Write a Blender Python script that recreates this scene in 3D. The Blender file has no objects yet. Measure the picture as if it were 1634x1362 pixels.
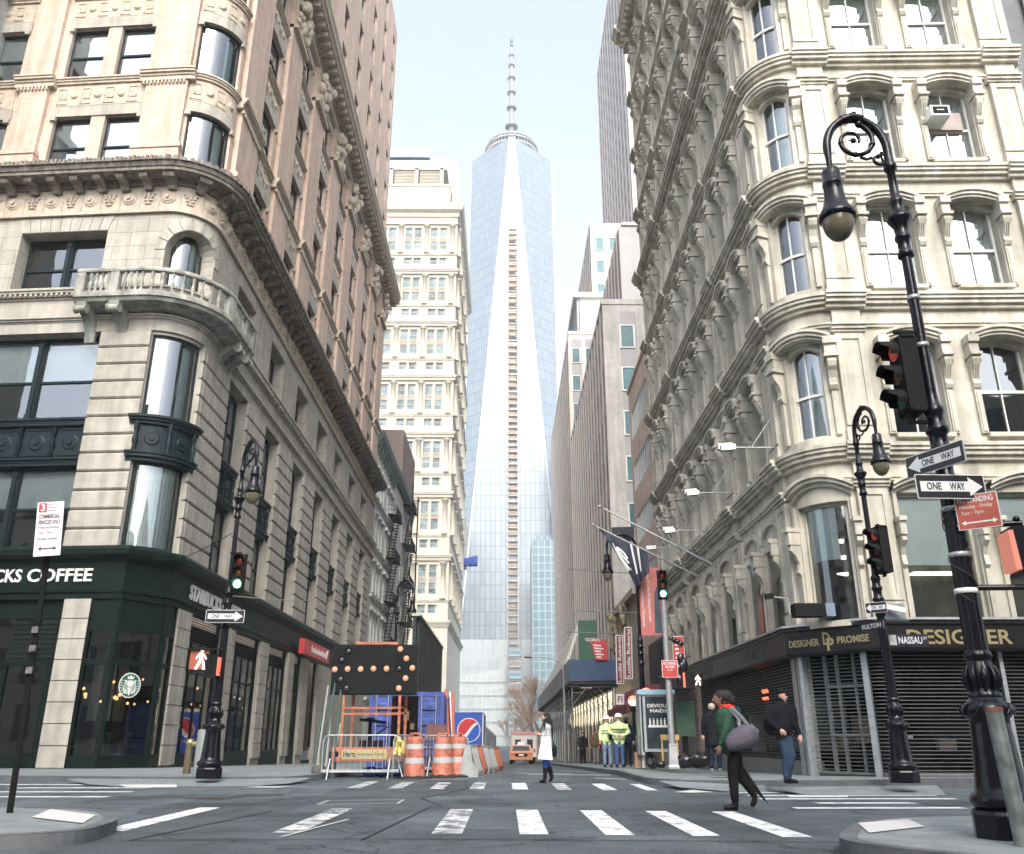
import bpy, math, random
from mathutils import Vector, Matrix, noise
R = math.radians
random.seed(7)
SC = bpy.context.scene
COL = SC.collection

# ------------------------------------------------------------------ camera, sky, sun, exposure
cam_d = bpy.data.cameras.new('camera')
cam = bpy.data.objects.new('camera', cam_d)
COL.objects.link(cam)
PITCH = 19.926
YAW = 0.4125
cam.location = (0, 0, 1.0)
cam.rotation_euler = (R(90 + PITCH), 0, R(-YAW))
cam_d.sensor_width = 36.0
cam_d.lens = 36.0 * 1371.0 / 1634.0
cam_d.clip_start = 0.1
cam_d.clip_end = 4000
SC.camera = cam

SUN_EL, SUN_AZ = 42.0, 174.0          # the veiled sun stands high behind the camera, almost in line with the street
w = bpy.data.worlds.new('World')
SC.world = w
w.use_nodes = True
nt = w.node_tree
nt.nodes.clear()
sky = nt.nodes.new('ShaderNodeTexSky')
sky.sky_type = 'NISHITA'
sky.sun_disc = False
sky.sun_elevation = R(SUN_EL)
sky.sun_rotation = R(SUN_AZ)
sky.air_density = 1.0
sky.dust_density = 3.0
sky.ozone_density = 1.0
bg = nt.nodes.new('ShaderNodeBackground')
bg.inputs['Strength'].default_value = 0.15
wo = nt.nodes.new('ShaderNodeOutputWorld')
hs = nt.nodes.new('ShaderNodeHueSaturation')
hs.inputs['Saturation'].default_value = 0.62
nt.links.new(sky.outputs[0], hs.inputs['Color'])
nt.links.new(hs.outputs[0], bg.inputs[0])
nt.links.new(bg.outputs[0], wo.inputs[0])
sl = bpy.data.lights.new('sun', 'SUN')
sl.energy = 0.6
sl.angle = R(30)
sl.color = (1.0, 0.93, 0.84)
so = bpy.data.objects.new('sun', sl)
COL.objects.link(so)
az = R(SUN_AZ)
sun_dir = Vector((math.sin(az) * math.cos(R(SUN_EL)), math.cos(az) * math.cos(R(SUN_EL)), math.sin(R(SUN_EL))))
so.rotation_euler = (-sun_dir).to_track_quat('-Z', 'Y').to_euler()
SC.view_settings.view_transform = 'Standard'
SC.view_settings.look = 'None'
SC.view_settings.exposure = 1.85
SC.view_settings.gamma = 1.0
SC.render.engine = 'CYCLES'
SC.cycles.max_bounces = 7
SC.cycles.diffuse_bounces = 4
SC.cycles.glossy_bounces = 3
SC.cycles.transparent_max_bounces = 12
SC.cycles.use_denoising = True
SC.cycles.use_adaptive_sampling = True
SC.cycles.adaptive_threshold = 0.02
SC.cycles.caustics_reflective = False
SC.cycles.caustics_refractive = False

# ------------------------------------------------------------------ materials
MATS = {}
def mat(name, col, rough=0.8, var=0.08, scale=3.0, bump=0.0, bscale=30.0, metal=0.0, spec=0.5, streak=0.0, emit=None, estr=1.0, dirt=0.0, tint2=None):
    if name in MATS:
        return MATS[name]
    m = bpy.data.materials.new(name)
    m.use_nodes = True
    t = m.node_tree
    b = t.nodes['Principled BSDF']
    b.inputs['Roughness'].default_value = rough
    b.inputs['Metallic'].default_value = metal
    b.inputs['Specular IOR Level'].default_value = spec
    geo = t.nodes.new('ShaderNodeNewGeometry')
    n = t.nodes.new('ShaderNodeTexNoise')
    n.inputs['Scale'].default_value = scale
    n.inputs['Detail'].default_value = 6
    n.inputs['Roughness'].default_value = 0.62
    t.links.new(geo.outputs['Position'], n.inputs['Vector'])
    r = t.nodes.new('ShaderNodeValToRGB')
    r.color_ramp.elements[0].position = 0.3
    r.color_ramp.elements[1].position = 0.7
    lo = [max(0, c * (1 - var * 1.6)) for c in col]
    hi = [min(1, c * (1 + var)) for c in col]
    if tint2:
        lo = tint2
    r.color_ramp.elements[0].color = (*lo, 1)
    r.color_ramp.elements[1].color = (*hi, 1)
    t.links.new(n.outputs['Fac'], r.inputs['Fac'])
    out = r.outputs['Color']
    if streak > 0:
        mp = t.nodes.new('ShaderNodeMapping')
        mp.inputs['Scale'].default_value = (2.2, 2.2, 0.16)
        t.links.new(geo.outputs['Position'], mp.inputs['Vector'])
        n2 = t.nodes.new('ShaderNodeTexNoise')
        n2.inputs['Scale'].default_value = 1.3
        n2.inputs['Detail'].default_value = 5
        t.links.new(mp.outputs[0], n2.inputs['Vector'])
        r2 = t.nodes.new('ShaderNodeValToRGB')
        r2.color_ramp.elements[0].position = 0.38
        r2.color_ramp.elements[1].position = 0.62
        v = 1 - streak
        r2.color_ramp.elements[0].color = (v, v, v * 0.97, 1)
        r2.color_ramp.elements[1].color = (1, 1, 1, 1)
        t.links.new(n2.outputs['Fac'], r2.inputs['Fac'])
        mx = t.nodes.new('ShaderNodeMix')
        mx.data_type = 'RGBA'
        mx.blend_type = 'MULTIPLY'
        mx.inputs[0].default_value = 1.0
        t.links.new(out, mx.inputs[6])
        t.links.new(r2.outputs['Color'], mx.inputs[7])
        out = mx.outputs[2]
    t.links.new(out, b.inputs['Base Color'])
    if bump > 0:
        n3 = t.nodes.new('ShaderNodeTexNoise')
        n3.inputs['Scale'].default_value = bscale
        n3.inputs['Detail'].default_value = 4
        t.links.new(geo.outputs['Position'], n3.inputs['Vector'])
        bp = t.nodes.new('ShaderNodeBump')
        bp.inputs['Strength'].default_value = bump
        bp.inputs['Distance'].default_value = 0.02
        t.links.new(n3.outputs['Fac'], bp.inputs['Height'])
        t.links.new(bp.outputs[0], b.inputs['Normal'])
    if emit:
        b.inputs['Emission Color'].default_value = (*emit, 1)
        b.inputs['Emission Strength'].default_value = estr
    MATS[name] = m
    return m

def glass(name, tint=(0.75, 0.82, 0.84), refl=0.35, rough=0.02, wave=0.0):
    if name in MATS:
        return MATS[name]
    m = bpy.data.materials.new(name)
    m.use_nodes = True
    t = m.node_tree
    t.nodes.clear()
    o = t.nodes.new('ShaderNodeOutputMaterial')
    tr = t.nodes.new('ShaderNodeBsdfTransparent')
    tr.inputs[0].default_value = (*tint, 1)
    g = t.nodes.new('ShaderNodeBsdfGlossy')
    g.inputs['Roughness'].default_value = rough
    g.inputs['Color'].default_value = (0.93, 0.97, 1.0, 1)
    lw = t.nodes.new('ShaderNodeLayerWeight')
    lw.inputs[0].default_value = 0.35
    mr = t.nodes.new('ShaderNodeMapRange')
    mr.inputs[3].default_value = refl
    mr.inputs[4].default_value = 1.0
    t.links.new(lw.outputs['Fresnel'], mr.inputs[0])
    mx = t.nodes.new('ShaderNodeMixShader')
    t.links.new(mr.outputs[0], mx.inputs[0])
    t.links.new(tr.outputs[0], mx.inputs[1])
    t.links.new(g.outputs[0], mx.inputs[2])
    if wave > 0:
        geo = t.nodes.new('ShaderNodeNewGeometry')
        n = t.nodes.new('ShaderNodeTexNoise')
        n.inputs['Scale'].default_value = 0.9
        n.inputs['Detail'].default_value = 1
        t.links.new(geo.outputs['Position'], n.inputs['Vector'])
        bp = t.nodes.new('ShaderNodeBump')
        bp.inputs['Strength'].default_value = wave
        bp.inputs['Distance'].default_value = 0.03
        t.links.new(n.outputs['Fac'], bp.inputs['Height'])
        t.links.new(bp.outputs[0], g.inputs['Normal'])
    t.links.new(mx.outputs[0], o.inputs[0])
    MATS[name] = m
    return m

def emis(name, col, s):
    s *= 0.4
    return mat(name, tuple(c * 0.5 for c in col), 0.5, var=0.0, emit=col, estr=s)

M = dict(
    pink=mat('pink_brick', (0.64, 0.51, 0.42), 0.85, 0.05, 1.2, 0.15, 40, streak=0.10),
    lime=mat('limestone', (0.43, 0.405, 0.355), 0.85, 0.12, 1.6, 0.3, 30, streak=0.24),
    lime2=mat('weathered_limestone', (0.36, 0.36, 0.32), 0.88, 0.3, 2.2, 0.3, 30, streak=0.35),
    terra=mat('terracotta', (0.50, 0.43, 0.35), 0.85, 0.15, 4.0, 0.3, 30, streak=0.12),
    grime=mat('grimy_terracotta', (0.24, 0.21, 0.18), 0.9, 0.35, 5.0, 0.4, 20, streak=0.3),
    cast=mat('painted_cast_iron', (0.010, 0.021, 0.025), 0.5, 0.2, 3, 0.1, 30, spec=0.2),
    greenp=mat('dark_green_paint', (0.005, 0.013, 0.0105), 0.5, 0.3, 2, 0.05, 30, spec=0.15),
    cream=mat('cream_painted_iron', (0.57, 0.54, 0.455), 0.7, 0.17, 1.1, 0.2, 30, streak=0.3),
    creamd=mat('cream_paint_grey_shutter', (0.42, 0.43, 0.40), 0.75, 0.06, 1.6, 0.1, 30, streak=0.15),
    white=mat('white_paint', (0.75, 0.75, 0.72), 0.6, 0.05, 3),
    sash=mat('sash_paint', (0.62, 0.62, 0.58), 0.6, 0.06, 3),
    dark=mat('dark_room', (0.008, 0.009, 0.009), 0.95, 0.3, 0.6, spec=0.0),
    blind=mat('window_blind', (0.60, 0.65, 0.64), 0.9, 0.06, 2),
    curtain=mat('curtain', (0.62, 0.74, 0.70), 0.9, 0.08, 5),
    black=mat('gloss_black_paint', (0.005, 0.005, 0.009), 0.22, 0.3, 8, 0.15, 25, spec=0.3),
    blk=mat('matt_black', (0.007, 0.007, 0.008), 0.7, 0.2, 8, spec=0.2),
    steel=mat('galvanised_steel', (0.42, 0.44, 0.45), 0.45, 0.15, 9, 0.1, 40, metal=0.6),
    steeld=mat('grey_steel', (0.22, 0.24, 0.25), 0.5, 0.15, 9, 0.1, 40, metal=0.5),
    orange=mat('orange_plastic', (0.46, 0.14, 0.085), 0.6, 0.38, 7, streak=0.25),
    orangem=mat('orange_painted_steel', (0.42, 0.15, 0.085), 0.6, 0.35, 9),
    reflw=mat('white_reflective_band', (0.42, 0.43, 0.42), 0.5, 0.05, 8),
    red=mat('red_paint', (0.40, 0.035, 0.03), 0.5, 0.12, 4),
    blue=mat('blue_painted_steel', (0.04, 0.07, 0.26), 0.5, 0.4, 3.5, 0.08, 20),
    navy=mat('navy_plywood', (0.035, 0.075, 0.16), 0.6, 0.12, 2),
    lampglass=mat('lamp_globe', (0.13, 0.115, 0.075), 0.12, 0.05, 6),
    glassd=glass('window_glass', refl=0.14, wave=0.25),
    glasshi=glass('window_glass_high', refl=0.5, wave=0.3),
    glassclear=glass('clear_window_glass', tint=(.95, .97, .97), refl=0.10, wave=0.2),
    glassdark=glass('shop_glass', tint=(0.5, 0.56, 0.56), refl=0.10, wave=0.1),
    skin=mat('skin', (0.50, 0.30, 0.22), 0.6, 0.04, 12),
    skind=mat('skin_brown', (0.20, 0.10, 0.065), 0.55, 0.04, 12),
    rubber=mat('rubber', (0.02, 0.02, 0.02), 0.8, 0.1, 12),
    brick=mat('brown_brick', (0.19, 0.145, 0.13), 0.9, 0.15, 3, 0.2, 20),
)

# ------------------------------------------------------------------ mesh builder
class MB:
    def __init__(s):
        s.v = []; s.f = []; s.m = []; s.s = []
    def add(s, vs, fs, mi=0, sm=False):
        o = len(s.v)
        s.v += [tuple(p) for p in vs]
        for f in fs:
            s.f.append(tuple(i + o for i in f)); s.m.append(mi); s.s.append(sm)
        return s
    def box(s, x0, x1, y0, y1, z0, z1, mi=0):
        vs = [(x, y, z) for z in (z0, z1) for y in (y0, y1) for x in (x0, x1)]
        return s.add(vs, [(0, 2, 3, 1), (4, 5, 7, 6), (0, 1, 5, 4), (2, 6, 7, 3), (0, 4, 6, 2), (1, 3, 7, 5)], mi)
    def hexa(s, b, t, mi=0):
        # four bottom points ccw, four top points ccw
        return s.add(list(b) + list(t), [(3, 2, 1, 0), (4, 5, 6, 7), (0, 1, 5, 4), (1, 2, 6, 5), (2, 3, 7, 6), (3, 0, 4, 7)], mi)
    def beam(s, p, q, w, h=None, mi=0):
        h = h or w
        p, q = Vector(p), Vector(q)
        d = (q - p).normalized()
        a = Vector((0, 0, 1)) if abs(d.z) < 0.95 else Vector((0, 1, 0))
        u = d.cross(a).normalized() * (w / 2); v = u.cross(d).normalized() * (h / 2)
        b = [p - u - v, p + u - v, p + u + v, p - u + v]
        t = [x + (q - p) for x in b]
        return s.hexa(b, t, mi)
    def tube(s, pts, r, n=8, mi=0, sm=True, cap=True, sq=None):
        pts = [Vector(p) for p in pts]
        if not isinstance(r, (list, tuple)):
            r = [r] * len(pts)
        o = []
        ref = None
        for i, p in enumerate(pts):
            d = (pts[min(i + 1, len(pts) - 1)] - pts[max(i - 1, 0)]).normalized()
            if ref is None:
                a = Vector((0, 0, 1)) if abs(d.z) < 0.9 else Vector((1, 0, 0))
                ref = a
            u = (ref - d * ref.dot(d))
            if u.length < 1e-4:
                u = d.orthogonal()
            u.normalize(); ref = u
            v = d.cross(u)
            rr = r[i]
            ra, rb = (rr if isinstance(rr, (tuple, list)) else (rr, rr))
            for k in range(n):
                a = 2 * math.pi * k / n
                o.append(p + u * (math.cos(a) * ra) + v * (math.sin(a) * rb))
        f = []
        for i in range(len(pts) - 1):
            for k in range(n):
                f.append((i * n + k, i * n + (k + 1) % n, (i + 1) * n + (k + 1) % n, (i + 1) * n + k))
        s.add(o, f, mi, sm)
        if cap:
            L = len(pts) - 1
            s.add(o[:n], [tuple(range(n - 1, -1, -1))], mi)
            s.add(o[L * n:], [tuple(range(n))], mi)
        return s
    def lathe(s, prof, c=(0, 0, 0), n=20, mi=0, sm=True, a0=0, a1=2 * math.pi, axis='z', flute=0, fd=0.0):
        full = abs(a1 - a0 - 2 * math.pi) < 1e-6
        m = n if full else n + 1
        vs = []
        for (r, z) in prof:
            for k in range(m):
                a = a0 + (a1 - a0) * k / n
                rr = r * (1 - fd * (0.5 - 0.5 * math.cos(a * flute))) if flute else r
                p = (rr * math.cos(a), rr * math.sin(a), z)
                if axis == 'y':
                    p = (p[0], p[2], p[1])
                elif axis == 'x':
                    p = (p[2], p[0], p[1])
                vs.append((c[0] + p[0], c[1] + p[1], c[2] + p[2]))
        f = []
        for i in range(len(prof) - 1):
            for k in range(n):
                k2 = (k + 1) % m if full else k + 1
                f.append((i * m + k, i * m + k2, (i + 1) * m + k2, (i + 1) * m + k))
        s.add(vs, f, mi, sm)
        if full:
            s.add(vs[:m], [tuple(range(m - 1, -1, -1))], mi)
            s.add(vs[-m:], [tuple(range(m))], mi)
        return s
    def ball(s, c, r, n=12, mi=0, st=(1, 1, 1)):
        pr = [(math.sin(math.pi * i / n) * 1.0, -math.cos(math.pi * i / n)) for i in range(1, n)]
        vs = []
        for (rr, z) in pr:
            for k in range(n * 2):
                a = math.pi * k / n
                vs.append((c[0] + r * st[0] * rr * math.cos(a), c[1] + r * st[1] * rr * math.sin(a), c[2] + r * st[2] * z))
        m = n * 2
        f = [(i * m + k, i * m + (k + 1) % m, (i + 1) * m + (k + 1) % m, (i + 1) * m + k) for i in range(len(pr) - 1) for k in range(m)]
        b = len(vs); vs.append((c[0], c[1], c[2] - r * st[2])); vs.append((c[0], c[1], c[2] + r * st[2]))
        f += [(b, (k + 1) % m, k) for k in range(m)]
        q = (len(pr) - 1) * m
        f += [(b + 1, q + k, q + (k + 1) % m) for k in range(m)]
        return s.add(vs, f, mi, True)
    def plate(s, pts, vec, mi=0, ms=None):
        # polygon pts extruded along vec
        vec = Vector(vec); n = len(pts)
        a = [Vector(p) for p in pts]; b = [p + vec for p in a]
        s.add(a, [tuple(range(n - 1, -1, -1))], mi)
        s.add(b, [tuple(range(n))], mi)
        for i in range(n):
            j = (i + 1) % n
            s.add([a[i], a[j], b[j], b[i]], [(0, 1, 2, 3)], mi if ms is None else ms)
        return s
    # ---- shapes along a facade path P
    def fbox(s, P, s0, s1, z0, z1, d0, d1, mi=0):
        ss = P.samples(s0, s1)
        vs = []
        for q in ss:
            for (d, z) in ((d0, z0), (d1, z0), (d1, z1), (d0, z1)):
                x, y = P.at(q, d); vs.append((x, y, z))
        f = []
        for i in range(len(ss) - 1):
            a = i * 4; b = a + 4
            for k in range(4):
                k2 = (k + 1) % 4
                f.append((a + k, b + k, b + k2, a + k2))
        L = (len(ss) - 1) * 4
        f += [(0, 1, 2, 3), (L + 3, L + 2, L + 1, L)]
        return s.add(vs, f, mi)
    def fprof(s, P, s0, s1, prof, mi=0, dz=0.0, slope=None):
        ss = P.samples(s0, s1); n = len(prof)
        vs = []
        for q in ss:
            for (d, z) in prof:
                x, y = P.at(q, d); vs.append((x, y, z + dz + (slope(y) if slope else 0)))
        f = []
        for i in range(len(ss) - 1):
            for k in range(n):
                k2 = (k + 1) % n
                f.append((i * n + k, (i + 1) * n + k, (i + 1) * n + k2, i * n + k2))
        f.append(tuple(range(n))); f.append(tuple(range((len(ss) - 1) * n + n - 1, (len(ss) - 1) * n - 1, -1)))
        return s.add(vs, f, mi)
    def fwall(s, P, s0, s1, z0, z1, ops, depth=0.4, mi=0, mr=None, d=0.0):
        mr = mi if mr is None else mr
        xs = set(P.samples(s0, s1))
        zs = {z0, z1}
        for (a, b, c, e) in ops:
            xs |= {a, b}; zs |= {c, e}
        xs = sorted(x for x in xs if s0 - 1e-6 <= x <= s1 + 1e-6); zs = sorted(zs)
        for i in range(len(xs) - 1):
            if xs[i + 1] - xs[i] < 1e-5:
                continue
            xm = (xs[i] + xs[i + 1]) / 2
            run = None
            for j in range(len(zs) - 1):
                zm = (zs[j] + zs[j + 1]) / 2
                hole = any(a < xm < b and c < zm < e for (a, b, c, e) in ops)
                if hole:
                    if run is not None:
                        s._q(P, xs[i], xs[i + 1], run, zs[j], d, mi); run = None
                elif run is None:
                    run = zs[j]
            if run is not None:
                s._q(P, xs[i], xs[i + 1], run, zs[-1], d, mi)
        for (a, b, c, e) in ops:
            ss = P.samples(a, b)
            for q, fl in ((a, 0), (b, 1)):
                p0 = P.at(q, d); p1 = P.at(q, d - depth)
                v = [(*p0, c), (*p1, c), (*p1, e), (*p0, e)]
                s.add(v, [(3, 2, 1, 0) if fl else (0, 1, 2, 3)], mr)
            for i in range(len(ss) - 1):
                for z, fl in ((c, 0), (e, 1)):
                    v = [(*P.at(ss[i], d), z), (*P.at(ss[i + 1], d), z), (*P.at(ss[i + 1], d - depth), z), (*P.at(ss[i], d - depth), z)]
                    s.add(v, [(3, 2, 1, 0) if fl else (0, 1, 2, 3)], mr)
        return s
    def _q(s, P, a, b, z0, z1, d, mi):
        p, q = P.at(a, d), P.at(b, d)
        s.add([(*p, z0), (*q, z0), (*q, z1), (*p, z1)], [(0, 1, 2, 3)], mi)
    def mesh(s, name, mats):
        me = bpy.data.meshes.new(name)
        me.from_pydata(s.v, [], s.f)
        for m in (mats if isinstance(mats, (list, tuple)) else [mats]):
            me.materials.append(m)
        me.polygons.foreach_set('material_index', s.m)
        me.polygons.foreach_set('use_smooth', s.s)
        me.update()
        return me
    def build(s, name, mats, parent=None):
        return link(name, s.mesh(name, mats), parent)

def link(name, me, parent=None, mw=None):
    o = bpy.data.objects.new(name, me)
    COL.objects.link(o)
    if parent is not None:
        o.parent = parent
        r = parent
        t = Vector((0, 0, 0))
        while r is not None:
            if r.get('wroot'):
                t = Vector(r['wroot'])
            r = r.parent
        if mw is not None:
            o.matrix_basis = Matrix.Translation(-t if parent.get('wroot') else (0, 0, 0)) @ mw
        elif parent.get('wroot'):
            o.location = -t
    elif mw is not None:
        o.matrix_basis = mw
    return o

def tag(o, label=None, cat=None, group=None, kind=None):
    if label: o['label'] = label
    if cat: o['category'] = cat
    if group: o['group'] = group
    if kind: o['kind'] = kind
    return o

def thing(name, label, cat, loc=(0, 0, 0), rz=0.0, group=None, world=False, scale=1.0):
    o = bpy.data.objects.new(name, None)
    COL.objects.link(o)
    o.location = loc
    if world:
        o['wroot'] = list(loc)
    else:
        o.rotation_euler = (0, 0, rz)
        o.scale = (scale, scale, scale)
    return tag(o, label, cat, group)

def copy_tree(o, parent=None):
    c = o.copy()
    COL.objects.link(c)
    c.parent = parent
    for ch in [x for x in KIDS(o)]:
        copy_tree(ch, c)
    return c
def KIDS(o):
    return [x for x in bpy.data.objects if x.parent == o]

class Path:
    def __init__(s, pts, smooth=False):
        s.p = [Vector((x, y)) for x, y in pts]
        s.q = [0.0]
        for a, b in zip(s.p, s.p[1:]):
            s.q.append(s.q[-1] + (b - a).length)
        s.off = 0.0
        s.n = []
        segn = []
        for a, b in zip(s.p, s.p[1:]):
            d = (b - a).normalized(); segn.append(Vector((d.y, -d.x)))
        for i in range(len(s.p)):
            if i == 0: s.n.append(segn[0])
            elif i == len(s.p) - 1: s.n.append(segn[-1])
            else:
                m = (segn[i - 1] + segn[i]).normalized()
                s.n.append(m / max(0.3, m.dot(segn[i])))
        s.segn = segn
    def zero_at(s, i):
        s.off = s.q[i]; return s
    def samples(s, a, b):
        return [a] + [q - s.off for q in s.q if a + 1e-6 < q - s.off < b - 1e-6] + [b]
    def at(s, q, d=0.0):
        q += s.off
        i = 0
        while i < len(s.q) - 2 and q > s.q[i + 1]:
            i += 1
        L = s.q[i + 1] - s.q[i]; t = (q - s.q[i]) / L
        a = s.p[i] + s.n[i] * d; b = s.p[i + 1] + s.n[i + 1] * d
        r = a + (b - a) * t
        return (r.x, r.y)
    def frame(s, q, z, d=0.0):
        x, y = s.at(q, d)
        q += s.off; i = 0
        while i < len(s.q) - 2 and q > s.q[i + 1]:
            i += 1
        n = s.segn[i]
        return Matrix(((-n.y, -n.x, 0, x), (n.x, -n.y, 0, y), (0, 0, 1, z), (0, 0, 0, 1)))

def arc_path(before, C, Rr, a0, a1, after, n=9):
    # straight run, arc (ccw) about C, straight run; s = 0 where the arc starts
    pts = []
    t0 = Vector((-math.sin(a0), math.cos(a0))); t1 = Vector((-math.sin(a1), math.cos(a1)))
    A = Vector(C) + Vector((math.cos(a0), math.sin(a0))) * Rr
    B = Vector(C) + Vector((math.cos(a1), math.sin(a1))) * Rr
    pts.append(tuple(A - t0 * before))
    for k in range(n + 1):
        a = a0 + (a1 - a0) * k / n
        pts.append((C[0] + Rr * math.cos(a), C[1] + Rr * math.sin(a)))
    pts.append(tuple(B + t1 * after))
    p = Path(pts)
    # keep true radial normals on the arc
    for k in range(n + 1):
        a = a0 + (a1 - a0) * k / n
        p.n[k + 1] = Vector((math.cos(a), math.sin(a)))
    p.n[0] = p.n[1]; p.n[-1] = p.n[-2]
    p.zero_at(1)
    p.arc = p.q[n + 1] - p.q[1]
    return p

def ray(px, py):
    # a point of the 1634x1362 frame as a direction: used to measure where things stand
    th, ps = R(PITCH), R(YAW)
    f = Vector((math.sin(ps) * math.cos(th), math.cos(ps) * math.cos(th), math.sin(th)))
    r = Vector((math.cos(ps), -math.sin(ps), 0)); u = r.cross(f)
    return f * 1371.0 + r * (px - 817) - u * (py - 681)
def atY(px, py, Y):
    d = ray(px, py); return Vector((0, 0, 1)) + d * (Y / d.y)
def atX(px, py, X):
    d = ray(px, py); return Vector((0, 0, 1)) + d * (X / d.x)
def atZ(px, py, Z):
    d = ray(px, py); return Vector((0, 0, 1)) + d * ((Z - 1) / d.z)
def gz(y):
    return 0.0 if y < 27 else -0.02 * (min(y, 150) - 27)

_txt = {}
def text_data(s, bold=False):
    if s in _txt: return _txt[s]
    c = bpy.data.curves.new('lettering', 'FONT')
    c.body = s; c.size = 1; c.resolution_u = 3; c.fill_mode = 'BOTH'
    if bold: c.offset = 0.018
    o = bpy.data.objects.new('lettering', c); COL.objects.link(o)
    dg = bpy.context.evaluated_depsgraph_get()
    me = bpy.data.meshes.new_from_object(o.evaluated_get(dg))
    vs = [tuple(v.co) for v in me.vertices]; fs = [tuple(p.vertices) for p in me.polygons]
    bpy.data.objects.remove(o)
    x0 = min(v[0] for v in vs); x1 = max(v[0] for v in vs); y0 = min(v[1] for v in vs); y1 = max(v[1] for v in vs)
    _txt[s] = (vs, fs, x0, x1, y0, y1)
    return _txt[s]
def text_mb(mb, s, O, X, Z, W, H, mi=0, bold=False, th=0.0):
    # letters of s filling the W x H box whose lower left corner is O, along unit vectors X (right) and Z (up)
    vs, fs, x0, x1, y0, y1 = text_data(s, bold)
    O, X, Z = Vector(O), Vector(X).normalized(), Vector(Z).normalized()
    N = X.cross(Z)
    out = [O + X * ((v[0] - x0) / (x1 - x0) * W) + Z * ((v[1] - y0) / (y1 - y0) * H) for v in vs]
    if th > 0:
        n = len(out)
        edge = {}
        for f in fs:
            for i in range(len(f)):
                a, b = f[i], f[(i + 1) % len(f)]
                edge[(a, b)] = 1
        side = [(a, b, b + n, a + n) for (a, b) in edge if (b, a) not in edge]
        mb.add([p + N * th for p in out] + out, fs + side, mi)
    else:
        mb.add(out, fs, mi)
    return mb
# ------------------------------------------------------------------ window instances (local: x right, y inward, z up, origin bottom centre)
_wm = {}
def window_meshes(W, H, style, var):
    k = (round(W, 2), round(H, 2), style, var)
    if k in _wm: return _wm[k]
    f = MB(); g = MB(); h = W / 2
    if style == 'dark':            # dark one-over-one sash
        fr, mats, gm = 0.09, [M['cast'], M['blind'], M['dark']], M['glasshi']
    elif style[:5] == 'cream':     # cream two-over-two sash with a segmental head
        fr, mats, gm = 0.07, [M['sash'], M['blind'], M['dark']], M['glasshi' if style == 'cream' else 'glassd']
    elif style == 'far':
        fr, mats, gm = 0.12, [M['sash'], M['blind'], M['dark']], M['glassd']
    else:
        fr, mats, gm = 0.09, [M['cast'], M['blind'], M['dark']], M['glassd']
    f.box(-h, -h + fr, 0, .1, 0, H); f.box(h - fr, h, 0, .1, 0, H)
    f.box(-h + fr, h - fr, 0, .1, H - fr, H); f.box(-h + fr, h - fr, 0, .1, 0, fr)
    mid = H * 0.47
    f.box(-h + fr, h - fr, -.02, .08, mid - .04, mid + .05)
    if style[:5] == 'cream':
        f.box(-.02, .02, .01, .07, fr, mid - .04); f.box(-.02, .02, .0, .07, mid + .05, H - fr)
    if style == 'dbl':
        f.box(-.14, .14, -.08, .12, fr, H - fr); f.box(-.08, .08, -.14, -.08, fr + .1, H - fr - .1)
        f.box(-.13, .13, -.16, -.08, H - fr - .3, H - fr - .12); f.box(-.13, .13, -.16, -.08, fr, fr + .25)
    # blinds hanging at their own heights behind the glass
    bl = {0: None, 1: (mid, H), 2: (H * .3, H), 3: (H * .62, H), 4: (fr, H), 5: (H * .8, H)}[var]
    if bl:
        if style == 'dbl':
            f.box(-h + fr, -.14, .16, .18, bl[0], bl[1] - fr, 1)
            f.box(.14, h - fr, .16, .18, min(H * .8, bl[0] + .3 * (var == 2)), bl[1] - fr, 1)
        else:
            f.box(-h + fr, h - fr, .16, .18, bl[0], bl[1] - fr, 1)
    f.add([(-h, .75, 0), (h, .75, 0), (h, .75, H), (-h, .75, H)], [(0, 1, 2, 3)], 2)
    g.add([(-h + fr, .055, fr), (h - fr, .055, fr), (h - fr, .055, H - fr), (-h + fr, .055, H - fr)], [(0, 1, 2, 3)])
    _wm[k] = (f.mesh('window', mats), g.mesh('pane', gm))
    return _wm[k]
def put_window(P, s, z, d, W, H, style, parent, name='window', var=None):
    var = random.choice([0, 0, 1, 1, 2, 3, 5]) if var is None else var
    a, b = window_meshes(W, H, style, var)
    o = link(name, a, parent, P.frame(s, z, d))
    link('pane', b, o)
    return o

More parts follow.
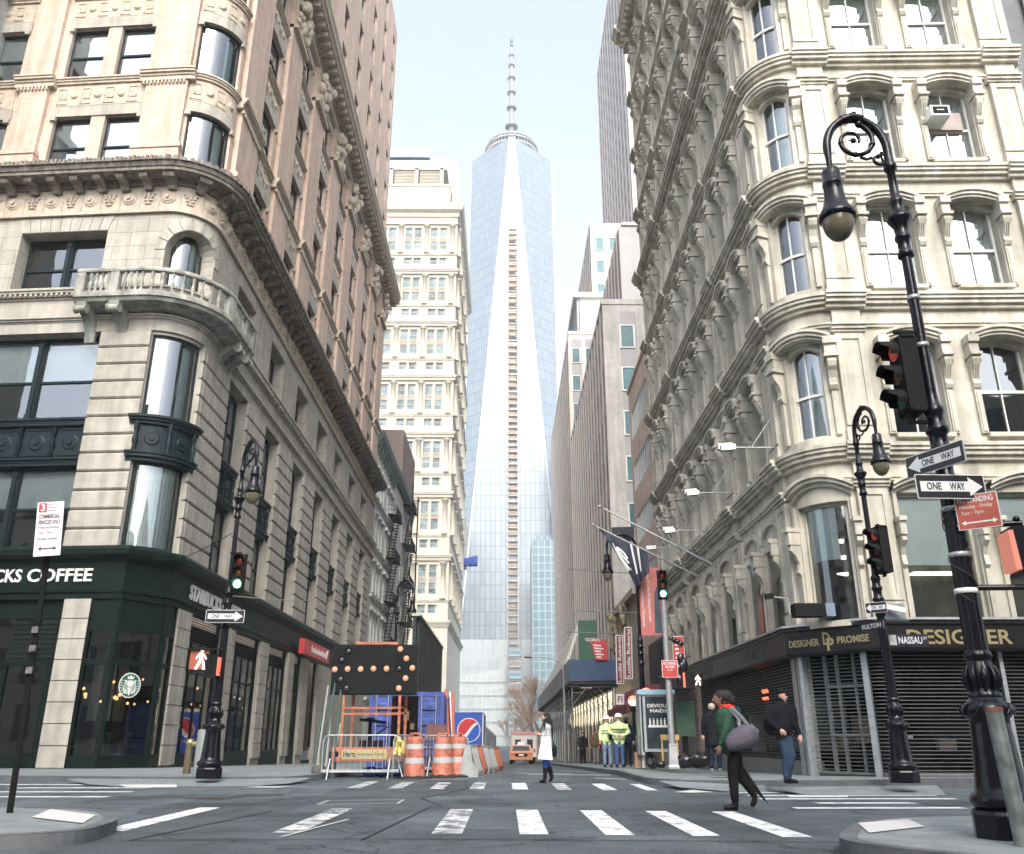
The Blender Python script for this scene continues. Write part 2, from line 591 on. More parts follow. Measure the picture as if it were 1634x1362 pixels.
def ashlar(name, col, bw=1.3, bh=0.66, mortar=0.012, dark=0.45, squash=1.0):
    m = mat(name, col, 0.85, 0.10, 1.6, 0.2, 30, streak=0.2)
    t = m.node_tree
    b = t.nodes['Principled BSDF']
    src = b.inputs['Base Color'].links[0].from_socket
    geo = t.nodes.new('ShaderNodeNewGeometry')
    sp = t.nodes.new('ShaderNodeSeparateXYZ'); t.links.new(geo.outputs['Position'], sp.inputs[0])
    ad = t.nodes.new('ShaderNodeMath'); t.links.new(sp.outputs[0], ad.inputs[0]); t.links.new(sp.outputs[1], ad.inputs[1])
    cb = t.nodes.new('ShaderNodeCombineXYZ'); t.links.new(ad.outputs[0], cb.inputs[0]); t.links.new(sp.outputs[2], cb.inputs[1])
    br = t.nodes.new('ShaderNodeTexBrick')
    br.inputs['Scale'].default_value = 1.0
    br.inputs['Brick Width'].default_value = bw; br.inputs['Row Height'].default_value = bh
    br.inputs['Mortar Size'].default_value = mortar; br.inputs['Mortar Smooth'].default_value = 0.1
    br.inputs['Color1'].default_value = (1, 1, 1, 1); br.inputs['Color2'].default_value = (.9, .9, .9, 1)
    br.inputs['Mortar'].default_value = (dark, dark, dark, 1)
    t.links.new(cb.outputs[0], br.inputs['Vector'])
    mx = t.nodes.new('ShaderNodeMix'); mx.data_type = 'RGBA'; mx.blend_type = 'MULTIPLY'; mx.inputs[0].default_value = 1
    t.links.new(src, mx.inputs[6]); t.links.new(br.outputs[0], mx.inputs[7]); t.links.new(mx.outputs[2], b.inputs['Base Color'])
    return m
M['ashlar'] = ashlar('ashlar_limestone', (0.43, 0.405, 0.355))
M['pinkb'] = ashlar('pink_roman_brick', (0.61, 0.47, 0.385), 0.42, 0.13, 0.008, 0.86)

def ledge(mb, P, s0, s1, z, pr, mi=0, **k):
    # pr: list of (projection, height) steps below z, drawn as one moulded profile
    pts = [(-0.05, 0)]
    pts.append((pr[0][0], 0))
    zz = 0
    for i, (d, h) in enumerate(pr):
        zz -= h
        pts.append((d, zz))
        if i + 1 < len(pr): pts.append((pr[i + 1][0], zz - 0.0))
    pts.append((-0.05, zz))
    mb.fprof(P, s0, s1, [(d, z + q) for d, q in pts], mi, **k)

# ================================================================== left corner building
n1 = math.atan2(-1, -0.08)
CX = -14.3; CY = 31.2 - 0.08 * (CX - 1.6 * 0.0797 + 12.7) + 1.6 * 0.9968
PL = arc_path(16, (CX, CY), 1.6, n1, 0.0, 52, 10)
LA = PL.arc
sF = lambda X: (X + 14.43) / 0.9968
sS = lambda Y: LA + (Y - CY)
END = sS(80.5)
LB = thing('corner_office_building', 'tall corner building of pink brick over rusticated stone with rounded corner above the coffee shop', 'building', (-20, 45, 0.13), world=True)
piersF = [(-23.6, -21.7), (-16.3, -14.43)]
pierS = [(33.0 + 6.13 * k, 36.15 + 6.13 * k) for k in range(8)]
piers = [(sF(a), sF(b)) for a, b in piersF] + [(sS(a), min(sS(b), END)) for a, b in pierS]
bays = [(sF(-21.7), sF(-16.3))] + [(sS(36.15 + 6.13 * k), sS(39.13 + 6.13 * k)) for k in range(7)]
cw = (0.2, LA - 0.2)     # the curved window of the corner

def rusticated():
    b = MB()
    z0, z1 = 7.55, 16.45
    b.fwall(PL, -14, END, z0, z1, [(a, c, z0 + .02, z1 - .02) for a, c in bays] + [(cw[0], cw[1], 7.6, 11.0), (cw[0], cw[1], 12.4, 16.3)], 0.55)
    n = 12; h = (z1 - z0) / n
    for a, c in piers + [(-14, sF(-23.6))][:0]:
        for i in range(n):
            zz = z0 + i * h
            b.fprof(PL, a + .0, c, [(-.02, zz + .03), (.10, zz + .03), (.16, zz + .09), (.16, zz + h - .07), (.10, zz + h - .015), (-.02, zz + h - .015)])
    for i in range(n):
        zz = z0 + i * h
        for a, c in ((0.0, cw[0] - .02), (cw[1] + .02, LA + .02)):
            b.fprof(PL, a, c, [(-.02, zz + .03), (.10, zz + .03), (.15, zz + .09), (.15, zz + h - .07), (.10, zz + h - .015), (-.02, zz + h - .015)])
    b.build('rusticated_wall', M['lime'], LB)
rusticated()

def string_course():
    b = MB()
    ledge(b, PL, -14, END, 18.35, [(.42, .10), (.36, .10), (.25, .12), (.16, .10)])
    b.fbox(PL, -14, END, 17.1, 17.93, -.05, .10)
    ledge(b, PL, -14, END, 17.1, [(.30, .08), (.22, .08), (.15, .06)])
    b.fbox(PL, -14, END, 16.43, 16.88, -.05, .12)
    s = -9.5
    while s < END:
        b.fbox(PL, s, s + .10, 18.02, 18.13, .2, .37)
        s += .22 if s < 12 else .4
    b.build('string_course', M['lime'], LB)
string_course()

W3 = [(sF(-20.7), sF(-16.9))] + [(sS(36.2 + 6.13 * k), sS(39.1 + 6.13 * k)) for k in range(7)]
def third_floor():
    b = MB()
    b.fwall(PL, -14, END, 18.3, 22.1, [(a, c, 18.42, 21.25) for a, c in W3] + [(cw[0] - .05, cw[1] + .05, 18.4, 21.35)], 0.75)
    # round head of the corner window, in a curved plate
    cs, hw = LA / 2, (cw[1] - cw[0]) / 2 + .05
    N = 14
    for i in range(N):
        a0, a1 = math.pi * i / N, math.pi * (i + 1) / N
        p = [cs - hw * math.cos(a0), cs - hw * math.cos(a1)]
        zz = [20.2 + 1.12 * math.sin(a0), 20.2 + 1.12 * math.sin(a1)]
        for dd in (-.02, -.7):
            q = [(*PL.at(p[0], dd), zz[0]), (*PL.at(p[1], dd), zz[1]), (*PL.at(p[1], dd), 21.36), (*PL.at(p[0], dd), 21.36)]
            b.add(q, [(0, 1, 2, 3)])
        q = [(*PL.at(p[0], -.02), zz[0]), (*PL.at(p[1], -.02), zz[1]), (*PL.at(p[1], -.7), zz[1]), (*PL.at(p[0], -.7), zz[0])]
        b.add(q, [(0, 1, 2, 3)])
    b.build('ashlar_wall', M['ashlar'], LB)
    for j, (a, c) in enumerate(W3):
        n = 9 if j == 0 else 5
        if j > 4: continue
        v = MB()
        for i in range(n):
            u0, u1 = i / n, (i + 1) / n
            t = 0.35
            def sx(u, z): return (a + (c - a) * u) + (u - .5) * 2 * t * (z - 21.25) / 1.2
            pts = [(sx(u0, 21.27) + .015, 21.27), (sx(u1, 21.27) - .015, 21.27), (sx(u1, 21.95) - .015, 21.95), (sx(u0, 21.95) + .015, 21.95)]
            f0 = [(*PL.at(s_, .035), z_) for s_, z_ in pts]; f1 = [(*PL.at(s_, -.02), z_) for s_, z_ in pts]
            v.add(f0 + f1, [(0, 1, 2, 3), (0, 4, 5, 1), (1, 5, 6, 2), (2, 6, 7, 3), (3, 7, 4, 0)])
        v.build('flat_arch', M['lime'], LB)
    v = MB()
    # arch stones about the corner window
    cs, hw = LA / 2, (cw[1] - cw[0]) / 2
    for i in range(9):
        a0, a1 = math.pi * i / 9 + .02, math.pi * (i + 1) / 9 - .02
        pts = []
        for (rr, zr, a) in ((hw + .06, 1.14, a1), (hw + .06, 1.14, a0), (hw + .5, 1.72, a0), (hw + .5, 1.72, a1)):
            pts.append((cs - rr * math.cos(a), 20.2 + zr * math.sin(a)))
        f0 = [(*PL.at(s_, .04), z_) for s_, z_ in pts]; f1 = [(*PL.at(s_, -.02), z_) for s_, z_ in pts]
        v.add(f0 + f1, [(3, 2, 1, 0), (1, 5, 4, 0), (2, 6, 5, 1), (3, 7, 6, 2), (0, 4, 7, 3)])
    v.build('round_arch', M['lime'], LB)
third_floor()

def frieze():
    b = MB()
    b.fbox(PL, -14, END, 22.05, 23.30, -.05, .08)
    b.fbox(PL, -14, END, 22.00, 22.13, .05, .16)
    s, k = -9.0, 0
    while s < END - .5:
        if s < 22 or k % 1 == 0:
            mtx = PL.frame(s + .4, 22.72, .08)
            if k % 2 == 0:
                for (r_, d0, d1) in ((.33, 0, .05), (.24, .05, .1), (.1, .1, .17)):
                    n = 12 if s < 14 else 8
                    c = [mtx @ Vector((r_ * math.cos(2 * math.pi * i / n), -d0, r_ * math.sin(2 * math.pi * i / n))) for i in range(n)]
                    c2 = [mtx @ Vector((r_ * .85 * math.cos(2 * math.pi * i / n), -d1, r_ * .85 * math.sin(2 * math.pi * i / n))) for i in range(n)]
                    b.add(c + c2, [(i, (i + 1) % n, n + (i + 1) % n, n + i) for i in range(n)] + [tuple(range(n, 2 * n))], 0)
            else:
                for (dx, dz, ww, hh) in ((0, .12, .09, .36), (-.17, .1, .09, .2), (.17, .1, .09, .2), (-.24, .2, .1, .08), (.24, .2, .1, .08), (0, -.12, .4, .07), (0, -.24, .12, .16), (-.1, -.26, .06, .1), (.1, -.26, .06, .1)):
                    p = [mtx @ Vector((dx + sx * ww / 2, 0, dz + sz * hh / 2)) for sx, sz in ((-1, -1), (1, -1), (1, 1), (-1, 1))]
                    q = [mtx @ Vector((dx + sx * ww / 2.6, -.07, dz + sz * hh / 2.6)) for sx, sz in ((-1, -1), (1, -1), (1, 1), (-1, 1))]
                    b.hexa(p, q)
        # panel edge
        b.fbox(PL, s - .03, s + .03, 22.15, 23.27, .08, .115)
        s += .86; k += 1
    b.build('frieze', M['terra'], LB)
    c = MB()
    c.fprof(PL, -14, END, [(-.05, 23.30), (.22, 23.30), (.22, 23.43), (.32, 23.43), (.32, 23.51), (1.0, 23.51), (1.0, 23.67), (1.06, 23.67), (1.14, 23.87), (1.2, 23.87), (1.2, 23.97), (-.05, 24.20)])
    s = -9.2
    while s < END - .3:                      # modillions
        c.fprof(PL, s, s + .34, [(.1, 23.07), (.26, 23.05), (.34, 23.17), (.5, 23.29), (.8, 23.31), (.86, 23.40), (.86, 23.52), (.1, 23.52)])
        s += 1.02
    s = -9.2
    while s < END:                           # leaf cresting along the edge
        p, q = PL.at(s, 1.2), PL.at(s + .12, 1.2)
        c.fbox(PL, s, s + .11, 23.85, 24.05 + .03 * math.sin(s * 9), 1.1, 1.24)
        s += .19 if s < 14 else .38
    c.build('main_cornice', M['grime'], LB)
frieze()

# upper, pink part
FL = [(24.3, 27.3), (29.4, 32.4), (34.45, 37.3), (39.3, 42.0)]
fw = [(sF(-24.3), sF(-22.55)), (sF(-20.40), sF(-18.67)), (sF(-18.03), sF(-16.4))]
sw = [(sS(36.6 + 6.13 * k), sS(38.7 + 6.13 * k)) for k in range(7)]
ZTOP = 43.4
def upper():
    ops = []
    for (z0, z1) in FL:
        for a, c in fw + sw: ops.append((a, c, z0, z1))
        ops.append((cw[0], cw[1], z0, z1))
    b = MB()
    b.fwall(PL, -14, END, 24.05, ZTOP, ops, 0.3)
    b.build('brick_wall', M['pinkb'], LB)
    for a, c in [(sF(-22.15), sF(-20.85)), (sF(-16.25), sF(-14.35))] + [(sS(33.2 + 6.13 * k), sS(35.95 + 6.13 * k)) for k in range(8)]:
        c = min(c, END); p = MB()
        p.fbox(PL, a, c, 24.05, ZTOP, -.02, .22)
        p.fbox(PL, a - .1, c + .1, 24.6, 25.15, -.02, .34)
        p.fbox(PL, a - .14, c + .14, 25.15, 25.35, -.02, .40)
        p.fbox(PL, a - .08, c + .08, 25.35, 25.5, -.02, .31)
        p.build('giant_pilaster', M['pinkb'], LB)
    for i, (z0, z1) in enumerate(FL):
        zt = z1
        nx = FL[i + 1][0] if i + 1 < len(FL) else ZTOP
        for a, c in [(fw[0][0] - 1.5, fw[0][1] + .1), (fw[1][0] - .15, fw[2][1] + .15), (cw[0] - .12, cw[1] + .12)] + [(x - .3, y + .3) for x, y in sw]:
            t = MB()
            t.fbox(PL, a, c, zt + .0, zt + .55, -.02, .06, 1)
            if i < 3:
                t.fbox(PL, a + .05, c - .05, zt + .6, nx - .42, -.02, .03)
                ledge(t, PL, a - .1, c + .1, nx - .02, [(.22, .08), (.16, .1), (.1, .12)])
                # fret ornament
                s = a + .12; z_a, z_b = zt + .68, nx - .5; k = 0
                far = a > 16
                while s + .5 < c - .05:
                    hh = z_b - z_a
                    if k % 2 == 0 and not far:
                        for (x0, x1, y0, y1) in ((0, .5, .0, .05), (0, .05, 0, .9), (0, .42, .9, .95), (.38, .43, .3, .9), (.14, .43, .3, .35), (.14, .19, .3, .65)):
                            t.fbox(PL, s + x0, s + x1, z_a + y0 * hh, z_a + (y1 if y1 > y0 + .01 else y0 + .05) * hh, .03, .065)
                    else:
                        m4 = PL.frame(s + .25, (z_a + z_b) / 2, .03)
                        n = 8
                        c1 = [m4 @ Vector((.2 * math.cos(math.pi * i_ / 4), 0, .2 * math.sin(math.pi * i_ / 4))) for i_ in range(n)]
                        c2 = [m4 @ Vector((.12 * math.cos(math.pi * i_ / 4), -.09, .12 * math.sin(math.pi * i_ / 4))) for i_ in range(n)]
                        t.add(c1 + c2, [(i_, (i_ + 1) % n, n + (i_ + 1) % n, n + i_) for i_ in range(n)] + [tuple(range(n, 2 * n))])
                    s += .55; k += 1
            # little column capitals at the window sides
            for q in (a + .02, c - .26):
                t.fbox(PL, q, q + .24, zt - .22, zt, -.02, .13, 1)
            t.build('spandrel_panel', [M['terra'], M['lime']], LB)
        if i == 0:
            for a, c in [(sF(-22.15), sF(-20.85)), (sF(-16.25), sF(-14.35))] + [(sS(33.2 + 6.13 * k), sS(35.95 + 6.13 * k)) for k in range(8)]:
                c = min(c, END); t = MB()
                ledge(t, PL, a - .28, c + .28, nx + .02, [(.5, .09), (.45, .12), (.36, .12), (.3, .22)])
                s = a - .12
                while s < c:
                    t.fbox(PL, s, s + .08, nx - .72, nx - .54, .2, .33); s += .17
                t.build('pilaster_capital', M['terra'], LB)
    for i, (z0, z1) in enumerate(FL):
        for a, c in fw: put_window(PL, (a + c) / 2, z0, -.2, c - a, z1 - z0, 'dark', LB, var=1)
        for a, c in sw: put_window(PL, (a + c) / 2, z0, -.2, c - a, z1 - z0, 'dark', LB)
upper()

def top_cornice():
    b = MB()
    s0 = -14
    b.fbox(PL, s0, END, 42.9, 43.4, -.02, .3)
    b.fprof(PL, s0, END, [(-.05, 43.4), (.45, 43.4), (.45, 43.6), (.6, 43.6), (.6, 43.75), (1.25, 43.8), (1.3, 43.95), (1.45, 44.05), (1.5, 44.3), (1.6, 44.45), (1.6, 44.6), (-.05, 45.0)])
    s = sS(33.0)
    while s < END:
        b.fbox(PL, s, s + .22, 43.45, 43.8, .3, 1.15); b.fbox(PL, s + .42, s + .5, 43.42, 43.6, .3, .62)
        s += .8
    b.build('top_cornice', M['terra'], LB)
    for k in range(8):
        a = sS(33.3 + 6.13 * k)
        e = MB()
        for i in range(26):
            r_ = random.Random(k * 40 + i)
            m4 = PL.frame(min(a + .15 + 2.3 * r_.random(), END - .3), 40.6 + 2.3 * (i / 26), .25)
            c = m4 @ Vector((0, -.1 - .5 * (i / 26) * r_.random(), 0))
            e.ball(c, .17 + .17 * r_.random(), 4, 0, (1, 1, 1.3))
        e.fbox(PL, a - .1, min(a + 2.75, END), 40.1, 40.35, -.02, .5)
        e.fbox(PL, a + .1, min(a + 2.5, END), 40.35, 42.9, -.02, .35)
        e.build('carved_capital', M['terra'], LB)
top_cornice()

def attic():
    q = Path([(-34, 34.5), (-13.1, 33.2), (-13.1, 80.5), (-34, 80.5)]).zero_at(2)
    b = MB(); s0 = -(80.5 - 33.2)
    ops = []
    for k in range(8):
        for j in range(8):
            s = s0 + 3.2 + k * 5.9; z = 47.0 + j * 4.0
            ops.append((s, s + 1.7, z, z + 2.5))
    b.fwall(q, s0, 0, 44.7, 80, ops, .35)
    b.fwall(q, 0, 20, 44.7, 80, [], .3)
    b.fwall(q, s0 - 20.9, s0, 44.7, 80, [], .3)
    b.fwall(q, 0, 20, 0, 44.7, [], .3)
    b.build('attic_wall', M['pinkb'], LB)
    for (a, c, z0, z1) in ops:
        put_window(q, (a + c) / 2, z0, -.25, c - a, z1 - z0, 'dark', LB, 'attic_window')
attic()

def lower_windows():
    for j, (a, c) in enumerate(bays):
        wd = c - a
        put_window(PL, (a + c) / 2, 7.7, -.42, wd, 3.2, 'dbl', LB, var=random.choice([1, 2, 1, 3]))
        put_window(PL, (a + c) / 2, 12.75, -.42, wd, 3.65, 'dbl', LB, var=random.choice([1, 2, 1, 1]))
        s = MB()
        s.fbox(PL, a, c, 10.88, 12.75, -.45, -.2)
        ledge(s, PL, a, c, 12.8, [(.02, .10), (-.04, .1), (-.1, .1)]); ledge(s, PL, a, c, 11.15, [(.05, .08), (-.02, .1), (-.08, .12)])
        n = 4 if wd > 4 else 2
        for i in range(n):
            x0 = a + wd * i / n; x1 = a + wd * (i + 1) / n
            m4 = PL.frame((x0 + x1) / 2, 11.83, -.2)
            for (rr, d0, d1) in ((.34, 0, .04), (.26, .04, .02), (.13, .02, .1)):
                N = 12
                c1 = [m4 @ Vector((rr * math.cos(2 * math.pi * q / N), -d0, rr * math.sin(2 * math.pi * q / N))) for q in range(N)]
                c2 = [m4 @ Vector((rr * .8 * math.cos(2 * math.pi * q / N), -d1, rr * .8 * math.sin(2 * math.pi * q / N))) for q in range(N)]
                s.add(c1 + c2, [(q, (q + 1) % N, N + (q + 1) % N, N + q) for q in range(N)] + [tuple(range(N, 2 * N))])
            s.fbox(PL, x0 + .18, x1 - .18, 12.33, 12.38, -.2, -.16); s.fbox(PL, x0 + .18, x1 - .18, 11.28, 11.33, -.2, -.16)
            for q in (x0, x1):
                x, y = PL.at(min(max(q, a + .1), c - .1), -.14)
                s.lathe([(.05, 11.2), (.09, 11.3), (.06, 11.45), (.1, 11.65), (.1, 11.8), (.05, 11.95), (.08, 12.1), (.1, 12.3), (.1, 12.45)], (x, y, 0), 8)
        s.build('cast_iron_spandrel', M['cast'], LB)
    for a, c in W3:
        o = put_window(PL, (a + c) / 2, 18.45, -.62, c - a - .05, 2.78, 'dbl', LB, var=random.choice([0, 1, 3]))
    # curved windows of the corner, floor by floor
    for z0, z1, d, cur in [(7.6, 11.0, -.15, 1), (12.4, 16.3, -.15, 0), (18.4, 21.3, -.6, 0)] + [(a, b, -.16, 0) for a, b in FL]:
        f = MB(); s0, s1 = cw[0], cw[1]
        f.fbox(PL, s0, s0 + .09, z0, z1, d - .06, d + .04); f.fbox(PL, s1 - .09, s1, z0, z1, d - .06, d + .04)
        f.fbox(PL, s0, s1, z1 - .1, z1, d - .06, d + .04); f.fbox(PL, s0, s1, z0, z0 + .12, d - .06, d + .04)
        k = 20
        if cur:        # pleated curtain
            for i in range(k):
                a = s0 + .1 + (s1 - s0 - .2) * i / k; b_ = s0 + .1 + (s1 - s0 - .2) * (i + .86) / k
                f.fbox(PL, a, b_, z0 + .1, z1 - .1, d - .22, d - .17 - .02 * (i % 2), 1)
        else:
            for (u0, u1) in ((.05, .3), (.68, .95)):
                f.fbox(PL, s0 + (s1 - s0) * u0, s0 + (s1 - s0) * u1, z0 + .1, z1 - .1, d - .3, d - .26, 1)
        f.fbox(PL, s0, s1, z0, z1, d - .6, d - .55, 2)
        o = f.build('curved_window', [M['cast'], M['curtain'], M['dark']], LB)
        g = MB(); ss = PL.samples(s0 + .09, s1 - .09)
        vs = []
        for q in ss: vs += [(*PL.at(q, d), z0 + .1), (*PL.at(q, d), z1 - .1)]
        g.add(vs, [(2 * i, 2 * i + 2, 2 * i + 3, 2 * i + 1) for i in range(len(ss) - 1)], 0, True)
        g.build('pane', M['glassclear' if cur else 'glassd'], o)
    s = MB()           # curved cast iron spandrel at the corner
    s.fbox(PL, cw[0] - .05, cw[1] + .05, 11.0, 12.4, -.4, .12)
    ledge(s, PL, cw[0] - .25, cw[1] + .25, 12.75, [(.42, .1), (.34, .1), (.24, .12)]); ledge(s, PL, cw[0] - .22, cw[1] + .22, 11.3, [(.36, .08), (.3, .14), (.2, .14)])
    for q in (cw[0] + .02, (cw[0] + cw[1]) / 2, cw[1] - .02):
        x, y = PL.at(q, .2)
        s.lathe([(.06, 11.2), (.1, 11.35), (.07, 11.5), (.11, 11.7), (.11, 11.85), (.05, 12.0), (.1, 12.2), (.1, 12.5)], (x, y, 0), 10)
    for q in (cw[0] + (cw[1] - cw[0]) * .25, cw[0] + (cw[1] - cw[0]) * .75):
        m4 = PL.frame(q, 11.85, .12)
        for (rr, d0, d1) in ((.28, 0, .05), (.2, .05, .02), (.1, .02, .1)):
            N = 14
            c1 = [m4 @ Vector((rr * math.cos(2 * math.pi * i / N), -d0, rr * math.sin(2 * math.pi * i / N))) for i in range(N)]
            c2 = [m4 @ Vector((rr * .85 * math.cos(2 * math.pi * i / N), -d1, rr * .85 * math.sin(2 * math.pi * i / N))) for i in range(N)]
            s.add(c1 + c2, [(i, (i + 1) % N, N + (i + 1) % N, N + i) for i in range(N)] + [tuple(range(N, 2 * N))])
    s.build('cast_iron_spandrel', M['cast'], LB)
lower_windows()

def balcony():
    s0, s1 = sF(-17.1), sS(35.9)
    b = MB()
    D = lambda s: 1.15
    b.fprof(PL, s0, s1, [(-.05, 17.15), (.5, 17.2), (1.05, 17.3), (1.12, 17.42), (1.2, 17.45), (1.2, 17.6), (-.05, 17.6)])
    b.fprof(PL, s0, s1, [(1.0, 17.6), (1.14, 17.6), (1.14, 17.72), (1.0, 17.72)])
    b.fprof(PL, s0, s1, [(.96, 18.55), (1.2, 18.55), (1.22, 18.62), (1.18, 18.72), (.98, 18.72)])
    for q in (s0, s1):      # returns to the wall
        e = .16 if q == s0 else -.16
        b.fbox(PL, min(q, q + e), max(q, q + e), 18.55, 18.7, 0, 1.0); b.fbox(PL, min(q, q + e), max(q, q + e), 17.6, 17.72, 0, 1.0)
    piers_ = [s0, s0 + 1.4, LA / 2 + .9, s1 - 1.5, s1 - .36]
    for q in piers_:
        b.fbox(PL, q, q + .36, 17.6, 18.58, .93, 1.18)
    o = b.build('balcony', M['lime2'], LB)
    s = s0 + .1
    bme = MB().lathe([(.07, 0), (.07, .06), (.04, .12), (.09, .30), (.085, .38), (.035, .53), (.06, .66), (.08, .76), (.08, .83)], (0, 0, 0), 8).mesh('baluster', M['lime2'])
    while s < s1 - .1:
        if not any(q - .12 < s < q + .48 for q in piers_):
            x, y = PL.at(s, 1.07)
            link('baluster', bme, o, Matrix.Translation((x, y, 17.72)))
        s += .235
    for q in (s0 + .12, s0 + 1.45, s1 - 1.75, s1 - .6):
        k = MB()
        prof = [(0, 15.9)]
        for i in range(11):
            t = i / 10
            prof.append((.12 + .95 * t ** 2.2, 15.95 + 1.2 * t ** .8))
        prof += [(1.1, 17.3), (0, 17.3)]
        k.fprof(PL, q, q + .42, prof)
        m4 = PL.frame(q + .21, 17.0, 1.0)
        x, y = PL.at(q + .21, .98)
        for sgn in (-1, 1):
            p = m4 @ Vector((sgn * .25, 0, 0)); r_ = m4 @ Vector((sgn * .2, 0, 0))
            k.tube([p, r_], .19, 10)
        p = m4 @ Vector((-.24, 0, 0)); r_ = m4 @ Vector((.24, 0, 0)); k.tube([p, r_], .15, 10)
        k.build('scroll_bracket', M['lime2'], o)
balcony()

# ---- coffee shop front
PSH = Path([(-30.0, 31.2 + .08 * 17.3), (-13.85, 31.29), (-12.7, 32.95), (-12.7, 80.5)]).zero_at(1)
K2 = PSH.q[2] - PSH.off
sh = lambda Y: K2 + (Y - 32.95)
shF = lambda X: (X + 13.85) / .9968
def slope(y): return -0.028 * max(0, y - 36)
def shopfront():
    b = MB()
    E2 = sh(55.5)
    b.fprof(PSH, -14, sh(80), [(-.3, 5.75), (.0, 5.75), (.0, 5.95), (.08, 5.98), (.08, 6.1), (.02, 6.14), (.02, 7.1), (.1, 7.12), (.16, 7.2), (.4, 7.3), (.42, 7.5), (.36, 7.62), (-.3, 7.66)])
    s = -9
    while s < 10:
        b.fbox(PSH, s, s + .05, 6.0, 6.07, .06, .1); s += .1
    b.build('shop_fascia', M['greenp'], LB)
    for a, c in [(shF(-15.95), shF(-14.95)), (sh(33.9), sh(35.3)), (sh(39.6), sh(41.3)), (sh(45.9), sh(47.4)), (sh(51.9), sh(53.3)), (sh(55.7), sh(57.3))]:
        n = 8; h = 5.7 / n; st = MB()
        st.fbox(PSH, a, c, -.6, 5.75, -.3, -.03)
        for i in range(n):
            st.fbox(PSH, a, c, .05 + i * h + .02, .05 + (i + 1) * h - .012, -.05, .06)
        st.build('shop_pier', M['lime'], LB)
    st = MB()
    st.fbox(PSH, sh(60.4), sh(80.5), -1.5, 5.75, -.3, .0)
    for i in range(7):
        for a, c in ((60.5, 62.7), (62.75, 65), (65.05, 68), (68.05, 71)):
            st.fbox(PSH, sh(a), sh(c), -1.2 + i * .98, -1.2 + (i + .97) * .98, -.02, .05)
    st.build('stone_wall', M['lime'], LB)
    spans = [(-13, shF(-15.95), 'door'), (shF(-14.95), 0.0, 'win'), (0.0, K2, 'win'), (K2, sh(33.9), 'win'), (sh(35.3), sh(39.6), 'side'), (sh(41.3), sh(45.9), 'side'), (sh(47.4), sh(51.9), 'side'), (sh(53.3), sh(55.7), 'side'), (sh(57.3), sh(60.4), 'dark')]
    for a, c, kind in spans:
        f = MB(); g = MB()
        d = -.12 if kind == 'win' else -.25
        zb = -.5 if a > 8 else .05
        top = 5.75
        f.fbox(PSH, a, c, zb, .45 if kind != 'dark' else -.3, d - .12, d + .10)
        f.fbox(PSH, a, a + .13, .45, top, d - .08, d + .08); f.fbox(PSH, c - .13, c, .45, top, d - .08, d + .08)
        if kind == 'win':
            f.fbox(PSH, a, c, 4.75, top, d - .05, d + .04)
            f.fbox(PSH, a + .13, c - .13, 3.45, 3.62, d - .05, d + .06); f.fbox(PSH, a + .13, c - .13, 4.62, 4.76, d - .05, d + .08)
            rects = [(a + .13, c - .13, .45, 3.45), (a + .13, c - .13, 3.62, 4.62)]
        elif kind == 'side' or kind == 'door':
            if kind == 'side':
                z = 4.75
                while z < 5.7:                                       # louvre above the windows
                    f.fprof(PSH, a + .13, c - .13, [(d - .12, z + .03), (d - .12, z + .06), (d + .04, z), (d + .04, z - .03)]); z += .115
                f.fbox(PSH, a, c, 4.72, 4.75, d - .1, d + .07)
                f.fbox(PSH, a, c, 3.5, 3.58, d - .05, d + .05)
                n = 4
                for i in range(1, n):
                    q = a + (c - a) * i / n; f.fbox(PSH, q - .03, q + .03, .45, 4.72, d - .05, d + .05)
                rects = [(a + .13, c - .13, .45, 4.72)]
            else:
                f.fbox(PSH, shF(-17.7), shF(-16.1), 3.55, 5.2, d - .12, d - .08, 1)
                z = 3.7
                while z < 5.1:
                    f.fprof(PSH, shF(-17.7), shF(-16.1), [(d - .08, z + .06), (d - .08, z + .09), (d + .05, z), (d + .05, z - .03)]); z += .17
                f.fbox(PSH, a, c, 5.1, top, d - .1, d + .05)
                f.fbox(PSH, a, c, 3.45, 3.6, d - .06, d + .06)
                for q in (-17.75, -19.1, -20.4, -16.15):
                    f.fbox(PSH, shF(q) - .06, shF(q) + .06, .05, 3.5, d - .05, d + .06)
                for q in (-17.9, -17.6):
                    x, y = PSH.at(shF(q), d + .16)
                    f.tube([(x, y, 1.0), (x, y, 1.45)], .018, 6, 2)
                rects = [(a + .13, c - .13, .35, 5.1)]
        else:
            rects = []
            f.fbox(PSH, a, c, -.3, top, d - 1.3, d - 1.2, 3)
        f.fbox(PSH, a, c, .0, top, d - 3.3, d - 3.2, 3)
        # things seen inside: pale columns, a counter, stools, lamps
        if kind in ('win', 'side'):
            m_ = (a + c) / 2
            f.fbox(PSH, m_ - .05, m_ + .35, 1.6, 4.4, d - 1.9, d - 1.6, 5)
            f.fbox(PSH, a + .2, c - .2, .1, 1.0, d - 2.4, d - 2.2, 6)
            f.fbox(PSH, m_ - .6, m_ - .56, .1, 1.2, d - .9, d - .86, 4); f.fbox(PSH, m_ - .25, m_ - .21, .1, 1.2, d - .9, d - .86, 4); f.fbox(PSH, m_ - .6, m_ - .21, 1.05, 1.2, d - .9, d - .86, 4); f.fbox(PSH, m_ - .6, m_ - .21, .7, .74, d - .9, d - .5, 4)
        o = f.build('shop_window' if kind != 'door' else 'shop_door', [M['greenp'], M['blk'], M['steel'], M['dark'], M['steeld'], M['lime'], M['brick']], LB)
        l = MB()
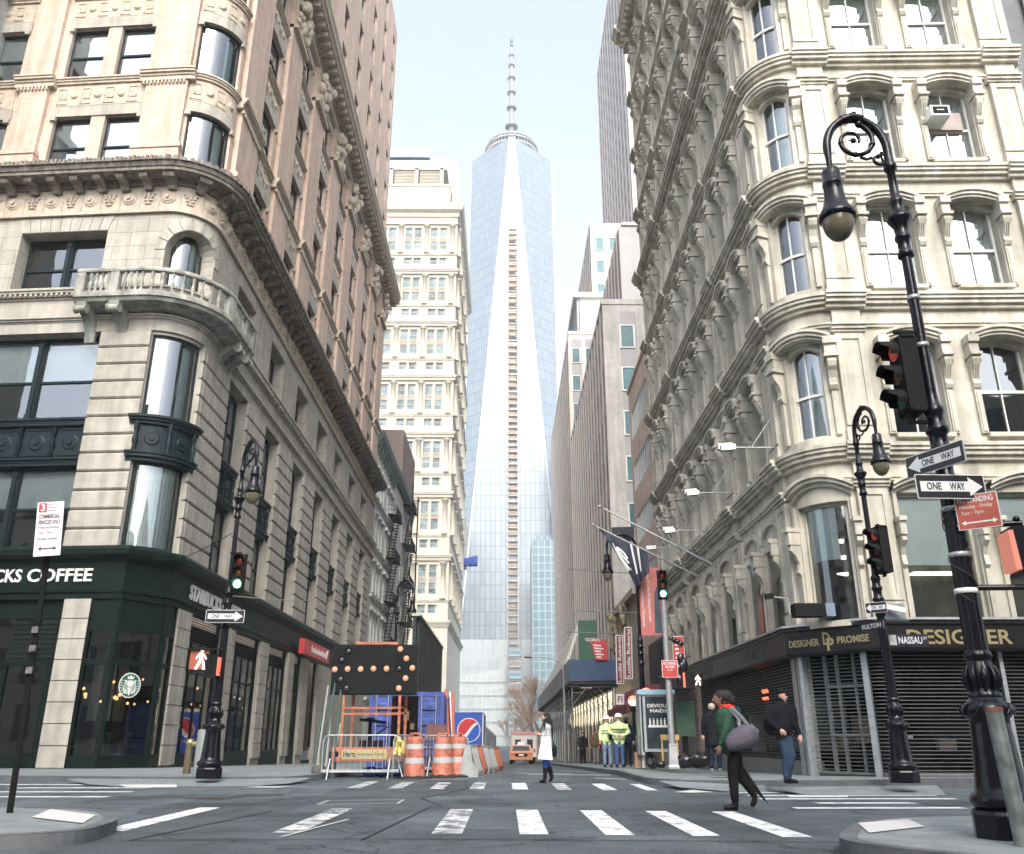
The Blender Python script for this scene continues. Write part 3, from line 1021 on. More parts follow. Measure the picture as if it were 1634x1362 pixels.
        if kind in ('win', 'side', 'door'):
            rr = random.Random(int(a * 10) + 50)
            for i in range(5 if kind == 'win' else 8):
                q = a + (c - a) * (.15 + .7 * rr.random())
                x, y = PSH.at(q, d - 1.2 - 1.2 * rr.random())
                l.ball((x, y, 2.2 + 1.2 * rr.random()), .045 + .03 * rr.random(), 5)
            l.build('interior_lamps', MATS.get('warm_lamp') or emis('warm_lamp', (1.0, .55, .22), 2.2), o)
        for (x0, x1, z0, z1) in rects:
            ss = PSH.samples(x0, x1); vs = []
            for q in ss: vs += [(*PSH.at(q, d), z0), (*PSH.at(q, d), z1)]
            g.add(vs, [(2 * i, 2 * i + 2, 2 * i + 3, 2 * i + 1) for i in range(len(ss) - 1)])
        if rects: g.build('pane', M['glassdark'], o)
    # lettering on the fascia: raised white letters
    t = MB()
    def word(s, s0, s1, z0, z1):
        p, q = PSH.at(s0, .03), PSH.at(s1, .03)
        text_mb(t, s, (*p, z0), (q[0] - p[0], q[1] - p[1], 0), (0, 0, 1), math.dist(p, q), z1 - z0, 0, True, .05)
    word('STARBUCKS', shF(-20.9), shF(-17.72), 6.36, 6.84)
    word('COFFEE', shF(-17.5), shF(-15.05), 6.36, 6.84)
    word('STARBUCKS COFFEE', sh(34.75), sh(41.5), 6.24, 6.84)
    t.build('lettering', M['white'], LB)
    # round emblem in the corner window
    e = MB()
    m4 = PSH.frame(K2 * .42, 2.78, -.03)
    def disc(r_, z, mi, n=36, sx=1, cx_=0, cy_=0):
        e.add([m4 @ Vector((cx_ + r_ * sx * math.cos(2 * math.pi * i / n), -z, cy_ + r_ * math.sin(2 * math.pi * i / n))) for i in range(n)], [tuple(range(n))], mi)
    disc(.43, .0, 1); disc(.395, .004, 0); 
    def pg(pts, z=.008, mi=1):
        e.add([m4 @ Vector((x * .39, -z, y * .39)) for x, y in pts], [tuple(range(len(pts)))], mi)
    pg([(-.28, .55), (-.34, .86), (-.14, .68), (0, .96), (.14, .68), (.34, .86), (.28, .55)])        # crown
    for sx in (-1, 1):
        for i in range(4):                                   # flowing strands
            x0 = .2 + i * .13
            pp = []
            for k in range(9):
                y = .45 - k * .15
                pp.append((sx * (x0 + .06 * math.sin(k * 1.2 + i) + .05 * (k > 4)), y))
            pts = pp + [(x - sx * .07, y) for x, y in reversed(pp)]
            pg(pts)
        for i in range(5):                                   # fins at the side
            y = .35 - i * .22; rr = math.sqrt(max(.01, .92 - y * y))
            pg([(sx * .62, y), (sx * rr, y + .14), (sx * rr, y + .04)])
    pg([(-.17, .42), (.17, .42), (.2, .1), (.08, -.12), (-.08, -.12), (-.2, .1)])                    # face
    pg([(-.12, -.2), (.12, -.2), (.16, -.6), (0, -.95), (-.16, -.6)])
    pg([(-.1, .16), (-.04, .16), (-.04, .19), (-.1, .19)], .011, 0); pg([(.04, .16), (.1, .16), (.1, .19), (.04, .19)], .011, 0); pg([(-.05, 0), (.05, 0), (.02, -.03), (-.02, -.03)], .011, 0)
    e.build('round_emblem', [mat('emblem_green', (.02, .10, .06), .5), mat('emblem_white', (.8, .82, .8), .5)], LB)
    # red projecting sign along the street
    r_ = MB()
    r_.fbox(PSH, sh(52.6), sh(60.2), 5.75, 6.62, .42, .75)
    t2 = MB(); p, q = PSH.at(sh(54.6), .76), PSH.at(sh(59.6), .76)
    for k in range(13): t2.box(p[0], p[0] + .02, p[1] + k * .34, p[1] + k * .34 + .2, 6.0, 6.26 + .12 * (k % 3 == 0))
    t2.beam((p[0], p[1] + 4.5, 5.92), (p[0], p[1] + 5.0, 6.5), .06)
    o = r_.build('red_bank_sign', mat('red_sign', (.55, .05, .05), .5), LB)
    t2.build('lettering', M['white'], o)
shopfront()
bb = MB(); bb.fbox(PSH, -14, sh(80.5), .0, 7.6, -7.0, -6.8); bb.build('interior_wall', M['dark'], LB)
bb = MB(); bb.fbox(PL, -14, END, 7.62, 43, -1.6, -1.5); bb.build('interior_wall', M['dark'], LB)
# ================================================================== right corner building (cream cast iron front)
RR = 1.35
PR = arc_path(21.2, (8.0 + RR, 22.0 + RR + .02), RR, R(180), R(270 - 1.4), 7.4, 10)
RA = PR.arc
rS = lambda Y: -(Y - (22.02 + RR))
rF = lambda X: RA + (X - 9.35)
RB = thing('corner_loft_building', 'cream cast iron corner building with stacked arched windows and a rounded corner over shuttered shop', 'building', (14, 33, 0.13), world=True)
ZL = [8.46, 13.0, 17.35, 21.7, 26.0, 30.25, 34.45, 38.65, 42.9]
r0, r1 = rS(43.9), rF(16.4)
side_pil = [24.0 - .1, 29.05, 37.95, 43.4]
sideW = [25.45, 27.5, 30.55, 32.55, 34.5, 36.45, 39.6, 41.75]
frontW = [11.42, 13.9]
cwin = (.55, RA - .45)
def right_building():
    wall = MB(); ops = []
    for i in range(8):
        z0 = ZL[i] + .32; z1 = ZL[i] + 3.15
        for y in sideW: ops.append((rS(y) - .62, rS(y) + .62, z0, z1))
        for x in frontW: ops.append((rF(x) - .74, rF(x) + .74, z0, z1))
        ops.append((*cwin, z0, z1))
    # first storey of tall shop windows
    for y in (25.4, 27.5, 30.9, 33.5, 36.1, 39.6, 41.8): ops.append((rS(y) - .84, rS(y) + .84, 3.85, 7.15))
    ops.append((rF(11.35) - .95, rF(11.35) + .95, 3.85, 7.15)); ops.append((rF(13.9) - .95, rF(13.9) + .95, 3.85, 7.15))
    ops.append((.35, RA - .25, 3.85, 6.95))
    wall.fwall(PR, r0, r1, 3.7, 44.0, ops, .45)
    wall.build('wall', M['cream'], RB)
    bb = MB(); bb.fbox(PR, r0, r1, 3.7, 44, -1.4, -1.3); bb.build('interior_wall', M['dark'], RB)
    # pilasters, floor by floor
    spans = [(rS(y) - .45, rS(y) + .45) for y in side_pil] + [(rF(9.72) - .4, rF(9.72) + .4), (rF(15.75) - .45, rF(15.75) + .45)]
    tops = [3.75] + ZL
    for a, c in spans:
        p = MB()
        for i in range(9):
            z0, z1 = tops[i], tops[i + 1]
            p.fbox(PR, a, c, z0, z1 - .4, -.02, .13)
            for (u0, u1) in ((a, a + .16), (c - .16, c)):
                p.fbox(PR, u0, u1, z0 + .55, z1 - 1.25, .13, .17)
            p.fbox(PR, a + .16, c - .16, z1 - 1.4, z1 - 1.25, .13, .17); p.fbox(PR, a + .16, c - .16, z0 + .55, z0 + .7, .13, .17)
            p.fbox(PR, a - .03, c + .03, z0, z0 + .45, -.02, .19)
            ledge(p, PR, a - .08, c + .08, z1 - .92, [(.30, .08), (.24, .1), (.18, .08)])
        p.build('pilaster', M['cream'], RB)
    # ledges
    for i, z in enumerate(ZL[:8]):
        l = MB()
        big = (i == 4)
        if big: pr = [(.62, .12), (.56, .14), (.46, .12), (.30, .16), (.2, .14)]
        else: pr = [(.36, .10), (.31, .10), (.24, .12), (.13, .12)]
        ledge(l, PR, r0, r1, z, pr)
        pr2 = [(d + .13, h) for d, h in pr]
        for a, c in spans: ledge(l, PR, a - .14, c + .14, z + .012, pr2)
        ledge(l, PR, r0, r1, z - .85, [(.12, .06), (.08, .08)])
        l.build('ledge', M['cream'], RB)
    t = MB()
    t.fprof(PR, r0, r1, [(-.05, 43.0), (.3, 43.0), (.35, 43.2), (.8, 43.35), (.85, 43.55), (1.0, 43.7), (1.0, 43.9), (-.05, 44.1)])
    for a, c in spans: t.fprof(PR, a - .1, c + .1, [(-.05, 42.6), (.5, 42.6), (.55, 43.2), (1.0, 43.37), (1.05, 43.57), (1.2, 43.72), (1.2, 43.92), (-.05, 44.12)])
    s = r0
    while s < r1:
        t.fbox(PR, s, s + .16, 43.0, 43.36, .2, .75); s += .5
    t.build('top_cornice', M['cream'], RB)
right_building()

_sm = {}
def surround(W, H, near):
    # local mesh of a window surround: jambs, segmental hood on two corbels (x right, y inward, z up from the sill)
    k = (round(W, 2), round(H, 2), near)
    if k in _sm: return _sm[k]
    b = MB(); h = W / 2
    rise = .24 if near else .28
    hw = h + .14
    n = 8
    def arc(x): return 1 - (x / hw) ** 2
    zs = H - .12                                         # spring of the arch
    for i in range(n):
        x0 = -hw + 2 * hw * i / n; x1 = -hw + 2 * hw * (i + 1) / n
        za, zb = zs + rise * arc(x0), zs + rise * arc(x1)
        # hood moulding
        for (d0, d1, t0, t1) in ((-.34, .0, .0, .10), (-.40, .0, .10, .19), (-.28, .0, -.08, .0)):
            b.hexa([(x0, d0, za + t0), (x1, d0, zb + t0), (x1, d1, zb + t0), (x0, d1, za + t0)], [(x0, d0, za + t1), (x1, d0, zb + t1), (x1, d1, zb + t1), (x0, d1, za + t1)])
    # head infill behind the arch
    for i in range(n):
        x0 = -h + W * i / n; x1 = -h + W * (i + 1) / n
        f = lambda x: H - .26 + .2 * (1 - (x / h) ** 2)
        b.hexa([(x0, .12, f(x0)), (x1, .12, f(x1)), (x1, .40, f(x1)), (x0, .40, f(x0))], [(x0, .12, H), (x1, .12, H), (x1, .4, H), (x0, .4, H)])
    for sx in (-1, 1):
        c = sx * (hw - .02)
        # hood stop block, corbel with scroll, drop, jamb strip
        b.box(c - .15, c + .15, -.40, .02, zs - .10, zs + .12)
        b.box(c - .13, c + .13, -.33, .02, zs - .42, zs - .10)
        b.box(c - .16, c + .16, -.42, .02, zs - .50, zs - .42)
        pr = [(-.33, zs - .5), (-.36, zs - .62), (-.30, zs - .76), (-.2, zs - .86), (-.13, zs - 1.05), (-.13, zs - 1.2), (-.17, zs - 1.28), (-.12, zs - 1.38), (-.05, zs - 1.44)]
        o = []
        for (y, z) in pr: o += [(c - .10, y, z), (c + .10, y, z)]
        f = [(2 * i, 2 * i + 2, 2 * i + 3, 2 * i + 1) for i in range(len(pr) - 1)]
        b.add(o, f, 0)
        for s2 in (-1, 1):
            x = c + s2 * .10
            b.add([(x, y, z) for y, z in pr] + [(x, .02, zs - .5), (x, .02, zs - 1.44)], [tuple(range(len(pr))) + (len(pr) + 1, len(pr))], 0)
        for q in (-.06, 0, .06): b.beam((c + q, -.36, zs - .6), (c + q, -.15, zs - 1.1), .03, .03)
        for s2 in (-1, 1):
            xx = c + s2 * .115
            b.tube([(xx - .01, -.27, zs - .62), (xx + .01, -.27, zs - .62)], .10, 10)
        b.box(c - .09, c + .09, -.09, .02, 0, zs - 1.44)
        b.box(c - .05, c + .05, -.12, .02, 0.05, zs - 1.5)
    b.box(-h - .05, h + .05, -.16, .3, -.12, 0.0)
    _sm[k] = b.mesh('window', M['cream'])
    return _sm[k]

def cream_window(s, z, W, H, var, near=True, st='cream'):
    o = link('window', surround(W, H, near), RB, PR.frame(s, z, 0))
    a, b = window_meshes(W, H, st, var)
    q = link('sash', a, o); q.location = (0, .3, 0)
    q2 = link('pane', b, o); q2.location = (0, .3, 0)
    return o
def place_cream():
    rr = random.Random(3)
    for i in range(8):
        z = ZL[i] + .33; H = 2.82
        for y in sideW:
            cream_window(rS(y), z, 1.24, H, rr.choice([0, 1, 2, 3, 0]), False)
        for x in frontW:
            cream_window(rF(x), z, 1.48, H, {0: 0, 1: 4, 2: 4, 3: 4}.get(i, 1), True, 'cream_low' if i == 0 else 'cream')
        # rounded window of the corner
        f = MB(); s0, s1 = cwin; d = -.3; m_ = (s0 + s1) / 2
        f.fbox(PR, s0, s0 + .08, z, z + H, d - .05, d + .05); f.fbox(PR, s1 - .08, s1, z, z + H, d - .05, d + .05)
        f.fbox(PR, s0, s1, z + H - .08, z + H, d - .05, d + .05); f.fbox(PR, s0, s1, z, z + .1, d - .05, d + .05)
        f.fbox(PR, m_ - .03, m_ + .03, z, z + H, d - .03, d + .03); f.fbox(PR, s0, s1, z + H * .45, z + H * .45 + .08, d - .05, d + .07)
        N = 10; hs0, hs1 = s0 - .25, s1 + .25
        for k in range(N):                              # hood
            a, c = hs0 + (hs1 - hs0) * k / N, hs0 + (hs1 - hs0) * (k + 1) / N
            ar = lambda q: .28 * (1 - ((q - m_) / ((hs1 - hs0) / 2)) ** 2)
            for (d1, t0, t1) in ((.34, 0, .1), (.4, .1, .19), (.26, -.08, 0)):
                za, zc = z + H - .12 + ar(a), z + H - .12 + ar(c)
                pts = []
                for (q, zz) in ((a, za), (c, zc)):
                    pts.append([(*PR.at(q, 0), zz + t0), (*PR.at(q, d1), zz + t0), (*PR.at(q, d1), zz + t1), (*PR.at(q, 0), zz + t1)])
                f.add(pts[0] + pts[1], [(0, 4, 5, 1), (1, 5, 6, 2), (2, 6, 7, 3), (3, 7, 4, 0)], 1)
            # infill
            q0, q1 = s0 + (s1 - s0) * k / N, s0 + (s1 - s0) * (k + 1) / N
            ff = lambda q: z + H - .3 + .22 * (1 - ((q - m_) / ((s1 - s0) / 2)) ** 2)
            f.add([(*PR.at(q0, -.1), ff(q0)), (*PR.at(q1, -.1), ff(q1)), (*PR.at(q1, -.1), z + H), (*PR.at(q0, -.1), z + H), (*PR.at(q0, -.3), ff(q0)), (*PR.at(q1, -.3), ff(q1))], [(0, 1, 2, 3), (0, 4, 5, 1)], 1)
        zs = z + H - .12
        for q in (hs0 + .02, hs1 - .02):
            f.fbox(PR, q - .15, q + .15, zs - .10, zs + .12, -.02, .4, 1); f.fbox(PR, q - .13, q + .13, zs - .42, zs - .1, -.02, .33, 1); f.fbox(PR, q - .16, q + .16, zs - .5, zs - .42, -.02, .42, 1)
            f.fprof(PR, q - .1, q + .1, [(-.02, zs - 1.44), (.05, zs - 1.44), (.12, zs - 1.38), (.17, zs - 1.28), (.13, zs - 1.2), (.13, zs - 1.05), (.2, zs - .86), (.3, zs - .76), (.36, zs - .62), (.33, zs - .5), (-.02, zs - .5)], 1)
            f.fbox(PR, q - .07, q + .07, z, zs - 1.44, -.02, .09, 1)
        if i in (0, 2): f.fbox(PR, s0 + .1, s1 - .1, z + .1, z + H - .1, d - .35, d - .3, 2)
        f.fbox(PR, s0, s1, z, z + H, d - .7, d - .65, 3)
        o = f.build('corner_window', [M['sash'], M['cream'], M['curtain'], M['dark']], RB)
        g = MB(); ss = PR.samples(s0 + .08, s1 - .08); vs = []
        for q in ss: vs += [(*PR.at(q, d), z + .1), (*PR.at(q, d), z + H - .08)]
        g.add(vs, [(2 * j, 2 * j + 2, 2 * j + 3, 2 * j + 1) for j in range(len(ss) - 1)], 0, True)
        g.build('pane', M['glassd'], o)
place_cream()

def first_storey():
    def shopwin(s0, s1, z1, arched, blind, bright):
        f = MB(); z0 = 3.85; d = -.08 if arched else -.22; m_ = (s0 + s1) / 2
        f.fbox(PR, s0, s0 + .08, z0, z1, d - .05, d + .06); f.fbox(PR, s1 - .08, s1, z0, z1, d - .05, d + .06)
        f.fbox(PR, s0, s1, z1 - .08, z1, d - .05, d + .06)
        zt = z1
        if arched:
            zt = z1 - .75
            N = 8
            for k in range(N):
                a0, a1 = math.pi * k / N, math.pi * (k + 1) / N; hw = (s1 - s0) / 2
                q0, q1 = m_ - hw * math.cos(a0), m_ - hw * math.cos(a1)
                e0, e1 = z1 - .55 + .45 * math.sin(a0), z1 - .55 + .45 * math.sin(a1)
                f.add([(*PR.at(q0, -.01), e0), (*PR.at(q1, -.01), e1), (*PR.at(q1, -.01), z1 + .01), (*PR.at(q0, -.01), z1 + .01), (*PR.at(q0, -.35), e0), (*PR.at(q1, -.35), e1)], [(0, 1, 2, 3), (0, 4, 5, 1)])
                qa, qb = m_ - (hw + .13) * math.cos(a0), m_ - (hw + .13) * math.cos(a1)
                g0, g1 = z1 - .55 + .6 * math.sin(a0), z1 - .55 + .6 * math.sin(a1)
                f.add([(*PR.at(q0, .09), e0), (*PR.at(q1, .09), e1), (*PR.at(qb, .09), g1), (*PR.at(qa, .09), g0), (*PR.at(q0, -.03), e0), (*PR.at(q1, -.03), e1), (*PR.at(qb, -.03), g1), (*PR.at(qa, -.03), g0)], [(0, 1, 2, 3), (0, 4, 5, 1), (2, 6, 7, 3)])
            f.fbox(PR, s0, s1, zt, z1, d, d + .05)
            f.fbox(PR, s0, s1, zt - .06, zt, d, d + .1)
        for q in (s0 - .18, s1 + .02):                # corbels beside the window
            f.fbox(PR, q, q + .16, 5.95, 6.3, -.02, .36); f.fbox(PR, q - .02, q + .18, 6.3, 6.42, -.02, .42)
            f.fprof(PR, q + .02, q + .14, [(-.02, 5.1), (.06, 5.1), (.16, 5.2), (.1, 5.45), (.18, 5.65), (.33, 5.8), (.3, 5.95), (-.02, 5.95)])
            f.fbox(PR, q + .02, q + .14, 3.85, 5.1, -.02, .08); f.fbox(PR, q + .03, q + .13, 6.42, z1 + .05, -.02, .1)
        if blind: f.fbox(PR, s0 + .08, s1 - .08 - (.3 if not arched else 0), zt - blind, zt, d - .06, d - .03, 1)
        if bright:
            for k in range(3):
                zz = 4.55 + .45 * k
                f.fbox(PR, s0 + .5, s1 - .2, zz + .6, zz + .64, d - 1.0, d - .6, 3)
            f.fbox(PR, s0, s1, z0, z1, d - 1.06, d - 1.02, 2)
        else:
            f.fbox(PR, s0, s1, z0, z1, d - .9, d - .85, 2)
        o = f.build('shop_window', [M['cream'], mat('pale_teal_blind', (.66, .80, .80), .8, .03, 2), mat('office_interior', (.07, .075, .06), .9, .5, 1.5), MATS.get('tube_light') or emis('tube_light', (1, .9, .7), 1.5)], RB)
        g = MB(); ss = PR.samples(s0 + .08, s1 - .08); vs = []
        for q in ss: vs += [(*PR.at(q, d), z0), (*PR.at(q, d), zt)]
        g.add(vs, [(2 * j, 2 * j + 2, 2 * j + 3, 2 * j + 1) for j in range(len(ss) - 1)])
        g.build('pane', M['glassclear'], o)
    for k, y in enumerate((25.4, 27.5, 30.9, 33.5, 36.1, 39.6, 41.8)):
        shopwin(rS(y) - .84, rS(y) + .84, 7.15, True, [0, .4, 0, 0, .7, 0, 0][k], 0)
    shopwin(rF(11.35) - .95, rF(11.35) + .95, 7.15, False, 1.9, 1)
    shopwin(rF(13.9) - .95, rF(13.9) + .95, 7.15, False, 1.9, 1)
    shopwin(.35, RA - .25, 6.95, False, 1.5, 1)
    for c in (rF(11.35), rF(13.9), RA / 2 + .05):       # hoods over the front shop windows
        h = MB()
        hw = 1.12 if c > 3 else .85; N = 10
        for k in range(N):
            a = c - hw + 2 * hw * k / N; e = c - hw + 2 * hw * (k + 1) / N
            ar = lambda q: .32 * (1 - ((q - c) / hw) ** 2)
            for (d1, t0, t1) in ((.26, 0, .1), (.34, .1, .18), (.12, -.1, 0)):
                pts = []
                for q in (a, e):
                    zz = 7.18 + ar(q)
                    pts.append([(*PR.at(q, 0), zz + t0), (*PR.at(q, d1), zz + t0), (*PR.at(q, d1), zz + t1), (*PR.at(q, 0), zz + t1)])
                h.add(pts[0] + pts[1], [(0, 4, 5, 1), (1, 5, 6, 2), (2, 6, 7, 3), (3, 7, 4, 0)])
        h.build('window_hood', M['cream'], RB)
first_storey()

# ---- shuttered shop
PG = Path([(8.0, 43.9), (8.0, 23.9), (9.3, 22.3), (20.0, 22.15)]).zero_at(1)
GK = PG.q[2] - PG.off
gS = lambda Y: -(Y - 23.9)
gF = lambda X: GK + (X - 9.3)
def shutter_mat(name, base, slat, brick):
    m = mat(name, base, .55, .15, 3, metal=.2)
    t = m.node_tree; b = t.nodes['Principled BSDF']
    geo = t.nodes.new('ShaderNodeNewGeometry')
    sp = t.nodes.new('ShaderNodeSeparateXYZ'); t.links.new(geo.outputs['Position'], sp.inputs[0])
    ad = t.nodes.new('ShaderNodeMath'); t.links.new(sp.outputs[0], ad.inputs[0]); t.links.new(sp.outputs[1], ad.inputs[1])
    cb = t.nodes.new('ShaderNodeCombineXYZ'); t.links.new(ad.outputs[0], cb.inputs[0]); t.links.new(sp.outputs[2], cb.inputs[1])
    br = t.nodes.new('ShaderNodeTexBrick')
    br.inputs['Scale'].default_value = 1
    br.inputs['Brick Width'].default_value = brick; br.inputs['Row Height'].default_value = slat
    br.inputs['Mortar Size'].default_value = slat * .10
    br.inputs['Color1'].default_value = (0, 0, 0, 1); br.inputs['Color2'].default_value = (0, 0, 0, 1); br.inputs['Mortar'].default_value = (1, 1, 1, 1)
    t.links.new(cb.outputs[0], br.inputs['Vector'])
    t.links.new(br.outputs[0], b.inputs['Alpha'])
    return m
M['grille'] = shutter_mat('link_grille', (.13, .14, .135), .085, .19)
M['rollbar'] = shutter_mat('roll_grille', (.13, .145, .15), .09, 50)
def right_shop():
    b = MB()
    b.fprof(PG, gS(43.6), gF(18.5), [(0, 3.05), (.42, 3.05), (.45, 3.12), (.45, 3.66), (.5, 3.7), (.5, 3.76), (0, 3.8)])
    b.build('shop_fascia', mat('black_sign_board', (.008, .008, .009), .4, .3, 2, spec=.3), RB)
    c = MB(); c.fbox(PG, gS(43.6), gF(18.5), 3.8, 3.86, -.3, .52); c.build('fascia_ledge', M['steel'], RB)
    t = MB()
    def word(s, s0, s1, z0, z1, d=.455, bold=True):
        p, q = PG.at(s0, d), PG.at(s1, d)
        text_mb(t, s, (*p, z0), (q[0] - p[0], q[1] - p[1], 0), (0, 0, 1), math.dist(p, q), z1 - z0, 0, bold, .012)
    word('DESIGNER', .10, .86, 3.28, 3.46); word('PROMISE', 1.30, GK - .02, 3.28, 3.46)
    word('D', .96, 1.14, 3.28, 3.6); word('P', 1.05, 1.22, 3.13, 3.45, .462)
    word('DESIGNER', gF(10.2), gF(12.75), 3.2, 3.56)
    word('PROMISE', gF(13.1), gF(15.4), 3.2, 3.56)
    t.build('lettering', mat('gold_letters', (.36, .30, .15), .4, .1, 4, metal=.4), RB)
    t = MB(); p, q = PG.at(gS(27.9), .455), PG.at(gS(25.6), .455)
    text_mb(t, 'DESIGNER', (*PG.at(gS(34.5), .455), 3.25), (0, -1, 0), (0, 0, 1), 2.2, .34, 0, True, .01)
    text_mb(t, 'PROMISE', (*PG.at(gS(28.2), .455), 3.25), (0, -1, 0), (0, 0, 1), 2.2, .34, 0, True, .01)
    t.build('worn_lettering', mat('worn_letters', (.06, .06, .06), .6), RB)
    s = MB()
    s.fbox(PG, gS(43.6), gS(24.6), -.3, .42, -.6, .05)                     # low plinth
    s.fbox(PG, gS(43.6), gF(18.5), -.3, .2, -.6, -.05)
    s.build('plinth', mat('stone_plinth', (.16, .16, .155), .8), RB)
    for a, c in ((gS(24.55), gS(24.2)), (gS(24.1), gS(23.95)), (-.02, .10), (GK - .35, GK - .2), (gF(12.4), gF(12.5)), (gF(15), gF(15.1))):
        p = MB(); p.fbox(PG, a, c, .05, 3.1, -.15, .12); p.build('shutter_post', M['steel'], RB)
    p = MB()
    for q in (.35, .75, 1.3, 1.62): p.fbox(PG, q, q + .06, .15, 3.1, -.4, -.3)
    p.fbox(PG, .35, 1.68, 2.25, 2.32, -.4, -.3); p.fbox(PG, .35, 1.68, 1.05, 1.12, -.4, -.3)
    p.build('door_frame', M['steeld'], RB)
    g = MB(); g.fbox(PG, gS(43), gS(24.55), .42, 3.1, -.02, .0); g.build('link_grille', M['grille'], RB)
    g = MB(); g.fbox(PG, .1, GK - .35, .15, 3.1, -.02, .0); g.fbox(PG, GK - .2, gF(18.4), .2, 3.1, -.02, .0); g.build('roll_grille', M['rollbar'], RB)
    d = MB()
    d.fbox(PG, gS(43.6), gF(18.5), 0, 3.8, -1.6, -1.5)
    d.fbox(PG, gS(43.6), gF(18.5), 0, 0.15, -1.5, -.05)
    d.build('interior_wall', mat('shop_interior', (.009, .010, .010), .9, .7, .7, spec=0), RB)
    e = MB()
    for k in range(26):                                   # things on show behind the grille
        rr = random.Random(k + 5); q = gS(40) + (gF(16) - gS(40)) * rr.random()
        x, y = PG.at(q, -.9 - .4 * rr.random())
        e.box(x - .15 - .2 * rr.random(), x + .2, y - .1, y + .1, .5 + rr.random() * .8, 1.0 + rr.random() * 1.4, rr.randrange(3))
    e.build('window_display', [mat('display_a', (.12, .13, .12), .7), mat('display_b', (.22, .23, .21), .7), mat('display_c', (.07, .05, .04), .7)], RB)
    n = MB()
    x, y = PG.at(gS(29.2), -.5)
    for k in range(2): n.tube([(x - .02, y + .3 - .06 * j, 2.45 - .22 * k + .05 * math.sin(j * 2.1 + k)) for j in range(12)], .022, 5)
    n.build('neon_sign', emis('red_neon', (1.0, .12, .05), 3), RB)
right_shop()
# ================================================================== ground, pavements, markings
def asphalt():
    m = mat('asphalt', (0.092, 0.114, 0.125), 0.78, 0.38, 0.55, 0.6, 60)
    t = m.node_tree; b = t.nodes['Principled BSDF']
    src = b.inputs['Base Color'].links[0].from_socket
    geo = t.nodes.new('ShaderNodeNewGeometry')
    n = t.nodes.new('ShaderNodeTexNoise'); n.inputs['Scale'].default_value = 45; n.inputs['Detail'].default_value = 3
    t.links.new(geo.outputs['Position'], n.inputs['Vector'])
    r = t.nodes.new('ShaderNodeValToRGB'); r.color_ramp.elements[0].position = .35; r.color_ramp.elements[1].position = .68
    r.color_ramp.elements[0].color = (.5, .5, .5, 1); r.color_ramp.elements[1].color = (1.4, 1.4, 1.4, 1)
    t.links.new(n.outputs['Fac'], r.inputs['Fac'])
    # long patches and joints left by utility cuts
    mp = t.nodes.new('ShaderNodeMapping'); mp.inputs['Scale'].default_value = (.35, .12, 1); t.links.new(geo.outputs['Position'], mp.inputs[0])
    v = t.nodes.new('ShaderNodeTexVoronoi'); v.feature = 'F1'; v.distance = 'CHEBYCHEV'; v.inputs['Scale'].default_value = 1.3
    t.links.new(mp.outputs[0], v.inputs['Vector'])
    r3 = t.nodes.new('ShaderNodeMapRange'); r3.inputs[3].default_value = .62; r3.inputs[4].default_value = 1.3
    t.links.new(v.outputs['Color'], r3.inputs[0])
    # cracks
    v2 = t.nodes.new('ShaderNodeTexVoronoi'); v2.feature = 'DISTANCE_TO_EDGE'; v2.inputs['Scale'].default_value = .33
    n2 = t.nodes.new('ShaderNodeTexNoise'); n2.inputs['Scale'].default_value = 1.5; n2.inputs['Detail'].default_value = 5
    t.links.new(geo.outputs['Position'], n2.inputs['Vector'])
    ad = t.nodes.new('ShaderNodeVectorMath'); ad.operation = 'MULTIPLY_ADD'; ad.inputs[1].default_value = (1.6, 1.6, 0)
    t.links.new(n2.outputs['Color'], ad.inputs[0]); t.links.new(geo.outputs['Position'], ad.inputs[2]); t.links.new(ad.outputs[0], v2.inputs['Vector'])
    r2 = t.nodes.new('ShaderNodeValToRGB'); r2.color_ramp.elements[0].position = 0.0; r2.color_ramp.elements[1].position = 0.012
    r2.color_ramp.elements[0].color = (.35, .35, .35, 1); r2.color_ramp.elements[1].color = (1, 1, 1, 1)
    t.links.new(v2.outputs['Distance'], r2.inputs['Fac'])
    def mul(a, c):
        x = t.nodes.new('ShaderNodeMix'); x.data_type = 'RGBA'; x.blend_type = 'MULTIPLY'; x.inputs[0].default_value = 1
        t.links.new(a, x.inputs[6]); t.links.new(c, x.inputs[7]); return x.outputs[2]
    o = mul(mul(mul(src, r.outputs[0]), r3.outputs[0]), r2.outputs[0])
    t.links.new(o, b.inputs['Base Color'])
    return m
asphalt()
g = MB()
ys = [-60, 0, 10, 20, 27, 150, 400, 1500]; xs = [-900, -60, -12, -4, 0, 4, 12, 60, 900]
vs = [(x, y, gz(y)) for y in ys for x in xs]
g.add(vs, [(j * 9 + i, j * 9 + i + 1, (j + 1) * 9 + i + 1, (j + 1) * 9 + i) for j in range(7) for i in range(8)])
tag(g.build('ground', MATS['asphalt']), kind='structure')

conc = ashlar('concrete_paving', (0.215, 0.245, 0.25), 1.5, 1.5, 0.012, 0.6)
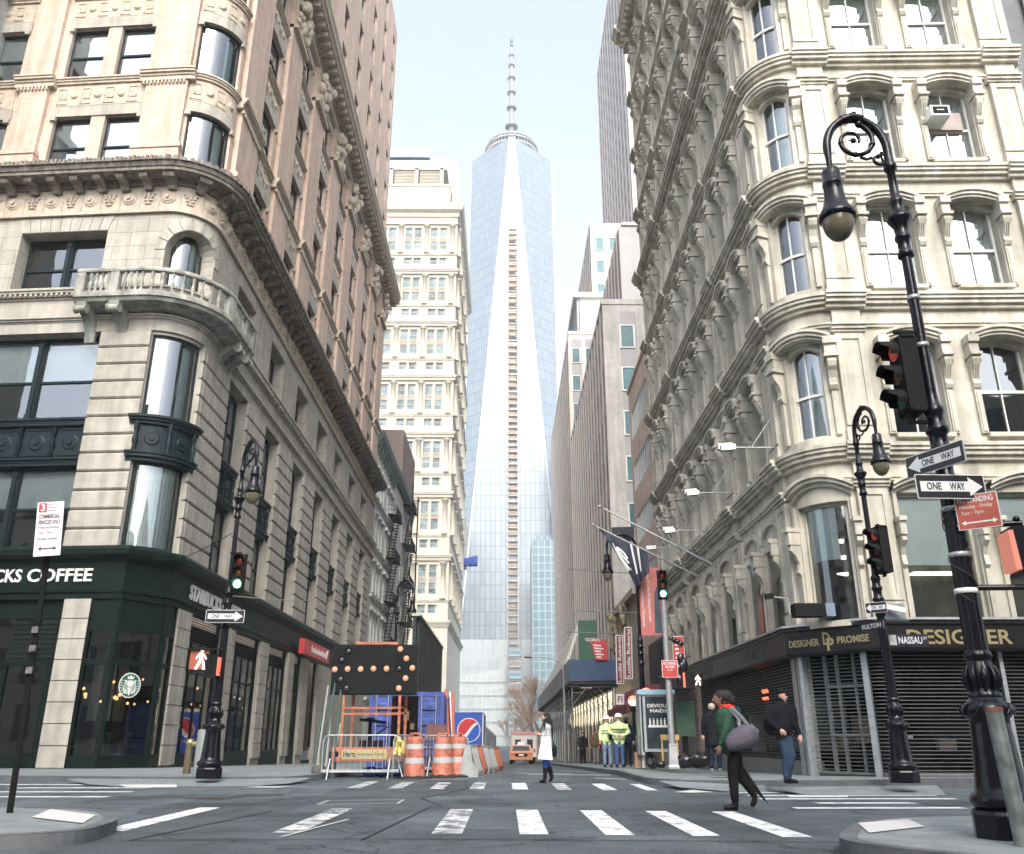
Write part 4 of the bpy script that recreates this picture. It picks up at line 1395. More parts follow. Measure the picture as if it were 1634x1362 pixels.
# paving joints run in plan
t = conc.node_tree
for n in t.nodes:
    if n.type == 'TEX_BRICK':
        for l in list(n.inputs['Vector'].links): t.links.remove(l)
        geo = [q for q in t.nodes if q.type == 'NEW_GEOMETRY'][0]
        t.links.new(geo.outputs['Position'], n.inputs['Vector'])
kerbm = mat('kerb_stone', (0.11, 0.118, 0.125), .8, .2, 3, .3, 30)
def pavement(name, outline, rise, kerb=.16):
    # outline: kerb line first (open), closed behind; top follows the street's fall
    b = MB()
    top = [(x, y, gz(y) + rise(x, y)) for x, y in outline]
    b.add(top, [tuple(range(len(top)))], 0)
    n = len(top)
    for i in range(n):
        a, c = top[i], top[(i + 1) % n]
        b.add([a, c, (c[0], c[1], gz(c[1]) - .1), (a[0], a[1], gz(a[1]) - .1)], [(0, 3, 2, 1)], 1)
    # kerb stone strip
    for i in range(n - 1):
        a, c = Vector(top[i]), Vector(top[i + 1])
        if (c - a).length > 60: continue
        d = (c - a).normalized(); nn = Vector((-d.y, d.x, 0)) * kerb
        b.add([a + Vector((0, 0, .004)), c + Vector((0, 0, .004)), c + nn + Vector((0, 0, .004)), a + nn + Vector((0, 0, .004))], [(0, 1, 2, 3)], 1)
    return tag(b.build(name, [conc, kerbm]), kind='structure')
def dips(lst):
    def f(x, y):
        return .13
    return f
def seg(pts, n=6):
    # round a polyline with a quadratic through each corner
    out = [pts[0]]
    for i in range(1, len(pts) - 1):
        a, b_, c = [Vector(p) for p in pts[i - 1:i + 2]]
        p0 = a.lerp(b_, .6) if i > 1 else a.lerp(b_, .8); p1 = b_.lerp(c, .4)
        for k in range(n + 1):
            t_ = k / n; q = p0.lerp(b_, t_).lerp(b_.lerp(p1, t_), t_); out.append(tuple(q))
    out.append(pts[-1]); return out
pavement('pavement', seg([(-40, 25.8), (-18, 23.9), (-11.5, 23.0), (-8.9, 22.3), (-6.3, 22.2), (-5.0, 22.6), (-4.6, 25), (-4.6, 27)]) + [(-4.6, 148), (-40, 148), (-40, 27)], lambda x, y: .13)
def rise_r(x, y): return .13 + .07 * min(1, max(0, (x - 4) / 4))
pavement('pavement', [(3.25, 148), (3.25, 27)] + seg([(3.25, 24), (3.3, 21.6), (3.9, 20.4), (5.0, 19.8), (7.6, 18.9), (9.4, 19.8), (13, 20.0), (40, 20.0)]) + [(40, 27), (40, 148)], rise_r)
pavement('pavement', seg([(-40, 8.3), (-7, 8.75), (-5.1, 8.9), (-4.2, 9.4), (-4.4, 10.9), (-5.3, 12.4), (-7.2, 13.0), (-40, 13.2)]), lambda x, y: .13)
pavement('pavement', seg([(40, 11.7), (5.6, 11.45), (4.3, 11.1), (3.5, 9.7), (3.0, 8.6), (3.4, 7.75), (4.1, 7.1), (4.4, 3.5), (4.6, 1), (40, 1)]), lambda x, y: .13)

def paintm():
    m = mat('road_paint', (0.62, 0.64, 0.64), .7, .05, 3)
    t = m.node_tree; b = t.nodes['Principled BSDF']
    geo = t.nodes.new('ShaderNodeNewGeometry')
    n = t.nodes.new('ShaderNodeTexNoise'); n.inputs['Scale'].default_value = 2.6; n.inputs['Detail'].default_value = 12; n.inputs['Roughness'].default_value = .82
    t.links.new(geo.outputs['Position'], n.inputs['Vector'])
    r = t.nodes.new('ShaderNodeValToRGB'); r.color_ramp.elements[0].position = .33; r.color_ramp.elements[1].position = .50
    t.links.new(n.outputs['Fac'], r.inputs['Fac'])
    t.links.new(r.outputs[0], b.inputs['Alpha'])
    m2 = m.copy(); m2.name = 'worn_road_paint'
    for q in m2.node_tree.nodes:
        if q.type == 'VALTORGB' and q.outputs[0].links and q.outputs[0].links[0].to_socket.name == 'Alpha':
            q.color_ramp.elements[0].position = .40; q.color_ramp.elements[1].position = .58
    return m, m2
P1, P2 = paintm()
mk = MB()
def quad(pts, mi=0, z=.006, offz=0):
    mk.add([(x, y, gz(y) + z + offz) for x, y in pts], [(0, 1, 2, 3)], mi)
near = [(-4.68, -4.36), (-3.6, -3.3), (-2.62, -2.3), (-.82, -.48), (.16, .48), (1.1, 1.42), (2.04, 2.34), (2.98, 3.3)]
for k, (a, c) in enumerate(near):
    y0, y1 = (10.85 - .1 * k, 14.4 - .12 * k)
    if k == 1: continue
    quad([(a, y0), (c, y0), (c, y1), (a, y1)], 1 if k in (2, 3) else 0)
for k, (a, c) in enumerate([(-3.4, -3.1), (-2.5, -2.2), (-1.6, -1.3), (-.75, -.45), (.15, .48), (1.08, 1.38), (2.0, 2.3), (2.88, 3.12)]):
    quad([(a, 19.8 - .12 * k), (c, 19.8 - .12 * k), (c, 22.8 - .18 * k), (a, 22.8 - .18 * k)], 1 if k in (0, 1, 2, 3, 5) else 0)
for (y, x0, x1) in [(20.0, -10.6, -7.6), (18.55, -12, -7.4), (17.0, -12, -7.2), (21.4, -12.5, -9)]:      # stripes to the left
    quad([(x0, y - .16), (x1, y - .16), (x1, y + .16), (x0, y + .16)])
for (y, x0, x1) in [(18.2, 4.5, 7.5), (17.3, 4.5, 8.0), (16.35, 4.45, 7.9), (15.3, 5.1, 6.7), (14.25, 4.4, 7.0)]:   # stripes to the right
    quad([(x0, y - .15), (x1, y - .15), (x1, y + .15), (x0, y + .15)])
quad([(.2, 29.5), (1.9, 29.0), (2.2, 29.4), (.5, 29.9)]); quad([(.6, 27.2), (3.0, 26.6), (3.1, 26.9), (.7, 27.5)])
quad([(-2.6, 26.0), (-.6, 25.6), (-.6, 25.9), (-2.6, 26.3)], 1); quad([(2.3, 24.8), (3.1, 24.0), (3.2, 24.1), (2.5, 24.9)])
tag(mk.build('road_markings', [P1, P2]), kind='structure')
# repair joints, trench plate, manhole covers
jt = MB()
def strip(p, q, wd, mi=0, z=.008):
    p, q = Vector((*p, 0)), Vector((*q, 0)); d = (q - p).normalized(); n_ = Vector((-d.y, d.x, 0)) * wd / 2
    jt.add([(v.x, v.y, gz(v.y) + z) for v in (p - n_, q - n_, q + n_, p + n_)], [(0, 1, 2, 3)], mi)
for p, q in [((-3.9, 9.9), (-.9, 10.0)), ((-.9, 10.0), (4.2, 9.6)), ((-3.6, 12.1), (-1.9, 12.2)), ((-3.9, 9.9), (-3.4, 13.8)), ((-1.5, 9.9), (-1.15, 14.6)), ((-6.5, 15.2), (-1.4, 15.4)), ((-1.5, 16.6), (-.8, 19.5)), ((-1.0, 14.7), (-1.5, 16.6)), ((-.8, 19.5), (-1.0, 23.5)), ((-4.6, 15.8), (-2.2, 16.2))]:
    strip(p, q, .035)
for p, q in [((-3.0, 15.0), (-1.75, 15.25)), ((-3.0, 15.9), (-1.75, 16.1)), ((-3.0, 15.0), (-3.0, 15.9)), ((-1.75, 15.2), (-1.75, 16.1)), ((-2.4, 10.2), (-2.05, 12.3))]:
    strip(p, q, .05, 1, .01)
for (x, y, r_) in [(-5.3, 17.0, .55), (-4.6, 17.6, .45), (-8.4, 26.0, .4), (5.4, 22.2, .5), (7.0, 15.0, .3)]:
    off = .0 if not (y > 21.9) else .135
    vs = [(x + r_ * math.cos(k * math.pi / 12), y + r_ * math.sin(k * math.pi / 12), off + .009 + (0.03 if off else 0)) for k in range(24)]
    jt.add(vs, [tuple(range(24))], 2)
tag(jt.build('road_repairs', [mat('joint_tar', (.025, .025, .027), .9), mat('pale_grout', (.42, .42, .40), .9, .2, 6), mat('iron_cover', (.07, .07, .07), .6, .5, 12, .5, 40)]), kind='structure')
# pale tactile ramps at the corners, on the dropped kerbs
rp = MB(); ap_ = MB()
def plane_pt(px, py, f):
    z = .03
    for _ in range(20): v = atZ(px, py, z); z = f(v.y)
    return (v.x, v.y, z)
zl = lambda y: .008 + .045 * max(0, y - 20.5)
zr = lambda y: .008 + .06 * max(0, y - 17.3)
zr2 = lambda y: .008 + .05 * max(0, y - 18.4)
fl_ = lambda y: .137
for pts, f in [([(190, 1248.5), (282, 1248.5), (284, 1242), (204, 1241.5)], zl), ([(412, 1247), (466, 1246), (445, 1241), (391, 1242)], zl), ([(50, 1304), (132, 1313.5), (153, 1300.5), (81, 1291)], fl_),
               ([(1255, 1261.5), (1352, 1261.5), (1351, 1255.5), (1258, 1255.5)], zr), ([(1074, 1252.5), (1105, 1256), (1140, 1252.5), (1105, 1249.5)], zr2), ([(1369, 1313), (1387, 1329), (1475, 1319), (1450, 1307)], fl_)]:
    q = [plane_pt(x, y, f) for x, y in pts]
    rp.add([(x, y, z + .004) for x, y, z in q], [(0, 1, 2, 3)])
def apron(outline, f): ap_.add([(x, y, f(y)) for x, y in outline], [tuple(range(len(outline)))])
apron([(-10.5, 22.3), (-9.4, 21.0), (-8.4, 20.5), (-5.7, 20.5), (-4.9, 21.2), (-4.7, 22.6)], zl)
apron([(3.4, 20.6), (3.6, 19.2), (4.4, 18.5), (5.2, 18.4), (5.6, 20.2)], zr2)
apron([(5.2, 18.6), (5.6, 17.35), (8.2, 17.3), (8.8, 18.9)], zr)
tag(rp.build('tactile_ramp', mat('ramp_paving', (.52, .52, .50), .8, .08, 8, .3, 30)), kind='structure')
tag(ap_.build('dropped_kerb', conc), kind='structure')

# ================================================================== buildings beyond, left side of the street
def simple_windows(P, parent, rows, cols, W, H, style, name='window', d=-.25, var=None):
    for z in rows:
        for s in cols: put_window(P, s, z, d, W, H, style, parent, name, var)

# pale walk-up with fire escape
def fire_escape(parent, P, s, levels, wd=3.2):
    for i, z in enumerate(levels):
        b = MB()
        for k in range(12): b.fbox(P, s + wd * k / 12, s + wd * k / 12 + .18, z, z + .08, 0, 1.2)
        for q in (0, .35, .7, 1.03): b.fbox(P, s, s + wd, z - .04, z, q, q + .04)
        for zz in (.5, 1.0): b.fbox(P, s, s + wd, z + zz, z + zz + .04, 1.02, 1.06); 
        for q in (s, s + wd - .04):
            b.fbox(P, q, q + .04, z + 1.0, z + 1.04, 0, 1.05); b.fbox(P, q, q + .04, z + .5, z + .54, 0, 1.05)
        k = 0
        while k < wd: b.fbox(P, s + k, s + k + .05, z, z + 1.0, 1.0, 1.06); k += .22
        for q in (s + .2, s + wd - .3):
            p0 = (*P.at(q, .02), z - 1.1); p1 = (*P.at(q, 1.0), z - .05); b.beam(p0, p1, .06)
        if i + 1 < len(levels):
            z2 = levels[i + 1]
            for o in (.3, .75):
                p0 = (*P.at(s + .4, o), z + .05); p1 = (*P.at(s + wd - .5, o), z2 - .05); b.beam(p0, p1, .09, .2)
            for k in range(1, 12):
                f = k / 12; q = s + .4 + (wd - .9) * f; zz = z + (z2 - z) * f
                b.fbox(P, q - .12, q + .12, zz, zz + .06, .3, .95)
        b.build('fire_escape_landing', M['blk'], parent)

P1s = Path([(-12.7, 80.6), (-12.7, 94.0), (-30, 94.0)]).zero_at(0)
W1 = thing('walk_up_building', 'pale grey walk-up with green cornice and black fire escape, nearest past the pink corner building', 'building', (-18, 87, -1.1), world=True)
b = MB(); ops = []
rows1 = [5.0, 9.6, 14.2, 18.8, 23.4]; cols1 = [1.6, 3.6, 5.6, 8.6, 10.6, 12.3]
for z in rows1:
    for s in cols1: ops.append((s - .55, s + .55, z, z + 2.7))
b.fwall(P1s, 0, 13.4, -2, 29.5, ops, .3); b.fwall(P1s, 13.4, 30, -2, 29.5, [], .3)
for z in rows1:
    for s in cols1:
        b.fbox(P1s, s - .75, s + .75, z + 2.75, z + 3.05, -.02, .25); b.fbox(P1s, s - .7, s + .7, z - .2, z, -.02, .18)
    ledge(b, P1s, 0, 13.4, z - .5, [(.3, .1), (.22, .15)])
b.build('wall', mat('pale_stone_front', (.62, .64, .62), .85, .1, 2, streak=.2), W1)
simple_windows(P1s, W1, rows1, cols1, 1.1, 2.7, 'far')
c = MB(); c.fprof(P1s, -.1, 13.5, [(-.05, 28.2), (.2, 28.2), (.3, 28.7), (.55, 29.1), (.6, 29.8), (-.05, 30.0)])
for k in range(9): c.fprof(P1s, .3 + k * 1.5, .6 + k * 1.5, [(0, 27.3), (.2, 27.5), (.4, 28.6), (.45, 29.1), (0, 29.1)])
c.build('roof_cornice', mat('green_copper', (.03, .065, .055), .6, .3, 3), W1)
fire_escape(W1, P1s, 8.2, rows1, 4.2)
bb = MB(); bb.fbox(P1s, 0, 13.4, -1, 29, -1.2, -1.1); bb.build('interior_wall', M['dark'], W1)

P2s = Path([(-12.7, 94.1), (-12.7, 112.0), (-30, 112.0)]).zero_at(0)
W2 = thing('brick_walk_up', 'dark brick walk-up with tall black fire escape just before the white tower', 'building', (-18, 103, -1.5), world=True)
b = MB(); ops = []
rows2 = [4.5, 9.2, 13.9, 18.6, 23.3]; cols2 = [1.5, 4.0, 8.5, 11, 14.5]
for z in rows2:
    for s in cols2: ops.append((s - .6, s + .6, z, z + 2.5))
b.fwall(P2s, 0, 17.9, -3, 29.5, ops, .3, 1); b.fwall(P2s, 17.9, 35, -3, 29.5, [], .3)
b.box(-24, -12.75, 94.12, 94.5, -3, 29.5, 1)
b.box(-19.5, -13.1, 104, 118, 29.0, 38.3, 0)
b.build('wall', [M['brick'], mat('grey_cement_front', (.52, .52, .50), .9, .15, 2, streak=.25)], W2)
simple_windows(P2s, W2, rows2, cols2, 1.2, 2.5, 'far')
c = MB(); c.fprof(P2s, 0, 18, [(-.05, 28.6), (.2, 28.7), (.6, 29.3), (.65, 29.9), (-.05, 30.0)]); c.build('roof_cornice', MATS['green_copper'], W2)
fire_escape(W2, P2s, 9.0, [3.5] + rows2 + [28.2], 5.5)
b = MB()
for s_ in (8.6, 14.8): b.fbox(P2s, s_, s_ + .12, 0, 31, 1.05, 1.2)
b.build('drop_pole', M['blk'], W2)
bb = MB(); bb.fbox(P2s, 0, 17.9, -1, 29, -1.2, -1.1); bb.build('interior_wall', M['dark'], W2)

# white classical tower of stacked colonnades
TW = thing('white_classical_tower', 'white stone office tower of stacked colonnades filling the left side behind the fire escapes', 'building', (-40, 205, -3), world=True)
wst = mat('white_granite', (0.60, 0.565, 0.48), .85, .05, .4, streak=.08)
PT = Path([(-70, 185), (-12.3, 185), (-12.3, 240)]).zero_at(1)
tiers = [24.4, 38.5, 52.6, 66.7, 80.8, 94.9, 109.0, 122.5]
b = MB(); ops = []
cxs = [-16.75 - 6.35 * k for k in range(7)]
for i in range(7):
    z = tiers[i]
    for x in cxs:
        s = x + 12.3
        for (dx) in (-1.15, 1.15):
            ops.append((s + dx - .95, s + dx + .95, z + 5.6, z + 12.0)); ops.append((s + dx - .95, s + dx + .95, z + 1.6, z + 3.4))
sides = [6 + 11 * k for k in range(4)]
colm = MB().lathe([(.75, 4.6), (.75, 4.9), (.6, 5.1), (.52, 12.0), (.8, 12.1), (.8, 12.5)], (0, 0, 0), 10).mesh('column', wst)
b.fwall(PT, -57.7, 0, -5, 127, ops, .6); b.fwall(PT, 0, 55, -5, 127, [(s - 1.6, s + 1.6, tiers[i] + 4, tiers[i] + 12) for i in range(7) for s in sides], .6)
b.build('wall', wst, TW)
bb = MB(); bb.fbox(PT, -57.7, 55, -5, 127, -2.2, -2); bb.build('interior_wall', M['dark'], TW)
for i in range(7):
    z = tiers[i]
    l = MB(); ledge(l, PT, -57.7, 55, z, [(.75, .3), (.6, .3), (.35, .4), (.2, .3)]); ledge(l, PT, -57.7, 55, z + 4.6, [(.3, .3), (.2, .3)])
    l.fbox(PT, -57.7, 55, z + 12.8, z + 13.0, -.1, .45)
    l.build('ledge', wst, TW)
    for x in [cxs[0] + 3.17] + [q - 3.17 for q in cxs]:
        s = x + 12.3
        px_, py_ = PT.at(s, .1)
        link('column', colm, TW, Matrix.Translation((px_, py_, z)))
    for s in [2.2] + [q + 5.5 for q in sides]:
        px_, py_ = PT.at(s, .35); link('column', colm, TW, Matrix.Translation((px_, py_, z)))
c = MB(); c.fprof(PT, -57.7, 55, [(-.1, 124), (.3, 124), (.5, 125), (1.3, 125.6), (1.5, 126.6), (1.6, 127.4), (-.1, 127.8)])
for k in range(12): c.fbox(PT, -1 - k * 5, -.3 - k * 5, 127.4, 128.0, .8, 1.4)
c.box(-69, -14.5, 187, 235, 127.4, 134.5); c.box(-69, -14.3, 186.8, 235, 134.5, 135.2)
c.build('top_cornice', wst, TW)
tc = MB()
for k in range(3):                      # louvred plant floor with piers
    x1 = -17.5 - k * 6.6
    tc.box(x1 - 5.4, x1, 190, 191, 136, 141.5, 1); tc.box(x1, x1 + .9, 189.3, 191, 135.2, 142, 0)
    for q in range(12): tc.box(x1 - 5.4, x1, 189.7, 190.2, 136 + q * .46, 136.2 + q * .46, 0)
tc.box(-60, -15.6, 189.3, 232, 141.5, 143, 0)
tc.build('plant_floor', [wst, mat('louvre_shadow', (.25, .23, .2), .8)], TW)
tw = {}
def tower_win():
    f = MB(); g = MB()
    for (z0, z1) in ((5.6, 12.0),):
        f.box(-.95, -.85, 0, .3, z0, z1); f.box(.85, .95, 0, .3, z0, z1)
        for (a, c_) in ((5.6, 5.75), (8.15, 8.3), (9.2, 9.35), (11.85, 12.0)): f.box(-.85, .85, 0, .3, a, c_)
        f.box(-.85, .85, .05, .3, 8.3, 9.2, 1)
        f.box(-.85, .85, .1, .2, 6.9, 7.0); f.box(-.85, .85, .1, .2, 10.5, 10.6)
        g.add([(-.85, .2, 5.7), (.85, .2, 5.7), (.85, .2, 8.2), (-.85, .2, 8.2)], [(0, 1, 2, 3)]); g.add([(-.85, .2, 9.3), (.85, .2, 9.3), (.85, .2, 11.9), (-.85, .2, 11.9)], [(0, 1, 2, 3)])
        g.add([(-.95, .2, 1.6), (.95, .2, 1.6), (.95, .2, 3.4), (-.95, .2, 3.4)], [(0, 1, 2, 3)])
        f.box(-.95, .95, .1, .25, 2.4, 2.5)
    return f.mesh('window', [wst, mat('bronze_panel', (.36, .29, .22), .6, .2, .5)]), g.mesh('pane', mat('tower_pane', (.20, .27, .30), .3, .5, .35, spec=.3))
fm, gm_ = tower_win()
for i in range(7):
    for x in cxs[:5]:
        for dx in (-1.15, 1.15):
            o = link('window', fm, TW, PT.frame(x + 12.3 + dx, tiers[i], -.25)); link('pane', gm_, o)

# glass tower showing behind the white one
GB = thing('blue_glass_block', 'blue glass office block peeping over the roof of the white classical tower', 'building', (-30, 240, -3), world=True)
def curtain(name, col, line, sx, sz, off=0.06, sgn=.9, rough=.12, refl=.5, metal=.7, ang=None, hz=None):
    m = bpy.data.materials.new(name); m.use_nodes = True; t = m.node_tree; b = t.nodes['Principled BSDF']
    b.inputs['Metallic'].default_value = metal; b.inputs['Roughness'].default_value = rough
    geo = t.nodes.new('ShaderNodeNewGeometry'); sp = t.nodes.new('ShaderNodeSeparateXYZ'); t.links.new(geo.outputs['Position'], sp.inputs[0])
    ad = t.nodes.new('ShaderNodeMath'); ad.operation = 'MULTIPLY_ADD'; ad.inputs[1].default_value = sgn; t.links.new(sp.outputs[1], ad.inputs[0]); t.links.new(sp.outputs[0], ad.inputs[2])
    cb = t.nodes.new('ShaderNodeCombineXYZ'); t.links.new(ad.outputs[0], cb.inputs[0]); t.links.new(sp.outputs[2], cb.inputs[1])
    br = t.nodes.new('ShaderNodeTexBrick'); br.offset = 0
    br.inputs['Scale'].default_value = 1; br.inputs['Brick Width'].default_value = sx; br.inputs['Row Height'].default_value = sz
    br.inputs['Mortar Size'].default_value = off; br.inputs['Mortar Smooth'].default_value = 0
    c2 = tuple(min(1, c * 1.22) for c in col)
    br.inputs['Color1'].default_value = (*col, 1); br.inputs['Color2'].default_value = (*c2, 1); br.inputs['Mortar'].default_value = (*line, 1)
    t.links.new(cb.outputs[0], br.inputs['Vector']); t.links.new(br.outputs[0], b.inputs['Base Color'])
    return m
b = MB(); b.box(-60, -15.5, 225, 262, -4, 172); b.box(-60, -24, 224, 262, 172, 175)
b.build('curtain_wall', curtain('blue_curtain_wall', (.22, .34, .42), (.6, .65, .68), 1.6, 3.9), GB)

SB = thing('slim_office_tower', 'slim pale tower with punched windows seen in the gap right of the white classical tower', 'building', (-19, 310, -3), world=True)
b = MB(); b.box(-26, -17.6, 300, 330, -4, 62, 0); b.box(-24, -15.0, 300, 330, 62, 78, 1)
for j in range(17): b.box(-18.9, -17.9, 299.9, 300.2, 3 + j * 3.4, 5 + j * 3.4, 2)
for j in range(4):
    for k in range(3): b.box(-22.5 + k * 2.6, -21.3 + k * 2.6, 299.9, 300.2, 63.5 + j * 3.5, 65.7 + j * 3.5, 2)
b.build('wall', [mat('blue_grey_wall', (.35, .42, .46), .7, .05, .1), wst, mat('dark_window', (.08, .12, .15), .3)], SB)
FLG = thing('blue_wrapped_scaffold', 'bright blue scaffold netting on the ledge between the two pale towers', 'scaffold net', (-14, 240, 30), world=True)
b = MB(); rr = random.Random(4)
for k in range(9):
    x = -13.6 + k * .62; b.hexa([(x, 241, 46.6 + rr.random() * .6), (x + .65, 241, 46.9 + rr.random() * .5), (x + .65, 242, 46.9), (x, 242, 46.6)], [(x, 241, 48.4 + k * .12 + rr.random() * .6), (x + .65, 241, 48.5 + k * .13), (x + .65, 242, 48.5 + k * .13), (x, 242, 48.4 + k * .12)])
b.beam((-14, 241.5, 46.4), (-8, 241.5, 47.4), .3); b.beam((-13.4, 241.5, 46), (-13.4, 241.5, -3), .25)
b.build('netting', mat('blue_netting', (.05, .12, .5), .7, .3, 1), FLG)

# ================================================================== the tall glass tower at the end of the street
WT = thing('tapering_glass_skyscraper', 'very tall tapering glass skyscraper with ringed spire closing the end of the street', 'skyscraper', (3.5, 551, -3), world=True)
cx_, cy_, zb, zt = 3.6, 551.0, 56.0, 417.0
hb = 31.0
base = [(cx_ - hb, cy_ - hb), (cx_ + hb, cy_ - hb), (cx_ + hb, cy_ + hb), (cx_ - hb, cy_ + hb)]
tp = [(cx_, cy_ - hb), (cx_ + hb, cy_), (cx_, cy_ + hb), (cx_ - hb, cy_)]
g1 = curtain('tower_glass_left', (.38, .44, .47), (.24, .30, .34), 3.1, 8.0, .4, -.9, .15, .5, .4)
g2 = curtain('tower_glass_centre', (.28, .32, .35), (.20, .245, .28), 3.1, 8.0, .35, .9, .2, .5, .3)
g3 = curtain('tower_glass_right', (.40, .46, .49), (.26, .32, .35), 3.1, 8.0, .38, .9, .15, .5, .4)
def facet(pts, m, name='glass_facet'):
    b = MB(); b.add(pts, [tuple(range(len(pts)))]); return b.build(name, m, WT)
B3 = [(*p, zb) for p in base]; T3 = [(*p, zt) for p in tp]
w_ = 1.6
def near_top(i): return T3[i]
F0 = [(T3[0][0] - w_, T3[0][1] + w_, zt), (T3[0][0] + w_, T3[0][1] + w_, zt)]
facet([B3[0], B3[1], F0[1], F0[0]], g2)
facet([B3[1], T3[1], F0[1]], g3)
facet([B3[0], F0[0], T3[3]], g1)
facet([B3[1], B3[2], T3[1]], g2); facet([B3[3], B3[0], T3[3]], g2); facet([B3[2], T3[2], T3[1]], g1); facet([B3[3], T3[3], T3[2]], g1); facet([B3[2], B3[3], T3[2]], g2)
r_ = MB()
for a, c in ((B3[0], F0[0]), (B3[1], F0[1]), (B3[0], T3[3]), (B3[1], T3[1])): r_.beam(a, c, .9, .9)
r_.add([F0[0], F0[1], T3[1], T3[2], T3[3]], [(0, 1, 2, 3, 4)])
r_.build('edge_trim', mat('bright_trim', (.7, .72, .73), .4, .02, .1), WT)
pd = MB(); pd.box(cx_ - hb, cx_ + hb, cy_ - hb, cy_ + hb, -4, zb); pd.build('podium', curtain('podium_glass', (.42, .46, .47), (.55, .56, .55), 2.2, 7.5, .2, .9, .3, .3, .3), WT)
ring = MB()
for (r0_, z0_) in ((19.5, 422.5), (20.5, 426.0), (19.8, 429.0)):
    ring.lathe([(r0_ - .9, z0_), (r0_, z0_), (r0_, z0_ + 1.0), (r0_ - .9, z0_ + 1.0), (r0_ - .9, z0_)], (cx_, cy_, 0), 48, sm=False)
for k in range(48):
    a = 2 * math.pi * k / 48; ring.beam((cx_ + 19 * math.cos(a), cy_ + 19 * math.sin(a), 417), (cx_ + 20 * math.cos(a), cy_ + 20 * math.sin(a), 430), .5)
ring.build('roof_ring', mat('ring_steel', (.42, .45, .46), .5, .1, .2), WT)
sp_ = MB(); sp_.lathe([(2.8, 417), (2.4, 440), (1.9, 452), (1.7, 500), (1.2, 520), (.6, 533), (.15, 541)], (cx_, cy_, 0), 10)
for k in range(4):
    a = k * math.pi / 2 + .5; sp_.beam((cx_ + 15 * math.cos(a), cy_ + 15 * math.sin(a), 425), (cx_ + 1.5 * math.cos(a), cy_ + 1.5 * math.sin(a), 449), .25)
sp_.build('spire', mat('spire_grey', (.30, .32, .33), .6, .05, .2), WT)
for z_, q in ((449, 5.0), (467, 3.9), (482, 3.5), (496.5, 3.2), (509, 2.8), (519.5, 2.2), (530, 1.6), (534, 1.2)):
    b = MB(); b.lathe([(1.5, z_), (q, z_ + .4), (q, z_ + 1.6), (1.5, z_ + 2.0)], (cx_, cy_, 0), 16, sm=False); b.build('spire_ring', mat('ring_grey', (.24, .25, .26), .6), WT)
h = MB()      # builders' hoist on the near face
zz = 20
while zz < 338:
    f = (zz - zb) / (zt - zb); x0 = cx_ - 3.3 + .6; 
    h.box(x0, x0 + 6.6, cy_ - hb - 2.6, cy_ - hb - .2, zz, zz + .7, 0)
    if int(zz / 4.1) % 3: h.box(x0 + .8, x0 + 5.2, cy_ - hb - 2.2, cy_ - hb - .6, zz + 1.0, zz + 2.6, 1)
    zz += 4.1
for x in (0.9, 7.2): h.box(x, x + .5, cy_ - hb - 2.6, cy_ - hb - 2.1, -3, 338, 2); h.box(x, x + .5, cy_ - hb - .6, cy_ - hb - .2, -3, 338, 2)
h.box(0.6, 7.9, cy_ - hb - 2.8, cy_ - hb, 246, 248, 3)
h.build('builders_hoist', [mat('hoist_tan', (.58, .50, .41), .7, .1, .2), mat('hoist_tan_dark', (.40, .31, .23), .7, .2, .2), mat('hoist_pale', (.7, .62, .52), .7), M['steeld']], WT)

GT = thing('teal_reflection_block', 'teal block standing in for a reflection in the lower right of the tapering skyscraper', 'building', (20, 455, -3), world=True)  # added block imitating a neighbour's reflection in the skyscraper glass
b = MB(); b.box(13.4, 40, 440, 470, -4, 98); b.box(15, 24, 445, 465, 98, 101); b.box(26, 38, 446, 462, 98, 103)
b.build('curtain_wall', curtain('teal_reflection', (.12, .20, .23), (.30, .36, .38), 3.2, 4.1, .3, .9, .3, .5, .2), GT)
GT2 = thing('pale_blue_reflection_block', 'taller pale blue block standing in for a reflection, just behind the teal one', 'building', (36, 500, -3), world=True)  # second added block, a mirrored neighbour given solid shape
b = MB(); b.hexa([(26, 480, -4), (60, 480, -4), (60, 505, -4), (26, 505, -4)], [(27.8, 480, 175), (60, 480, 178), (60, 505, 178), (27.8, 505, 175)]); b.build('curtain_wall', curtain('paleblue_reflection', (.20, .30, .38), (.36, .42, .46), 3.2, 4.1, .2, .9, .3, .5, .3), GT2)

LW = thing('low_glazed_hall', 'low pale glazed hall at the end of the street left of the bare trees', 'building', (-10, 455, -3), world=True)
b = MB(); b.hexa([(-24, 440, -4), (2, 440, -4), (2, 475, -4), (-24, 475, -4)], [(-22.5, 440, 30), (2, 440, 34), (2, 475, 34), (-22.5, 475, 30)], 0)
for k in range(27): b.box(-23.6 + k * .97, -23.45 + k * .97, 439.6, 440, -4, 31, 1)
for j in range(5): b.box(-24, 2, 439.5, 440, 2 + j * 6.2, 2.4 + j * 6.2, 2)
b.build('glazed_wall', [curtain('hall_glazing', (.46, .50, .50), (.6, .6, .58), .97, 3.1, .06, .9, .3, .3, .2), M['white'], mat('grey_band', (.4, .42, .42), .6)], LW)
HC = thing('hoist_cabin_stack', 'stack of blue and brown hoist cabins at the foot of the skyscraper', 'hoist', (4, 438, -3), world=True)
b = MB()
for j in range(9): b.box(1.7, 7.6, 432, 436, j * 5.2 - 3, j * 5.2 + .6, j % 2); b.box(2.2, 7.0, 431.8, 432, j * 5.2 - 1.6, j * 5.2 - .2, 2)
b.box(1.4, 1.8, 431.8, 436, -3, 46, 2); b.box(7.4, 7.8, 431.8, 436, -3, 46, 2)
b.build('cabins', [mat('cabin_blue', (.25, .42, .5), .6), mat('cabin_brown', (.4, .33, .28), .6), M['steeld']], HC)

